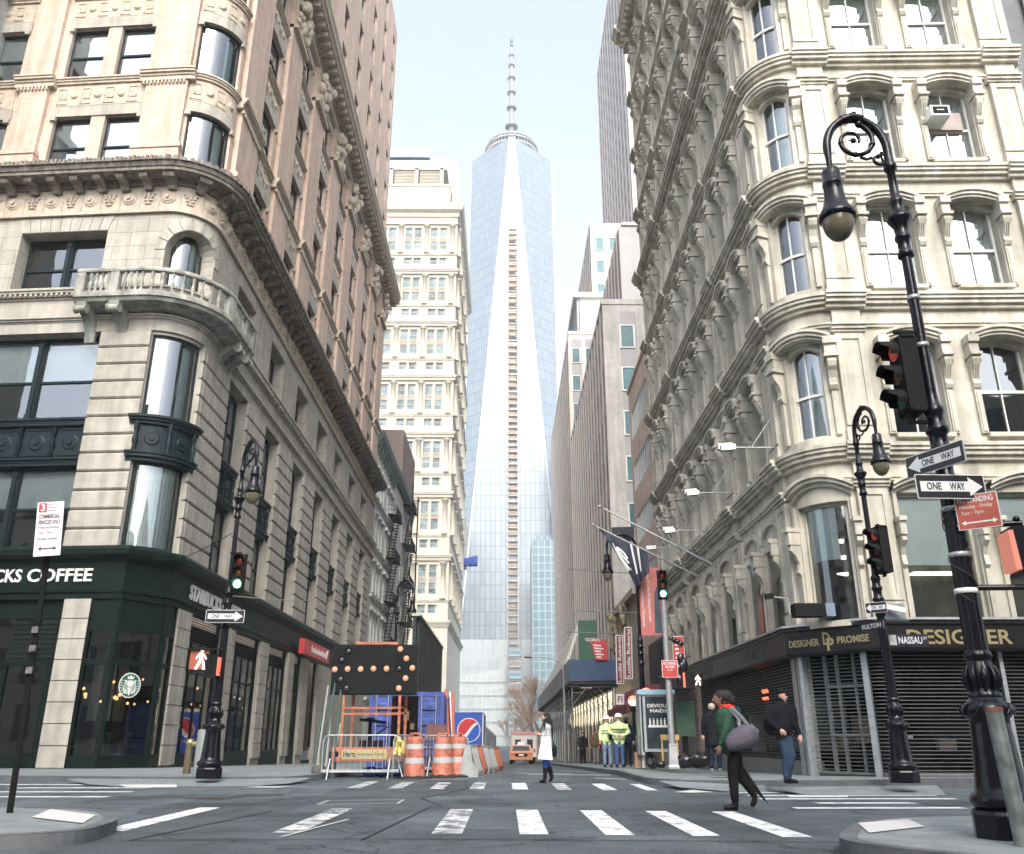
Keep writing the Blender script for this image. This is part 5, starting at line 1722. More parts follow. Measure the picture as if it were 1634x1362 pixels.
# ================================================================== right side of the street, beyond the corner building
BR = thing('salmon_brick_building', 'low salmon brick building with wide steel windows beyond the cream corner building', 'building', (14, 52, 0), world=True)
PB = Path([(8.15, 53.2), (8.15, 44.1), (30, 44.1)]).zero_at(1)
b = MB(); ops = [(-8.2, -2.2, 8.8, 10.6), (-8.2, -2.2, 12.2, 14.0), (-8.2, -2.2, 15.6, 17.4), (-8.2, -2.2, 19.0, 21.0)]
b.fwall(PB, -9.1, 0, 5.5, 22.6, ops, .12); b.fwall(PB, 0, 22, 0, 22.6, [], .3); b.fbox(PB, -9.15, 0.1, 22.6, 22.85, -.3, .1); b.box(8.5, 30, 53.0, 53.2, 0, 22.6)
b.build('wall', ashlar('salmon_brick', (.72, .56, .46), .25, .08, .006, .85), BR)
for (a, c, z0, z1) in ops:
    f = MB()
    k = a
    while k < c: f.fbox(PB, k, k + .1, z0, z1, -.1, -.02); k += .66
    f.fbox(PB, a, c, z0, z0 + .1, -.1, -.02); f.fbox(PB, a, c, z1 - .1, z1, -.1, -.02)
    o = f.build('window', M['sash'], BR)
    g = MB(); g.fbox(PB, a, c, z0, z1, -.12, -.10); g.build('pane', MATS['tower_pane'], o)
bb = MB(); bb.fbox(PB, -9.1, 0, 5, 22, -1.3, -1.2); bb.build('interior_wall', M['dark'], BR)
s = MB()                                  # old shop fronts and carved entrance below
s.fbox(PB, -22.3, 0, -1.5, 5.5, -.6, .0, 0); s.fbox(PB, -22.3, -9.2, 5.5, 9.4, -3, .0, 0); s.fbox(PB, -22.3, -9.2, 9.4, 9.8, -3, .35, 0); s.fbox(PB, -5.8, -.4, 2.8, 6.0, .0, .06, 3); s.fbox(PB, -21, -7.0, .2, 3.6, -.1, .25, 1); s.fprof(PB, -14, -7, [(0, 2.9), (1.2, 2.5), (1.2, 2.7), (0, 3.7)], 2)
k = -5.6
while k < -.5: s.fbox(PB, k, k + .12, 2.9, 5.9, .05, .12, 1); k += .42
s.build('shop_fronts', [mat('cream_terracotta', (.40, .36, .28), .85, .2, 2), mat('dark_shop', (.05, .05, .05), .5), mat('maroon_awning', (.22, .04, .05), .7), M['steeld']], BR)
for (yy, wd) in ((62.5, 1.5), (57.5, 1.1)):
    e = MB(); rr = random.Random(int(yy))
    for k in range(46): e.ball((8.0 - (.15 + .3 * (k / 46)) * rr.random(), yy + rr.random() * wd * (.4 + .6 * k / 46), 4.9 + 4.6 * k / 46), .12 + .10 * rr.random(), 4, 0, (1, 1, 1.5))
    e.fbox(PB, -(yy + wd - 44.1), -(yy - 44.1), 5.2, 9.8, -.1, .14)
    e.build('carved_console', mat('weathered_gold', (.30, .26, .17), .8, .3, 4), BR)

def finned(P, s0, s1, z0, z1, root, pitch=1.25, wallc='pink_granite', name='fins'):
    b = MB(); s = s0
    while s < s1:
        b.fbox(P, s, s + pitch * .4, z0, z1, -.01, .10); s += pitch * 2
    b.build(name, M['pinkst'], root)
M['pinkst'] = mat('pinkish_limestone', (.72, .65, .60), .85, .05, .5)
M['palew'] = ashlar('pale_panel_wall', (.54, .53, .51), 1.4, .7, .008, .88)
M['bandg'] = mat('grey_spandrel', (.36, .36, .37), .7, .06, .5)
M['tealw'] = mat('teal_window', (.07, .17, .20), .35, .25, .4, spec=.3)
def slab(name, label, Y, ztop, X0=8.3, Y1=None, wide=24, cols=(), wallm='palew', pitch=1.25):
    root = thing(name, label, 'building', (X0 + 10, Y + 15, -1), world=True)
    Y1 = Y1 or Y + 40
    P = Path([(X0, Y1), (X0, Y), (X0 + wide, Y)]).zero_at(1)
    b = MB()
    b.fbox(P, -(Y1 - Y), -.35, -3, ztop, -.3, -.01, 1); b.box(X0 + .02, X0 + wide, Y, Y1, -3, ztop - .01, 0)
    b.fbox(P, -(Y1 - Y), wide, ztop, ztop + .5, -.3, .08, 0)
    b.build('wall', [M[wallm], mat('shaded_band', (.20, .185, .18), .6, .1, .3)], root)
    finned(P, -(Y1 - Y), -.4, -3, ztop, root, pitch)
    sp = MB(); z = 4
    while z < ztop - 2:
        sp.fbox(P, -(Y1 - Y), -.4, z, z + 1.7, -.01, .012); z += 3.75
    sp.build('window_bands', mat('dark_band_glass', (.26, .24, .235), .4, .2, .3), root)
    for (a, c) in cols:
        zz = ztop - .8; k = 0
        f = MB(); f.fbox(P, a, c, 0, ztop - .7, -.02, .06)
        f.build('spandrel_strip', M['bandg'], root)
        while zz > 8 and k < 16:
            wn = MB(); wn.fbox(P, a + .12, c - .12, zz - 3.3, zz - 1.3, .05, .09)
            o = wn.build('window', M['tealw'], root)
            fr = MB(); fr.fbox(P, a + .05, c - .05, zz - 3.4, zz - 3.3, .05, .16); fr.fbox(P, a + .05, c - .05, zz - 1.3, zz - 1.2, .05, .16)
            fr.fbox(P, a + .05, a + .13, zz - 3.3, zz - 1.3, .05, .16); fr.fbox(P, c - .13, c - .05, zz - 3.3, zz - 1.3, .05, .16); fr.build('frame', M['white'], o)
            zz -= 3.95; k += 1
    return root
slab('finned_office_slab', 'pale finned office slab with a blank end wall beside the salmon brick building', 66.6, 36.5, 8.3, 103.4, 26, [(1.5, 2.85), (3.6, 4.95)])
slab('finned_office_slab', 'farther and higher finned slab with stacked teal windows on its narrow end', 103.6, 51.7, 8.3, 146, 26, [(.4, 1.65), (2.2, 3.4)], 'pinkst', 1.6)
ph = thing('rooftop_plant_room', 'white louvred plant room on the roof of the farther finned slab', 'plant room', (14, 112, 52.3), world=True)
b = MB(); b.box(10.3, 22, 108, 120, 52.32, 59.5, 0)
for k in range(16): b.box(10.5 + k * .7, 10.8 + k * .7, 107.8, 108, 52.4, 59, 0)
b.box(9.4, 22.4, 107.4, 121, 59.5, 60.2, 0); b.box(9.9, 10.2, 107.9, 120, 52.32, 59.5, 1)
b.build('wall', [M['white'], M['steeld']], ph)
slab('stepped_office_tower', 'stepped back pinkish tower with teal windows rising behind the finned slabs', 112.0, 74.0, 12.6, 150, 20, [(.8, 2.15), (2.8, 4.15)], 'pinkst', 1.5)
wb = thing('white_blank_wall_block', 'block with a blank white end wall above the nearest finned slab', 'building', (18, 90, 0), world=True)
PW = Path([(12.1, 108), (12.1, 80), (36, 80)]).zero_at(1)
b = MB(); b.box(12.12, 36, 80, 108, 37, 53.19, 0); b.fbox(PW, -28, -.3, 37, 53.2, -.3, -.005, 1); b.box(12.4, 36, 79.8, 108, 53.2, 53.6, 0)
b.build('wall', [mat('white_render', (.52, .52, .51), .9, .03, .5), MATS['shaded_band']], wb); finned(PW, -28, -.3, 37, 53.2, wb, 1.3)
T4 = slab('tall_finned_tower', 'very tall pink striped tower running out of the top of the photo', 125, 150, 21.6, 165, 26, [], 'pinkst', 1.9)
# dark building at the far right and the stone corner at the far left
DB = thing('dark_ribbed_tower', 'dark grey ribbed tower showing in the top right corner', 'building', (30, 40, 0), world=True)
b = MB(); b.box(18.3, 40, 30, 55, 0, 75, 0)
for k in range(22): b.box(18.1, 18.3, 30 + k * 1.1, 30.5 + k * 1.1, 0, 75, 0); b.box(18.3 + k, 18.7 + k, 29.8, 30, 0, 75, 0)
b.build('wall', mat('dark_ribbed_wall', (.10, .11, .115), .6, .15, 1), DB)
LSB = thing('grey_stone_neighbour', 'grey stone building edge in the top left corner', 'building', (-28, 32, 0), world=True)
b = MB(); b.box(-40, -23.9, 27, 45, 0, 60, 0)
for z in (30, 34.3, 38.6, 43): b.box(-40, -23.6, 26.7, 45, z, z + .5, 0)
b.build('wall', ashlar('grey_ashlar', (.40, .41, .40), 1.1, .5, .012, .6), LSB)

# the street goes on behind the camera
for nm, lab, x0, x1, y0, y1, h in (('office_block', 'brown office block on the left corner behind the viewpoint', -46, -13.5, -60, 2, 24), ('office_block', 'brown office block on the right corner behind the viewpoint', 9.5, 46, -60, -3, 20), ('office_block', 'office block closing the street far behind the viewpoint', -30, 30, -140, -120, 40)):
    o = thing(nm, lab, 'building', ((x0 + x1) / 2, (y0 + y1) / 2, 0), world=True)
    b = MB(); b.box(x0, x1, y0, y1, -.5, h)
    z = 5
    while z < h - 2: b.box(x0 - .15, x1 + .15, y0 - .15, y1 + .15, z, z + .4); z += 4
    b.build('wall', curtain('behind_wall', (.10, .11, .115), (.42, .39, .34), 2.6, 4.0, .75, .9, .4, .3, .0), o)
# ================================================================== street lamps
LABARM = {}
def crook_lamp(loc, rz, height, label, lean=0.0, fluted=True, name='street_lamp', arm=1.45, low=True):
    # local: arm reaches toward +x, total height to the top of the crook = 8.0
    t = thing(name, label, 'street lamp', loc, rz, 'black bishop crook street lamps', scale=height / 8.0)
    t.rotation_euler = (lean, 0, rz)
    n = 28 if fluted else 14
    b = MB()
    b.lathe([(.30, 0), (.30, .20), (.285, .23), (.25, .25)], (0, 0, 0), 8, sm=False)
    b.lathe([(.25, .25), (.275, .28), (.285, .32), (.265, .36), (.225, .39), (.215, .45), (.198, .62), (.182, .85), (.172, .98), (.172, 1.02), (.21, 1.06), (.232, 1.10), (.215, 1.15), (.165, 1.18), (.145, 1.21)], (0, 0, 0), n)
    b.build('lamp_base', M['black'], t)
    c = MB()
    c.lathe([(.145, 1.21), (.155, 1.24), (.128, 1.27), (.118, 1.3), (.135, 1.36), (.138, 1.43), (.122, 1.50), (.108, 1.54), (.105, 1.56), (.13, 1.58), (.13, 1.62), (.105, 1.65)], (0, 0, 0), n, flute=8, fd=.10)
    if fluted:
        for k in range(10):
            a = 2 * math.pi * k / 10
            c.tube([(.12 * math.cos(a), .12 * math.sin(a), 1.28), (.155 * math.cos(a), .155 * math.sin(a), 1.37), (.148 * math.cos(a), .148 * math.sin(a), 1.44), (.12 * math.cos(a), .12 * math.sin(a), 1.51)], [.022, .027, .023, .01], 6)
            c.tube([(.22 * math.cos(a), .22 * math.sin(a), 1.06), (.232 * math.cos(a + .15), .232 * math.sin(a + .15), 1.11), (.2 * math.cos(a + .3), .2 * math.sin(a + .3), 1.16)], [.016, .02, .012], 5)
    c.build('collar', M['black'], t)
    s = MB(); s.lathe([(.102, 1.65), (.095, 2.6), (.086, 3.3)], (0, 0, 0), 48 if fluted else 16, flute=12 if fluted else 0, fd=.16)
    s.lathe([(.086, 3.3), (.11, 3.33), (.11, 3.39), (.088, 3.42), (.09, 3.62), (.118, 3.65), (.118, 3.7), (.092, 3.73), (.09, 3.86), (.115, 3.89), (.115, 3.94), (.09, 3.97), (.088, 4.08), (.105, 4.11), (.1, 4.16), (.072, 4.2), (.062, 4.32)], (0, 0, 0), n)
    s.lathe([(.062, 4.32), (.056, 6.0)], (0, 0, 0), 16)
    s.lathe([(.056, 6.0), (.088, 6.02), (.088, 6.07), (.068, 6.1), (.07, 6.22), (.09, 6.25), (.088, 6.29), (.075, 6.31), (.085, 6.42), (.135, 6.50), (.142, 6.54), (.08, 6.58), (.066, 6.7), (.08, 6.74), (.08, 6.78), (.052, 6.82), (.046, 7.18), (.07, 7.2), (.075, 7.26), (.06, 7.3), (.052, 7.38)], (0, 0, 0), n)
    s.build('shaft', M['black'], t)
    a_ = MB(); Rr = arm / 2
    pts = []
    for k in range(19):
        a = math.pi * k / 18
        pts.append((Rr - Rr * math.cos(a), 0, 7.5 + .45 * math.sin(a)))
    pts = [(0, 0, 7.32)] + pts + [(arm, 0, 7.35), (arm, 0, 7.2)]
    a_.tube(pts, [.054] + [.05] * 19 + [.036, .03], 12)
    a_.tube([(Rr - .03, 0, 7.97), (Rr - .03, 0, 8.04)], [.026, .036], 8, cap=True)
    a_.tube([(Rr - .12, 0, 7.945), (Rr + .02, 0, 7.96), (Rr + .14, 0, 7.93)], [.055, .07, .055], 8)
    sc = []
    q_ = arm / .72
    for k in range(40):
        u = k / 39; a = math.pi * .62 + u * math.pi * 2.45; rr = .265 * (1 - u * .74)
        sc.append((Rr + .03 - rr * q_ * math.cos(a + math.pi), 0, 7.62 + rr * math.sin(a)))
    a_.tube(sc, [.034 - .015 * (k / 39) for k in range(40)], 8)
    for k in range(0, 36, 7): a_.ball(sc[k], .046 - .0006 * k, 5)
    a_.ball((Rr + .03, 0, 7.63), .035, 6)
    for k in range(7):
        q = 2 * math.pi * k / 7; a_.tube([(Rr + .03, 0, 7.63), (Rr + .03 + .06 * math.cos(q), 0, 7.63 + .06 * math.sin(q))], [.02, .005], 5)
    s2 = []
    for k in range(20):
        u = k / 19; a = -math.pi * .1 + u * math.pi * 1.9; rr = .105 * (1 - u * .6)
        s2.append((.12 + rr * math.cos(a + 2.2) * 1, 0, 7.36 + rr * math.sin(a + 2.2)))
    a_.tube(s2, .020, 6); a_.ball(s2[-1], .032, 5)
    a_.tube([(.03, 0, 7.3), (.07, 0, 7.28), s2[0]], .015, 6)
    a_.tube([(.20, 0, 7.38), (.26, 0, 7.36), (.34, 0, 7.39)], .02, 6)
    a_.build('crook_arm', M['black'], t)
    l = MB(); x = arm
    l.lathe([(.035, 7.22), (.09, 7.2), (.104, 7.16), (.107, 7.02), (.115, 7.01), (.115, 6.98), (.108, 6.97), (.112, 6.88), (.122, 6.78), (.15, 6.68), (.195, 6.60), (.21, 6.56), (.21, 6.52), (.18, 6.50)], (x, 0, 0), 28)
    l.build('lamp_hood', M['black'], t)
    g = MB(); g.lathe([(.178, 6.51), (.176, 6.44), (.155, 6.36), (.11, 6.29), (.06, 6.25), (.01, 6.235)], (x, 0, 0), 24); g.build('lamp_globe', M['lampglass'], t)
    nb = MB(); text_mb(nb, '17', (x - .035, -.109, 7.08), (1, 0, 0), (0, 0, 1), .07, .065, 0, True); nb.build('lettering', M['white'], t)
    return t

LFx, LFy = 4.68, 8.75
LF = crook_lamp((LFx, LFy, .13), R(180), 8.2, 'nearest black lamp post, carrying two one way signs and a red sign', fluted=True, arm=.72)
LR_ = crook_lamp((7.68, 17.8, .2), R(-80), 7.6, 'black lamp post on the right corner before the shuttered shop', fluted=True, arm=.8)
LL = crook_lamp((-6.87, 21.5, .13), R(-48), 8.2, 'black lamp post on the coffee shop corner with a green traffic light', fluted=True, arm=.72)
crook_lamp((-5.75, 46, gz(46) + .13), R(-15), 9.2, 'black lamp post behind the dark board of lights beside the fire escapes', fluted=False, arm=.75)
crook_lamp((5.5, 36, gz(36) + .13), R(180), 9.3, 'black lamp post rising behind the red hospital banner', fluted=False, arm=1.05)
lamp_x = LFx

def band(parent, x, y, z, r_, mat_=None, h=.05):
    b = MB(); b.lathe([(r_, z), (r_ + .008, z), (r_ + .008, z + h), (r_, z + h)], (x, y, 0), 16); b.build('clamp_band', mat_ or M['steel'], parent)

# ---- grey pipe bollard in front of the lamp
bo = thing('pipe_bollard', 'leaning grey steel pipe bollard standing in front of the nearest lamp post', 'bollard', (4.42, 8.12, .13))
b = MB(); b.tube([(.03, 0, 0), (-.02, 0, 1.12)], .072, 18); b.tube([(-.02, 0, 1.10), (-.022, 0, 1.135)], .078, 18, mi=1)
b.build('pipe', [mat('worn_grey_pipe', (.20, .22, .22), .45, .3, 6, .2, 30, metal=.5), mat('rust', (.16, .07, .04), .9, .3, 10)], bo)

# ---- one way signs and others: flat plates with lettering
def sign(name, label, C, X, W, H, build, parent=None, th=.012, group=None, cat='sign', up=(0, 0, 1)):
    # C centre, X the reader's right along the plate
    X = Vector(X).normalized(); Z = Vector(up).normalized(); N = X.cross(Z).normalized()        # N points at the reader
    C = Vector(C)
    root = thing(name, label, cat, tuple(C), group=group, world=True)
    def pt(u, v, d=0): return C + X * (u * W / 2) + Z * (v * H / 2) + N * d
    def poly(mb, pts, d, mi=0): mb.add([pt(u, v, d) for u, v in pts], [tuple(range(len(pts)))], mi)
    build(root, pt, poly, X, Z, N, W, H, th)
    return root
def rr_pts(w=1.0, h=1.0, c=.04, asp=1.0):
    o = []
    for (sx, sy, a0) in ((1, -1, -90), (1, 1, 0), (-1, 1, 90), (-1, -1, 180)):
        for k in range(4):
            a = R(a0 + 30 * k); o.append((sx * (w - c) + c * math.cos(a), sy * (h - c * asp) + c * asp * math.sin(a)))
    return o
def plate_base(root, pt, front, back='steel', c=.04, asp=1.0, th=.012):
    b = MB(); o = rr_pts(1, 1, c, asp); n = len(o)
    b.add([pt(u, v, 0) for u, v in o] + [pt(u, v, -th) for u, v in o], [tuple(range(n)), tuple(range(2 * n - 1, n - 1, -1))], 0)
    b.m[-1] = 1
    b.add([pt(u, v, 0) for u, v in o] + [pt(u, v, -th) for u, v in o], [(i, n + i, n + (i + 1) % n, (i + 1) % n) for i in range(n)], 1)
    return b.build('plate', [front, M[back]], root)
signw = mat('sign_white', (.66, .67, .68), .45, .04, 6)
signb = mat('sign_black', (.012, .012, .016), .4, .2, 6)
signr = mat('sign_red', (.42, .045, .04), .45, .12, 3)
def one_way(flip):
    def f(root, pt, poly, X, Z, N, W, H, th):
        plate_base(root, pt, signw, asp=W / H * 1.0)
        b = MB(); poly(b, rr_pts(.975, .93, .03, 3), .003); b.build('black_field', signb, root)
        s = -1 if flip else 1
        a = [(-.88, -.42), (.52, -.42), (.52, -.78), (.92, 0), (.52, .78), (.52, .42), (-.88, .42)]
        a = [(s * u, v) for u, v in a]
        if flip: a = a[::-1]
        b = MB(); poly(b, a, .006); b.build('arrow', signw, root)
        b = MB()
        u0 = -.70 if not flip else -.42
        text_mb(b, 'ONE', pt(u0, -.3, .009), X, Z, W * .21, H * .31, 0, True); text_mb(b, 'WAY', pt(u0 + .66, -.3, .009), X, Z, W * .22, H * .31, 0, True)
        b.build('lettering', signb, root)
    return f
def P(px, py, Y): return atY(px, py, Y)
# front sign: faces the camera, arrow to the right
Yf = 8.5
cA = P(1517, 776, Yf); wA = (P(1573, 776, Yf) - P(1461, 776, Yf)).length
sign('one_way_sign', 'one way sign pointing right, lower of the two on the nearest lamp post', cA, (1, 0.03, 0), 1.12 * wA / 1.12, .38 * wA / 1.12 * 1.05, one_way(False))
cB = P(1491, 733, Yf + .1)
sign('one_way_sign', 'one way sign turned sideways with arrow to the left, upper on the nearest lamp post', cB, (.42, -.91, 0), wA * 1.0, .36 * wA / 1.12, one_way(True))
def nostanding(root, pt, poly, X, Z, N, W, H, th):
    plate_base(root, pt, signw)
    b = MB(); poly(b, rr_pts(.955, .955, .03), .002); b.build('red_field', mat('sign_red_faded', (.40, .10, .07), .35, .12, 3), root)
    b = MB()
    text_mb(b, 'NO STANDING', pt(-.85, .52, .004), X, Z, W * .82, H * .17, 0, True)
    text_mb(b, 'Monday - Friday', pt(-.8, .14, .004), X, Z, W * .76, H * .13); text_mb(b, '7am - 7pm', pt(-.75, -.2, .004), X, Z, W * .5, H * .12)
    poly(b, [(-.62, -.66), (.62, -.66), (.62, -.58), (-.62, -.58)], .004)
    poly(b, [(.84, -.62), (.62, -.48), (.62, -.76)], .004); poly(b, [(-.84, -.62), (-.62, -.76), (-.62, -.48)], .004)
    b.build('lettering', signw, root)
cC = P(1560, 815, Yf)
ns = sign('no_standing_sign', 'red no standing sign tilted on its bracket at the nearest lamp post', cC, (.80, -.60, 0.0), .40, .36, nostanding)
b = MB(); q0 = Vector((LFx - .02, LFy, cC.z - .12)); b.beam(q0, cC + Vector((-.12, .12, -.12)), .03); b.beam(q0 + Vector((0, 0, .22)), cC + Vector((-.12, .12, .1)), .03)
b.build('bracket', M['steel'], ns)
# ped signal housing at the right frame edge
pc = P(1640, 880, 8.6)
pr_ = thing('pedestrian_signal', 'pedestrian signal box seen edge on at the right border, hung from the nearest lamp post', 'traffic signal', tuple(pc), world=True)
b = MB(); b.hexa([(pc.x - .16, pc.y - .12, pc.z - .26), (pc.x + .24, pc.y - .20, pc.z - .26), (pc.x + .28, pc.y + .1, pc.z - .26), (pc.x - .12, pc.y + .18, pc.z - .26)], [(pc.x - .18, pc.y - .12, pc.z + .24), (pc.x + .22, pc.y - .20, pc.z + .24), (pc.x + .26, pc.y + .1, pc.z + .24), (pc.x - .14, pc.y + .18, pc.z + .24)])
b.build('housing', M['black'], pr_)
b = MB(); b.hexa([(pc.x - .21, pc.y - .10, pc.z - .2), (pc.x - .165, pc.y - .13, pc.z - .2), (pc.x - .125, pc.y + .16, pc.z - .2), (pc.x - .17, pc.y + .19, pc.z - .2)], [(pc.x - .22, pc.y - .10, pc.z + .2), (pc.x - .185, pc.y - .13, pc.z + .2), (pc.x - .145, pc.y + .16, pc.z + .2), (pc.x - .18, pc.y + .19, pc.z + .2)]); b.build('lens', emis('hand_glow', (.8, .28, .2), .45), pr_)
b = MB(); b.tube([(LFx + .1, LFy, pc.z - .34), (pc.x - .1, pc.y, pc.z - .36), (pc.x + .2, pc.y, pc.z - .3), (pc.x + .2, pc.y, pc.z - .2)], .03, 10); b.tube([(LFx + .1, LFy, pc.z + .3), (pc.x, pc.y, pc.z + .3)], .03, 10); b.ball((pc.x - .05, pc.y, pc.z + .34), .035, 8); b.build('bracket', M['black'], pr_)
# tape and bands on the nearest lamp
for (z, r_, m_) in ((2.25, .1, 'white'), (2.62, .098, 'steel'), (3.1, .095, 'steel'), (5.0, .064, 'steel'), (5.6, .062, 'steel')): band(LF, 0, 0, z * 8 / 8.2, r_ + .0, M[m_])
tp_ = MB()
for k in range(5):
    pts = [((.1 + .002 * k) * math.cos(a * .35 + k), (.1 + .002 * k) * math.sin(a * .35 + k), 2.5 + .05 * k + .03 * a * (1 if k % 2 else -1)) for a in range(18)]
    tp_.tube(pts, .006, 4)
tp_.build('wound_tape', mat('black_tape', (.03, .03, .035), .3), LF)
st_ = MB(); st_.add([(-.02, -.205, .62), (.09, -.2, .60), (.09, -.185, .78), (-.01, -.19, .80)], [(0, 1, 2, 3)]); st_.build('torn_notice', M['blind'], LF)

# ---- traffic signals
def traffic_signal(name, label, C, rz, s, lit, bracket=(0.35, 0), tilt=0.0):
    # local: lamps look toward -y
    t = thing(name, label, 'traffic signal', tuple(C), rz, scale=s, group='three lamp traffic signals')
    b = MB(); b.box(-.17, .17, -.02, .22, -.55, .55); b.box(-.19, .19, .0, .18, -.57, -.53); b.box(-.19, .19, .0, .18, .53, .57)
    for z in (-.36, 0, .36): b.box(-.175, .175, -.03, .0, z - .17, z + .17)
    b.build('housing', M['blk'], t)
    for i, z in enumerate((.36, 0, -.36)):
        v = MB()
        n = 14; a0, a1 = R(-30), R(210)
        vs = []
        for k in range(n + 1):
            a = a0 + (a1 - a0) * k / n
            for (r_, y) in ((.15, -.03), (.15, -.28 if R(20) < a < R(160) else -.16)): vs.append((r_ * math.cos(a), y, z + r_ * math.sin(a)))
        v.add(vs, [(2 * k, 2 * k + 1, 2 * k + 3, 2 * k + 2) for k in range(n)], 0, True)
        v.add([(x * .95, y, (zz - z) * .95 + z) for x, y, zz in vs], [(2 * k + 2, 2 * k + 3, 2 * k + 1, 2 * k) for k in range(n)], 0, True)
        v.build('visor', M['blk'], t)
        l = MB(); l.lathe([(.13, -.04), (.09, -.07), (.03, -.085), (.001, -.088)], (0, 0, z), 18, axis='y')
        on = lit == i
        mm = {0: ('red_lens', (.16, .02, .015), (1, .12, .06)), 1: ('amber_lens', (.14, .06, .01), (1, .5, .1)), 2: ('green_lens', (.02, .10, .06), (.25, 1, .62))}[i]
        l.build('lens', emis(mm[0] + '_lit', mm[2], 3.5 if i == 2 else .12) if on else mat(mm[0], mm[1], .25), t)
    k = MB(); k.tube([(bracket[0], .1, -.62), (0, .1, -.62), (0, .1, -.55)], .03, 8); k.tube([(bracket[0], .1, .62), (0, .1, .62), (0, .1, .55)], .03, 8); k.build('bracket', M['blk'], t)
    return t
c1 = P(1437, 600, 8.75); traffic_signal('traffic_signal', 'black traffic signal in side view high on the nearest lamp post', c1, R(-88), .80, 0, (-.02, 0))
b = MB(); zz = (c1.z - .13) * 8 / 8.2
for d in (-.62, .62): b.beam((0, 0, zz + d * .85), (.0 + (LFx - c1.x) * 8 / 8.2, 0, zz + d * .86), .035)
b.build('signal_arm', M['blk'], LF)
c2 = P(1395, 880, 17.8); traffic_signal('traffic_signal', 'small traffic signal in side view on the right corner lamp post', (c2.x, 17.6, c2.z), R(-80), .86, 0, (-.1, 0))
c3 = P(383, 914, 21.3); traffic_signal('traffic_signal', 'green traffic light hung beside the lamp post on the coffee shop corner', (c3.x, 21.2, c3.z), R(4), .80, 2, (-.35, 0))
cp = P(1064, 970, 29.5)

# ---- aluminium signal pole on the right pavement
PX, PY = 5.1, 28.0
base_z = gz(PY) + .16
pl = thing('signal_pole', 'grey aluminium signal pole with tapered foot among the rubbish bags', 'pole', (PX, PY, base_z))
b = MB(); b.lathe([(.23, 0), (.23, .06), (.20, .1), (.155, .62), (.16, .68), (.11, .72)], (0, 0, 0), 4, sm=False, a0=R(45), a1=R(405)); b.build('foot', M['steel'], pl)
b = MB(); b.lathe([(.105, .7), (.085, 5.3), (.09, 5.32), (.09, 5.36)], (0, 0, 0), 16); b.build('pole', M['steel'], pl)
traffic_signal('traffic_signal', 'green traffic light on top of the grey aluminium pole', (PX - .02, PY - .1, base_z + 5.55), R(0), .82, 2, (0, 0))
def anytime(root, pt, poly, X, Z, N, W, H, th):
    plate_base(root, pt, signw); b = MB(); poly(b, rr_pts(.94, .94, .03), .003); b.build('red_field', signr, root)
    b = MB(); text_mb(b, 'NO STANDING', pt(-.8, .48, .006), X, Z, W * .8, H * .16, 0, True); text_mb(b, 'ANYTIME', pt(-.6, .1, .006), X, Z, W * .6, H * .14, 0, True); text_mb(b, 'arrow' and '<->', pt(-.35, -.2, .006), X, Z, W * .35, H * .1, 0, True); b.build('lettering', signw, root)
v = P(1069, 1067, 27.8); sign('no_standing_sign', 'small square red no standing sign on the grey aluminium pole', v, (1, 0, 0), .50, .52, anytime)
def anytime2(root, pt, poly, X, Z, N, W, H, th):
    plate_base(root, pt, signw); b = MB(); poly(b, rr_pts(.94, .96, .03), .003); b.build('red_field', signr, root)
    b = MB()
    for i, s_ in enumerate((.5, .8, .6, 1.1, .9, .7)): poly(b, [(-.6, .66 - .27 * i), (-.6 + s_, .66 - .27 * i), (-.6 + s_, .78 - .27 * i), (-.6, .78 - .27 * i)], .006)
    b.build('lettering', signw, root)
v = P(1083, 1040, 28.2); rs = sign('turn_rule_sign', 'tall red rule sign half wrapped in black plastic beside the grey pole', v, (1, .1, 0), .38, 1.0, anytime2)
b = MB(); rr = random.Random(2)
for k in range(14): b.ball((v.x - .05 + .28 * rr.random(), v.y - .06, v.z - .1 - .95 * rr.random()), .10 + .06 * rr.random(), 5, 0, (.9, .5, 1.6))
for k in range(4): b.ball((v.x - .22 + .1 * k, v.y - .05, v.z + .42 - .05 * k), .08, 5, 0, (1.2, .4, .9))
b.build('plastic_wrap', mat('black_plastic', (.012, .012, .014), .18, .2, 8, .6, 12), rs)

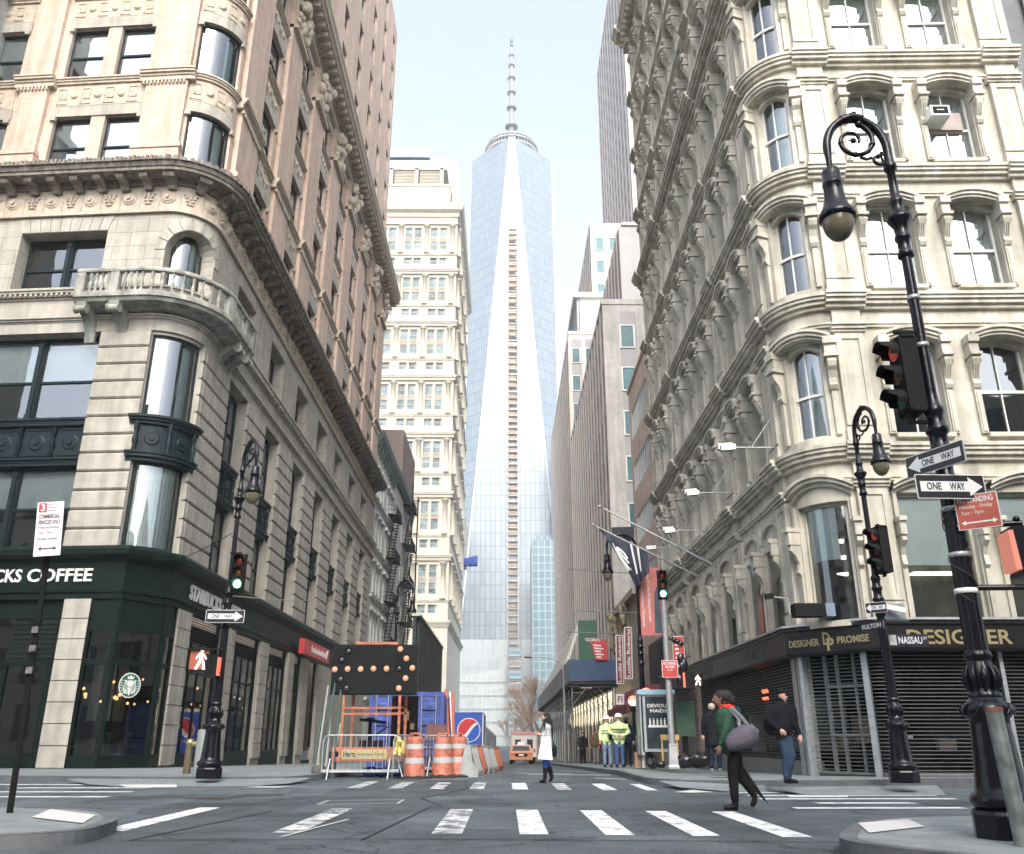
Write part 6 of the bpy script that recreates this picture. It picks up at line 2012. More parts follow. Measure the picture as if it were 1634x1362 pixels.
def man_figure(b, m4, mi=0):
    # walking man drawn as simple polygons, unit about .34 high
    def pg(pts, z=0): b.add([m4 @ Vector((x, -z, y)) for x, y in pts], [tuple(range(len(pts)))], mi)
    pg([(.02 + .045 * math.cos(k * .785), .27 + .045 * math.sin(k * .785)) for k in range(8)])
    pg([(-.045, .21), (-.02, .06), (.05, .05), (.05, .215)])
    pg([(-.02, .07), (-.06, -.02), (-.12, -.15), (-.06, -.16), (.0, -.04), (.03, .06)])
    pg([(.0, .07), (.05, -.02), (.06, -.16), (.12, -.16), (.10, -.0), (.05, .07)])
    pg([(-.045, .2), (-.11, .1), (-.09, .05), (-.07, .09), (-.03, .14)]); pg([(.05, .2), (.10, .15), (.14, .08), (.12, .05), (.08, .11), (.04, .14)])
def ped_signal(label, C, rz, s, split=False, on_left=True):
    t = thing('pedestrian_signal', label, 'traffic signal', tuple(C), rz, group='walking man signals', scale=s)
    b = MB(); b.box(-.25, .25, 0, .2, -.25, .25); b.box(-.27, .27, -.1, .0, .22, .27); b.box(-.27, .27, -.02, .0, -.27, -.24); b.box(-.27, -.25, -.1, 0, -.25, .25); b.box(.25, .27, -.1, 0, -.25, .25); b.build('housing', M['blk'], t)
    g = MB(); g.box(-.22, .22, -.012, -.002, -.21, .21); g.build('lens', emis('dim_signal_face', (.40, .10, .05), .4) if not split else mat('dark_signal_face', (.03, .02, .02), .3), t)
    m = MB(); man_figure(m, Matrix.Translation((.03, -.02, -.05)) @ Matrix.Scale(1.05, 4)); m.build('walking_man', emis('walk_light', (1.0, .8, .65), 1.6), t)
    k = MB(); k.beam((.25, .1, .27), (.6, .1, .27), .03); k.beam((.25, .1, -.27), (.6, .1, -.27), .03); k.build('bracket', M['blk'], t)
    return t
v = P(318, 1053, 21.2); ped_signal('walking man signal on the lamp post at the coffee shop corner', v, R(6), 1.0)
v2 = P(339, 1063, 21.4); o = thing('pedestrian_signal', 'edge on signal box with a red lit rim beside the walking man signal', 'traffic signal', tuple(v2))
b = MB(); b.box(-.14, .16, -.2, .2, -.25, .27); b.build('housing', M['blk'], o); b = MB(); b.box(.165, .2, -.18, .0, -.22, .2); b.build('lens', emis('red_rim', (.9, .16, .1), .9), o)
v = P(1112, 1085, 27.9); ped_signal('walking man signal on the grey aluminium pole', v, R(-4), .72, True)
v2 = P(1094, 1085, 27.9); o = thing('pedestrian_signal', 'edge on signal box with a narrow red lit strip on the grey aluminium pole', 'traffic signal', tuple(v2))
b = MB(); b.box(-.02, .26, -.1, .1, -.26, .26); b.build('housing', M['blk'], o); b = MB(); b.box(-.08, -.03, -.1, .0, -.22, .22); b.build('lens', emis('red_rim', (.9, .16, .1), .9), o)

# ---- one way signs on the corner lamps, street name signs
v = P(359, 983, 21.2); wl = (P(390, 983, 21.2) - P(329, 983, 21.2)).length
sign('one_way_sign', 'one way sign with arrow to the right on the coffee shop corner lamp post', v, (1, 0.05, 0), wl, wl * .33, one_way(False))
v = P(1398, 969, 17.6); sign('one_way_sign', 'little one way sign with arrow to the left on the right corner lamp post', v, (.75, -.66, 0), .42, .21, one_way(True))
def street_name(txt, extra):
    def f(root, pt, poly, X, Z, N, W, H, th):
        plate_base(root, pt, mat('sign_brown', (.015, .015, .03), .4, .2, 6), c=.02, asp=4)
        b = MB()
        if extra:
            poly(b, [(-.97, -.85), (-.62, -.85), (-.62, .85), (-.97, .85)], .004); b.build('picture_panel', mat('grey_picture', (.35, .36, .36), .5, .5, 6), root); b = MB()
            text_mb(b, txt, pt(-.52, -.62, .006), X, Z, W * .60, H * .6, 0, True); text_mb(b, 'ST', pt(.74, .1, .006), X, Z, W * .1, H * .22, 0, True)
        else: text_mb(b, txt, pt(-.8, -.55, .006), X, Z, W * .8, H * .6, 0, True)
        b.build('lettering', signw, root)
    return f
v = P(1450, 1021, 17.5); wn = (P(1482, 1021, 17.5) - P(1418, 1021, 17.5)).length
sign('street_name_sign', 'dark street name plate with white letters facing the camera on the right corner lamp', v, (1, .03, 0), wn, wn * .29, street_name('NASSAU', True))
v = P(1391, 999, 17.6); sign('street_name_sign', 'street name plate turned nearly edge on below the little one way sign', v, (.28, -.96, 0), .7, .15, street_name('FULTON', False))
v = P(1428, 973, 17.7); o = thing('street_camera', 'grey box camera on a backing plate beside the right corner lamp post', 'camera', tuple(v))
b = MB(); b.box(-.22, .22, .03, .05, -.18, .14); b.build('backing_plate', mat('grey_backing', (.25, .28, .30), .4, .3, 4), o)
b = MB(); b.beam((-.18, -.05, .06), (.14, -.2, -.04), .1); b.build('camera_body', M['white'], o)
# ---- parking sign at the left edge
sx, sy = -6.15, 11.7
o = thing('sign_post', 'dark steel sign post leaning at the left border with worn stickers', 'sign post', (sx, sy, .13))
top = P(88, 800, 11.5); b = MB(); b.beam((0, 0, 0), (top.x - sx - .02, top.y - sy + .05, top.z - .15), .07, .03); b.build('post', M['blk'], o)
b = MB()
for f in (.50, .56, .43): p = Vector((top.x - sx, top.y - sy, top.z - .13)) * f; b.box(p.x - .04, p.x + .04, p.y - .045, p.y - .02, p.z - .03, p.z + .05)
b.build('stickers', mat('worn_sticker', (.16, .16, .16), .7, .5, 20), o)
def commercial(root, pt, poly, X, Z, N, W, H, th):
    plate_base(root, pt, signw, asp=W / H)
    b = MB(); poly(b, [(-.86, .62), (-.28, .62), (-.28, .96), (-.86, .96)], .003); b.build('red_field', signr, root)
    b = MB(); text_mb(b, '3', pt(-.72, .66, .006), X, Z, W * .16, H * .13, 0, True); b.build('number', signw, root)
    b = MB()
    for i, (s_, w_) in enumerate((('HOUR', .25), ('METERED', .33), ('PARKING', .33))): text_mb(b, s_, pt(-.2, .86 - .11 * i, .006), X, Z, W * w_, H * .03)
    text_mb(b, 'COMMERCIAL', pt(-.8, .38, .006), X, Z, W * .78, H * .075, 0, True); text_mb(b, 'VEHICLES ONLY', pt(-.85, .17, .006), X, Z, W * .84, H * .075, 0, True)
    text_mb(b, 'OTHERS NO STANDING', pt(-.8, .0, .006), X, Z, W * .78, H * .04)
    text_mb(b, '7am - 7pm', pt(-.75, -.22, .006), X, Z, W * .5, H * .06); text_mb(b, 'Except Sunday', pt(-.8, -.44, .006), X, Z, W * .75, H * .06)
    poly(b, [(-.5, -.75), (.5, -.75), (.5, -.71), (-.5, -.71)], .006); poly(b, [(.7, -.73), (.45, -.66), (.45, -.8)], .006); poly(b, [(-.7, -.73), (-.45, -.8), (-.45, -.66)], .006)
    b.build('lettering', mat('sign_ink', (.09, .03, .05), .5), root)
v = P(78, 843, 11.4); hS = (P(78, 800, 11.4) - P(78, 888, 11.4)).length
sign('parking_rule_sign', 'white commercial vehicles only sign with red lettering on the leaning post at the left', v, (.93, .15, .10), .335, hS * .97, commercial, up=(-.10, .0, 1))
# ================================================================== road works on the left
def corr(mb, x0, x1, y, z0, z1, n, d=.04, mi=0, axis='x', sgn=-1):
    # corrugated sheet: vertical ribs across x0..x1 (or along y when axis is 'y')
    w = (x1 - x0) / n
    for k in range(n):
        a = x0 + k * w + w * .22; c = a + w * .5
        if axis == 'x': mb.box(a, c, y + sgn * d, y, z0, z1, mi)
        else: mb.box(y, y - sgn * d, a, c, z0, z1, mi)
gY = gz(32)
ct = thing('shipping_container', 'blue steel shipping container with an open doorway, before the dark hoarding', 'container', (-3.5, 32, gY))
b = MB(); b.box(-1.28, 1.28, 0.05, 6.0, 0.15, 2.6, 0)
b.box(-1.32, -1.18, -.02, .12, .1, 2.66, 0); b.box(1.18, 1.32, -.02, .12, .1, 2.66, 0); b.box(-1.18, 1.18, -.02, .12, 2.52, 2.66, 0); b.box(-1.18, 1.18, -.02, .12, .1, .26, 0)
b.box(1.2, 1.32, 5.9, 6.04, .1, 2.66, 0)
corr(b, .15, 5.9, 1.28, .2, 2.5, 20, .035, 0, 'y', -1)
b.build('body', M['blue'], ct)
d = MB()
for (x0, x1) in ((-1.17, -.52), (.42, 1.17)):
    d.box(x0, x1, -.04, .04, .27, 2.5, 0)
    for k in range(4):
        z = .45 + k * .52; d.hexa([(x0 + .08, -.04, z), (x1 - .08, -.04, z), (x1 - .08, -.03, z + .3), (x0 + .08, -.03, z + .3)], [(x0 + .11, -.09, z + .05), (x1 - .11, -.09, z + .05), (x1 - .11, -.09, z + .24), (x0 + .11, -.09, z + .24)])
    for q in (x0 + .12, x1 - .12): d.tube([(q, -.11, .2), (q, -.11, 2.55)], .018, 6, 1)
    for z in (.8, 1.2): d.box(x0 + .05, x1 - .05, -.13, -.1, z, z + .03, 1)
d.build('door', [M['blue'], M['steel']], ct)
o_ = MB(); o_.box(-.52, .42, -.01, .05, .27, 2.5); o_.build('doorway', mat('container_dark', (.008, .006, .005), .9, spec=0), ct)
o_ = MB(); o_.box(-.1, .1, -.03, .0, 1.7, 2.0, 0); o_.box(.15, .3, -.03, .0, 1.4, 1.6, 0); o_.box(-.35, .3, -.025, .0, .3, 1.2, 1); o_.build('stored_tools', [mat('khaki_things', (.10, .08, .04), .7, .4, 8), mat('dark_things', (.015, .012, .01), .8, .4, 8)], ct)
dk = thing('corrugated_hoarding', 'tall thin dark corrugated hoarding wall running back behind the blue container', 'hoarding', (-3.95, 38.2, gz(45)), world=True)
h_ = atX(666, 982, -3.86).z
b = MB(); b.box(-4.05, -3.9, 38.2, 53, gz(45) - .2, h_, 0); corr(b, 38.3, 52.9, -3.9, gz(45), h_ - .05, 16, .14, 0, 'y', -1)
b.box(-4.1, -3.72, 38.15, 53.05, h_, h_ + .1, 1)
b.build('panel', [mat('dark_green_steel', (.012, .020, .023), .5, .3, 2, .1, 20, spec=.3), mat('pale_edge', (.4, .38, .35), .6)], dk)

ab = thing('arrow_board_trailer', 'orange trailer carrying a black arrow board of round lamps behind the steel barrier', 'arrow board', (-3.72, 25.3, 0))
b = MB(); b.box(-1.2, 1.22, -.06, .02, 2.18, 3.5); b.box(-1.22, 1.24, -.02, .03, 2.15, 2.18); b.box(-1.22, 1.24, -.02, .03, 3.5, 3.53); b.build('board', mat('board_black', (.008, .010, .011), .6, .15, 2, spec=.15), ab)
lit = [(-1.11, 2.84), (-.75, 2.85), (-.38, 2.85), (-.02, 2.86), (.35, 2.86), (1.08, 2.88), (.90, 3.14), (.72, 3.40), (.90, 2.60), (.72, 2.33)]
off = [(.71, 2.86), (-.93, 3.10), (-.75, 3.34), (-.93, 2.57), (-.75, 2.33)]
la, lb = mat('lamp_amber_lit', (.4, .2, .1), .4, emit=(1, .55, .40), estr=.14), mat('lamp_amber_off', (.05, .06, .06), .25)
for (x, z) in lit + off:
    on = (x, z) in lit
    l = MB(); l.lathe([(.075, -.065), (.085, -.09), (.06, -.12), (.02, -.135), (.001, -.137)], (x, 0, z), 14, 0 if on else 1, axis='y')
    l.lathe([(.10, -.06), (.10, -.14), (.093, -.14), (.093, -.06)], (x, 0, z), 14, 2, a0=R(-10), a1=R(190), axis='y')
    l.build('board_lamp', [la, lb, M['blk']], ab)
b = MB()
for x in (-.85, .72): b.box(x, x + .07, -.02, .05, .5, 2.3); b.box(x + (.18 if x < 0 else .12), x + (.26 if x < 0 else .19), .5, .57, .5, 2.25)
for z in (1.62, 1.78): b.box(-.8, .8, -.04, .03, z, z + .05); b.box(-.6, .9, .5, .55, z + .03, z + .08)
b.box(-1.0, .95, -.3, -.2, .42, .78); b.box(-1.0, .95, -.2, 1.3, .42, .5); b.box(-.55, .65, -.03, .05, 3.53, 3.6)
for x in (-1.0, .93): b.box(x, x + .05, -.25, 1.6, .4, .6)
b.build('trailer_frame', M['orangem'], ab)
b = MB(); b.box(-.72, .5, -.315, -.30, .47, .72, 0); b.build('name_plate', mat('plate_yellow', (.42, .38, .2), .5, .05, 6), ab)
b = MB(); text_mb(b, 'Hertz', (-.68, -.32, .53), (1, 0, 0), (0, 0, 1), .36, .14, 0, True); text_mb(b, 'Equipment Rental', (-.28, -.32, .545), (1, 0, 0), (0, 0, 1), .7, .09); b.build('lettering', signb, ab)
for x in (-.88, .8):
    l = MB(); l.lathe([(.075, -.31), (.06, -.325), (.001, -.33)], (x, 0, .6), 12, axis='y'); l.build('tail_lamp', M['blk'], ab)
for x in (-1.15, 1.05):
    wl_ = MB(); wl_.lathe([(.3, -.09), (.33, -.05), (.33, .05), (.3, .09)], (x, .5, .33), 20, 0, axis='x'); wl_.lathe([(.18, -.095), (.18, .095)], (x, .5, .33), 14, 1, axis='x'); wl_.build('wheel', [M['rubber'], M['steeld']], ab)
b = MB(); b.box(-.35, .25, .2, .9, .5, .95); b.lathe([(.06, .9), (.05, 1.5), (.2, 1.52), (.05, 1.56)], (-.1, .4, 0), 8); b.beam((-.4, .4, 1.5), (.35, .4, 1.42), .08); b.beam((.1, .3, 1.1), (.4, .3, 1.3), .04); b.build('engine', M['blk'], ab)

def barrier(name_label, loc, rz, wd=2.1, h=1.08, ty=0):
    t = thing('crowd_barrier', name_label, 'barrier', loc, rz, 'galvanised crowd barriers at the road works')
    b = MB(); hw = wd / 2
    b.tube([(-hw, 0, .18), (-hw, 0, h - .15), (-hw + .06, 0, h - .03), (-hw + .16, 0, h), (hw - .16, 0, h), (hw - .06, 0, h - .03), (hw, 0, h - .15), (hw, 0, .18), (-hw, 0, .18)], .021, 8)
    b.tube([(-hw, 0, .22), (hw, 0, .22)], .018, 6); b.build('frame', M['steel'], t)
    n = 14; v = MB()
    for k in range(1, n): v.tube([(-hw + wd * k / n, 0, .2), (-hw + wd * k / n, 0, h)], .009, 5)
    v.build('bars', M['steel'], t)
    for x in (-hw + .22, hw - .22):
        f = MB(); f.tube([(x - .02, 0, .5), (x - .05, -.22, .0)], .02, 6); f.tube([(x - .02, 0, .5), (x + .05, .22, .0)], .02, 6); f.build('foot', M['steel'], t)
    return t
barrier('crowd barrier before the orange trailer, facing the crossing', (-3.78, 24.1, 0), R(2), 2.0)
barrier('crowd barrier at an angle between the orange trailer and the first barrel', (-2.72, 24.7, 0), R(62), 1.0)
bt = barrier('crowd barrier standing behind the barrels with a yellowish rail', (-1.7, 26.2, 0), R(-8), 1.3)
cl = thing('leaning_tools', 'bundle of poles and wrapped tools leaning beside the orange trailer', 'tools', (-4.75, 25.0, .0))
b = MB()
for k, (x, q, z, mi) in enumerate([(-.35, .1, 2.4, 0), (-.2, .16, 2.7, 1), (-.1, .0, 2.2, 0), (.05, .12, 1.4, 2), (-.28, -.1, 1.3, 2), (.12, .0, 2.5, 1), (-.42, .05, 1.7, 1)]): b.tube([(x, -.1, 0), (x + q, .3, z)], .03, 6, mi)
b.build('poles', [mat('grey_pole', (.3, .32, .32), .6), mat('green_pole', (.05, .09, .08), .6), mat('wood_handle', (.4, .36, .24), .7)], cl)
b = MB(); b.lathe([(.14, 0), (.19, .05), (.19, .28), (.14, .33)], (-.2, -.45, 0), 14); b.build('bucket', mat('dark_bucket', (.08, .08, .08), .7), cl)
tp = thing('caution_tape', 'tangle of yellow tape tied to the corner of the first barrier', 'tape', (-2.78, 24.0, .8))
b = MB(); rr = random.Random(8)
for k in range(9):
    p = [(rr.uniform(-.12, .12), rr.uniform(-.08, .08), rr.uniform(-.25, .25)) for _ in range(4)]; b.tube(p, [(.03, .004)] * 4, 4, sm=False)
b.build('tape', mat('yellow_tape', (.62, .52, .16), .5, .1, 5), tp)
bg_ = thing('blue_sacks', 'bright blue wrapped sacks lying under the orange trailer', 'sacks', (-3.4, 25.6, 0))
b = MB()
for (x, y, z, r_) in ((-.35, 0, .14, .17), (-.05, .1, .12, .15), (.45, .0, .15, .18), (.7, .1, .13, .15)): b.ball((x, y, z), r_, 7, 0, (1.5, 1, .75))
b.build('sack', mat('blue_plastic', (.04, .10, .5), .35, .2, 9, .5, 10), bg_)

def barrel(label, loc, rz=0, dirty=False):
    t = thing('traffic_barrel', label, 'traffic barrel', loc, rz, 'orange and white traffic barrels')
    b = MB(); b.lathe([(.30, .0), (.31, .05), (.285, .08), (.285, .36), (.27, .38)], (0, 0, 0), 24); b.lathe([(.262, .52), (.255, .54), (.255, .72), (.245, .74)], (0, 0, 0), 24)
    b.lathe([(.235, .86), (.228, .90), (.225, 1.0), (.19, 1.04), (.12, 1.05), (.001, 1.05)], (0, 0, 0), 24)
    b.build('drum', M['orange'], t)
    for (z0, z1, r0_, r1_) in ((.38, .52, .272, .264), (.74, .86, .247, .238)):
        w = MB(); w.lathe([(r0_, z0), (r1_, z1)], (0, 0, 0), 24); w.build('reflective_band', M['reflw'], t)
    h = MB(); h.tube([(-.16, 0, 1.02), (-.12, 0, 1.12), (.12, 0, 1.12), (.16, 0, 1.02)], [(.03, .05)] * 4, 8); h.build('handle', M['orange'], t)
    f = MB(); f.lathe([(.46, 0), (.46, .035), (.33, .07), (.31, .09)], (0, 0, 0), 6, sm=False); f.build('rubber_base', M['rubber'], t)
    return t
barrel('orange and white traffic barrel standing alone before the blue container', (-2.42, 24.5, 0))
barrel('scuffed traffic barrel, middle one of the three', (-1.72, 25.2, 0), .5)
barrel('traffic barrel nearest to the concrete road barriers', (-1.32, 25.7, 0), 1.1)

def jersey(label, a, c, col, h=.82):
    a, c = Vector((*a, gz(a[1]))), Vector((*c, gz(c[1]))); d = c - a; L = d.length
    t = thing('road_barrier', label, 'road barrier', tuple(a), math.atan2(d.y, d.x), 'row of road barriers')
    pr = [(-.3, 0), (-.3, .14), (-.14, .38), (-.08, h), (.08, h), (.14, .38), (.3, .14), (.3, 0)]
    b = MB(); n = 2
    for x0, x1 in ((0.02, L - .02),):
        vs = [(x0, y, z) for y, z in pr] + [(x1, y, z) for y, z in pr]; m_ = len(pr)
        b.add(vs, [tuple(range(m_)), tuple(range(2 * m_ - 1, m_ - 1, -1))] + [(i, m_ + i, m_ + (i + 1) % m_, (i + 1) % m_) for i in range(m_)])
    b.build('body', mat(*col), t)
    r_ = MB(); k = .25
    while k < L - .2: r_.hexa([(k, -.31, .04), (k + .12, -.31, .04), (k + .12, -.29, .12), (k, -.29, .12)], [(k + .02, -.12, h - .08), (k + .1, -.12, h - .08), (k + .1, -.06, h - .06), (k + .02, -.06, h - .06)]); k += .3
    r_.build('ribs', mat(*col), t)
cw_ = ('barrier_white', (.34, .36, .36), .7, .15, 4); co_ = ('barrier_orange', (.38, .13, .07), .6, .2, 4)
jersey('grey white road barrier nearest of the row', (-1.05, 25.4), (-.95, 27.4), cw_)
jersey('faded orange road barrier second in the row', (-.93, 27.5), (-.85, 29.5), co_)
jersey('grey white road barrier third in the row behind the orange one', (-.83, 29.6), (-.7, 31.8), cw_)
jersey('grey white road barrier fourth in the row', (-.69, 31.9), (-.55, 34.2), cw_)
jersey('orange road barrier at the far end of the row', (-.54, 34.3), (-.35, 37), co_)
fp = thing('mesh_fence', 'row of tall steel mesh fence panels running behind the road barriers', 'fence', (-.72, 33.5, gz(33)))
b = MB()
for k in range(8):
    y = k * 2.0; b.tube([(.03 * k, y, -.1 - .03 * k), (.03 * k, y, 1.55 - .04 * k)], .035, 6)
    for q in range(8): yy = y + q * .25; b.tube([(.03 * k, yy, .1 - .04 * k), (.03 * k, yy, 1.45 - .04 * k)], .012, 4)
    b.tube([(.03 * k, y, 1.45 - .04 * k), (.03 * k, y + 2, 1.42 - .04 * k)], .03, 5); b.tube([(.03 * k, y, .15 - .04 * k), (.03 * k, y + 2, .12 - .04 * k)], .03, 5)
b.build('panels', M['steeld'], fp)
mb_ = thing('maroon_board', 'dark maroon plywood board propped up behind the barrels', 'board', (-2.3, 30.5, gz(30)))
b = MB(); b.hexa([(-.35, 0, 1.0), (.36, 0, 1.05), (.36, .05, 1.05), (-.35, .05, 1.0)], [(-.34, .05, 1.52), (.36, .05, 1.50), (.36, .1, 1.50), (-.34, .1, 1.52)]); b.tube([(-.25, .06, 0), (-.25, .06, 1.1)], .03, 6); b.tube([(.25, .06, 0), (.25, .06, 1.1)], .03, 6); b.build('board', mat('maroon_paint', (.13, .05, .045), .7, .2, 4), mb_)
pp = thing('orange_props', 'pair of leaning orange and white poles beside the blue container', 'poles', (-2.0, 34, gz(34)))
b = MB(); b.tube([(-.05, 0, 0), (-.25, 0, 2.9)], .06, 8); b.tube([(.12, 0, 0), (.0, 0, 2.8)], .06, 8, 0); b.tube([(.04, 0, .8), (-.1, 0, 2.8)], .035, 6, 1); b.build('pole', [mat('faded_red', (.55, .16, .12), .6), M['white']], pp)

tr = thing('soda_truck', 'blue soda delivery truck with a round red white and blue emblem on its back', 'truck', (-2.85, 66, gz(66)))
b = MB(); b.box(-1.22, 1.22, 0, 9, .75, 3.55, 0); b.box(-1.24, 1.24, -.03, .03, 3.45, 3.58, 0); b.box(1.18, 1.25, -.03, .05, .75, 3.55, 1); b.build('cargo_box', [mat('soda_blue', (.03, .09, .42), .4, .1, 1), M['white']], tr)
b = MB()
def dsk(r_, z0, mi, pts=None, y=-.04): b.add(pts or [(.2 + r_ * math.cos(k * math.pi / 16), y, z0 + r_ * math.sin(k * math.pi / 16)) for k in range(32)], [tuple(range(32 if not pts else len(pts)))], mi)
dsk(.84, 2.35, 0); dsk(.78, 2.35, 1, y=-.05)
c0 = (.2, 2.35); up_, wv = [], []
r_ = .78
top_ = [(c0[0] + r_ * math.cos(a), c0[1] + r_ * math.sin(a)) for a in [R(215 - 175 * k / 16) for k in range(17)]]
low_ = [(c0[0] + r_ * math.cos(R(40)) * (1 - k / 8) + (c0[0] + r_ * math.cos(R(215)) - c0[0]) * (k / 8), c0[1] + r_ * math.sin(R(40)) * (1 - k / 8) + r_ * math.sin(R(215)) * (k / 8) + .12 * math.sin(k / 8 * math.pi * 2)) for k in range(9)]
pts = [(x, -.06, z) for x, z in top_ + low_]; b.add(pts, [tuple(range(len(pts)))], 2)
low2 = [(x, z - .1 - .22 * math.sin(k / 8 * math.pi)) for k, (x, z) in enumerate(low_)]
pts = [(x, -.065, z) for x, z in low_] + [(x, -.065, z) for x, z in reversed(low2)]; b.add(pts, [tuple(range(len(pts)))], 0)
b.build('emblem', [M['white'], mat('emblem_blue', (.02, .10, .5), .4), mat('emblem_red', (.55, .03, .04), .4)], tr)
b = MB(); b.box(-1.1, 1.1, .1, 8.5, .5, .75); b.box(-1.15, 1.15, -.15, .1, .45, .6); b.box(-1.1, 1.1, 9.2, 11, .5, 2.6); b.build('chassis', M['blk'], tr)
for (x, y) in ((-1, 1.5), (1, 1.5), (-1, 7.6), (1, 7.6)):
    q = MB(); q.lathe([(.42, -.15), (.48, -.1), (.48, .1), (.42, .15)], (x, y, .48), 18, axis='x'); q.build('wheel', M['rubber'], tr)

def car(label, loc, taxi=True):
    t = thing('taxi', label, 'taxi', loc, 0)
    m = mat('taxi_paint', (.55, .25, .11), .3, .05, 1)
    W = .93
    prof = [(0.0, .42), (-.03, .62), (.02, .86), (.12, .96), (.95, 1.0), (1.55, 1.40), (1.8, 1.45), (2.9, 1.45), (3.2, 1.38), (3.8, 1.02), (4.8, .92), (5.0, .75), (5.05, .45), (4.9, .32), (.15, .32)]
    b = MB(); n = len(prof)
    def xs(z, s): return s * (W - (.16 * max(0, (z - .95) / .5)) - (.05 if z < .5 else 0))
    vs = [(xs(z, -1), y, z) for y, z in prof] + [(xs(z, 1), y, z) for y, z in prof]
    b.add(vs, [tuple(range(n)), tuple(range(2 * n - 1, n - 1, -1))] + [(i, (i + 1) % n, n + (i + 1) % n, n + i) for i in range(n)])
    b.build('body', m, t)
    g = MB(); g.add([(-.70, 1.0 - .02, 1.02), (.70, .98, 1.02), (.62, 1.47, 1.36), (-.62, 1.47, 1.36)], [(0, 1, 2, 3)]); g.build('rear_window', mat('car_window', (.05, .07, .08), .08, metal=.3), t)
    for s in (-1, 1):
        l = MB(); l.box(s * .90 if s < 0 else .52, s * .52 if s < 0 else .90, -.05, .02, .68, .86); l.build('tail_light', emis('tail_red', (.6, .15, .12), .3), t)
        g = MB(); g.add([(s * .86, 1.2, 1.03), (s * .86, 3.5, 1.03), (s * .80, 3.0, 1.36), (s * .80, 1.6, 1.36)], [(0, 1, 2, 3)]); g.build('side_window', MATS['car_window'], t)
    b = MB(); b.box(-.5, .5, -.045, .0, .60, .84); b.build('trunk_panel', M['blk'], t); b = MB(); b.box(-.2, .2, -.07, -.04, .66, .78); b.build('number_plate', M['white'], t)
    b = MB(); b.box(-.92, .92, -.14, .05, .36, .56); b.build('bumper', m, t)
    b = MB(); b.hexa([(-.3, 2.0, 1.45), (.3, 2.0, 1.45), (.3, 2.35, 1.45), (-.3, 2.35, 1.45)], [(-.22, 2.1, 1.68), (.22, 2.1, 1.68), (.22, 2.25, 1.68), (-.22, 2.25, 1.68)]); b.build('roof_sign', M['white'], t)
    for (x, y) in ((-.8, .95), (.8, .95), (-.8, 4.0), (.8, 4.0)):
        q = MB(); q.lathe([(.28, -.11), (.33, -.08), (.33, .08), (.28, .11)], (x, y, .33), 18, 0, axis='x'); q.lathe([(.2, -.115), (.2, .115)], (x, y, .33), 12, 1, axis='x'); q.build('wheel', [M['rubber'], M['steel']], t)
car('orange yellow taxi seen from behind in the middle of the street', (1.25, 72.5, gz(74)))
am = thing('ambulance', 'white box ambulance driving ahead of the taxi', 'ambulance', (1.7, 84, gz(86)))
b = MB(); b.box(-1.15, 1.15, 0, 4.2, .6, 2.75, 0); b.hexa([(-1.0, 4.2, .6), (1.0, 4.2, .6), (1.0, 6.4, .6), (-1.0, 6.4, .6)], [(-.95, 4.2, 2.1), (.95, 4.2, 2.1), (.9, 5.2, 2.0), (-.9, 5.2, 2.0)], 0); b.box(-1.16, 1.16, -.02, .0, 2.45, 2.72, 1); b.build('body', [mat('van_white', (.62, .62, .60), .5, .05, 1), mat('faint_red', (.5, .25, .22), .6)], am)
for x in (-.55, .55): b = MB(); b.box(x - .27, x + .27, -.03, .0, 1.35, 2.1); b.build('rear_window', MATS['car_window'], am)
for x in (-.95, .95): b = MB(); b.box(x - .1, x + .1, -.04, .0, 1.0, 1.3); b.build('tail_light', MATS['tail_red'], am)
for (x, y) in ((-.95, 1.2), (.95, 1.2), (-.95, 5), (.95, 5)): b = MB(); b.lathe([(.34, -.12), (.38, -.08), (.38, .08), (.34, .12)], (x, y, .38), 16, axis='x'); b.build('wheel', M['rubber'], am)

# ================================================================== right pavement: shed, signs, furniture
sg = gz(55) + .14
sh_ = thing('sidewalk_shed', 'blue fronted sidewalk shed on steel posts with cross bracing over the right pavement', 'sidewalk shed', (5.4, 55, sg), world=True)
b = MB(); b.box(3.9, 6.95, 54.95, 55.05, 4.35, 5.6, 0); b.box(3.9, 4.0, 55.05, 110, 4.35, 5.6, 1); b.box(6.85, 6.95, 55.05, 110, 4.35, 5.6, 1); b.build('parapet', [M['navy'], mat('pale_plywood', (.34, .37, .38), .8, .15, 1)], sh_)
b = MB(); b.box(4.0, 6.9, 55.05, 110, 4.15, 4.33)
for k in range(18): b.box(3.95, 6.92, 55.2 + k * 3, 55.35 + k * 3, 3.95, 4.15)
b.build('deck', mat('deck_dark', (.05, .05, .05), .9), sh_)
for k in range(14):
    y = 55.3 + k * 3.0
    for x in (4.1, 6.6):
        p = MB(); p.tube([(x, y, gz(y) + .1), (x, y, 4.15)], .05, 6); p.box(x - .12, x + .12, y - .12, y + .12, gz(y) + .1, gz(y) + .16); p.build('post', M['steeld'], sh_)
    br_ = MB(); br_.beam((4.1, y, 2.9), (5.1, y, 4.1), .04); br_.beam((6.6, y, 2.9), (5.6, y, 4.1), .04)
    if k < 13:
        br_.beam((4.1, y, .8), (4.1, y + 3, 3.4), .035); br_.beam((4.1, y, 3.4), (4.1, y + 3, .8), .035); br_.beam((6.6, y, 1.2), (6.6, y + 3, 3.6), .035)
        br_.beam((4.1, y, 1.6), (4.1, y + 3, 1.6), .04); br_.beam((4.1, y, 3.3), (4.1, y + 3, 3.3), .04)
    br_.build('bracing', M['steeld'], sh_)
b = MB(); b.box(6.95, 7.0, 58, 100, 2.2, 3.9)
for k in range(16): b.box(6.9, 6.96, 58 + k * 2.4, 58.5 + k * 2.4, 2.0, 3.9)
for k in range(8): b.box(4.9, 5.6, 58 + k * 6, 59.0 + k * 6, 4.08, 4.14)
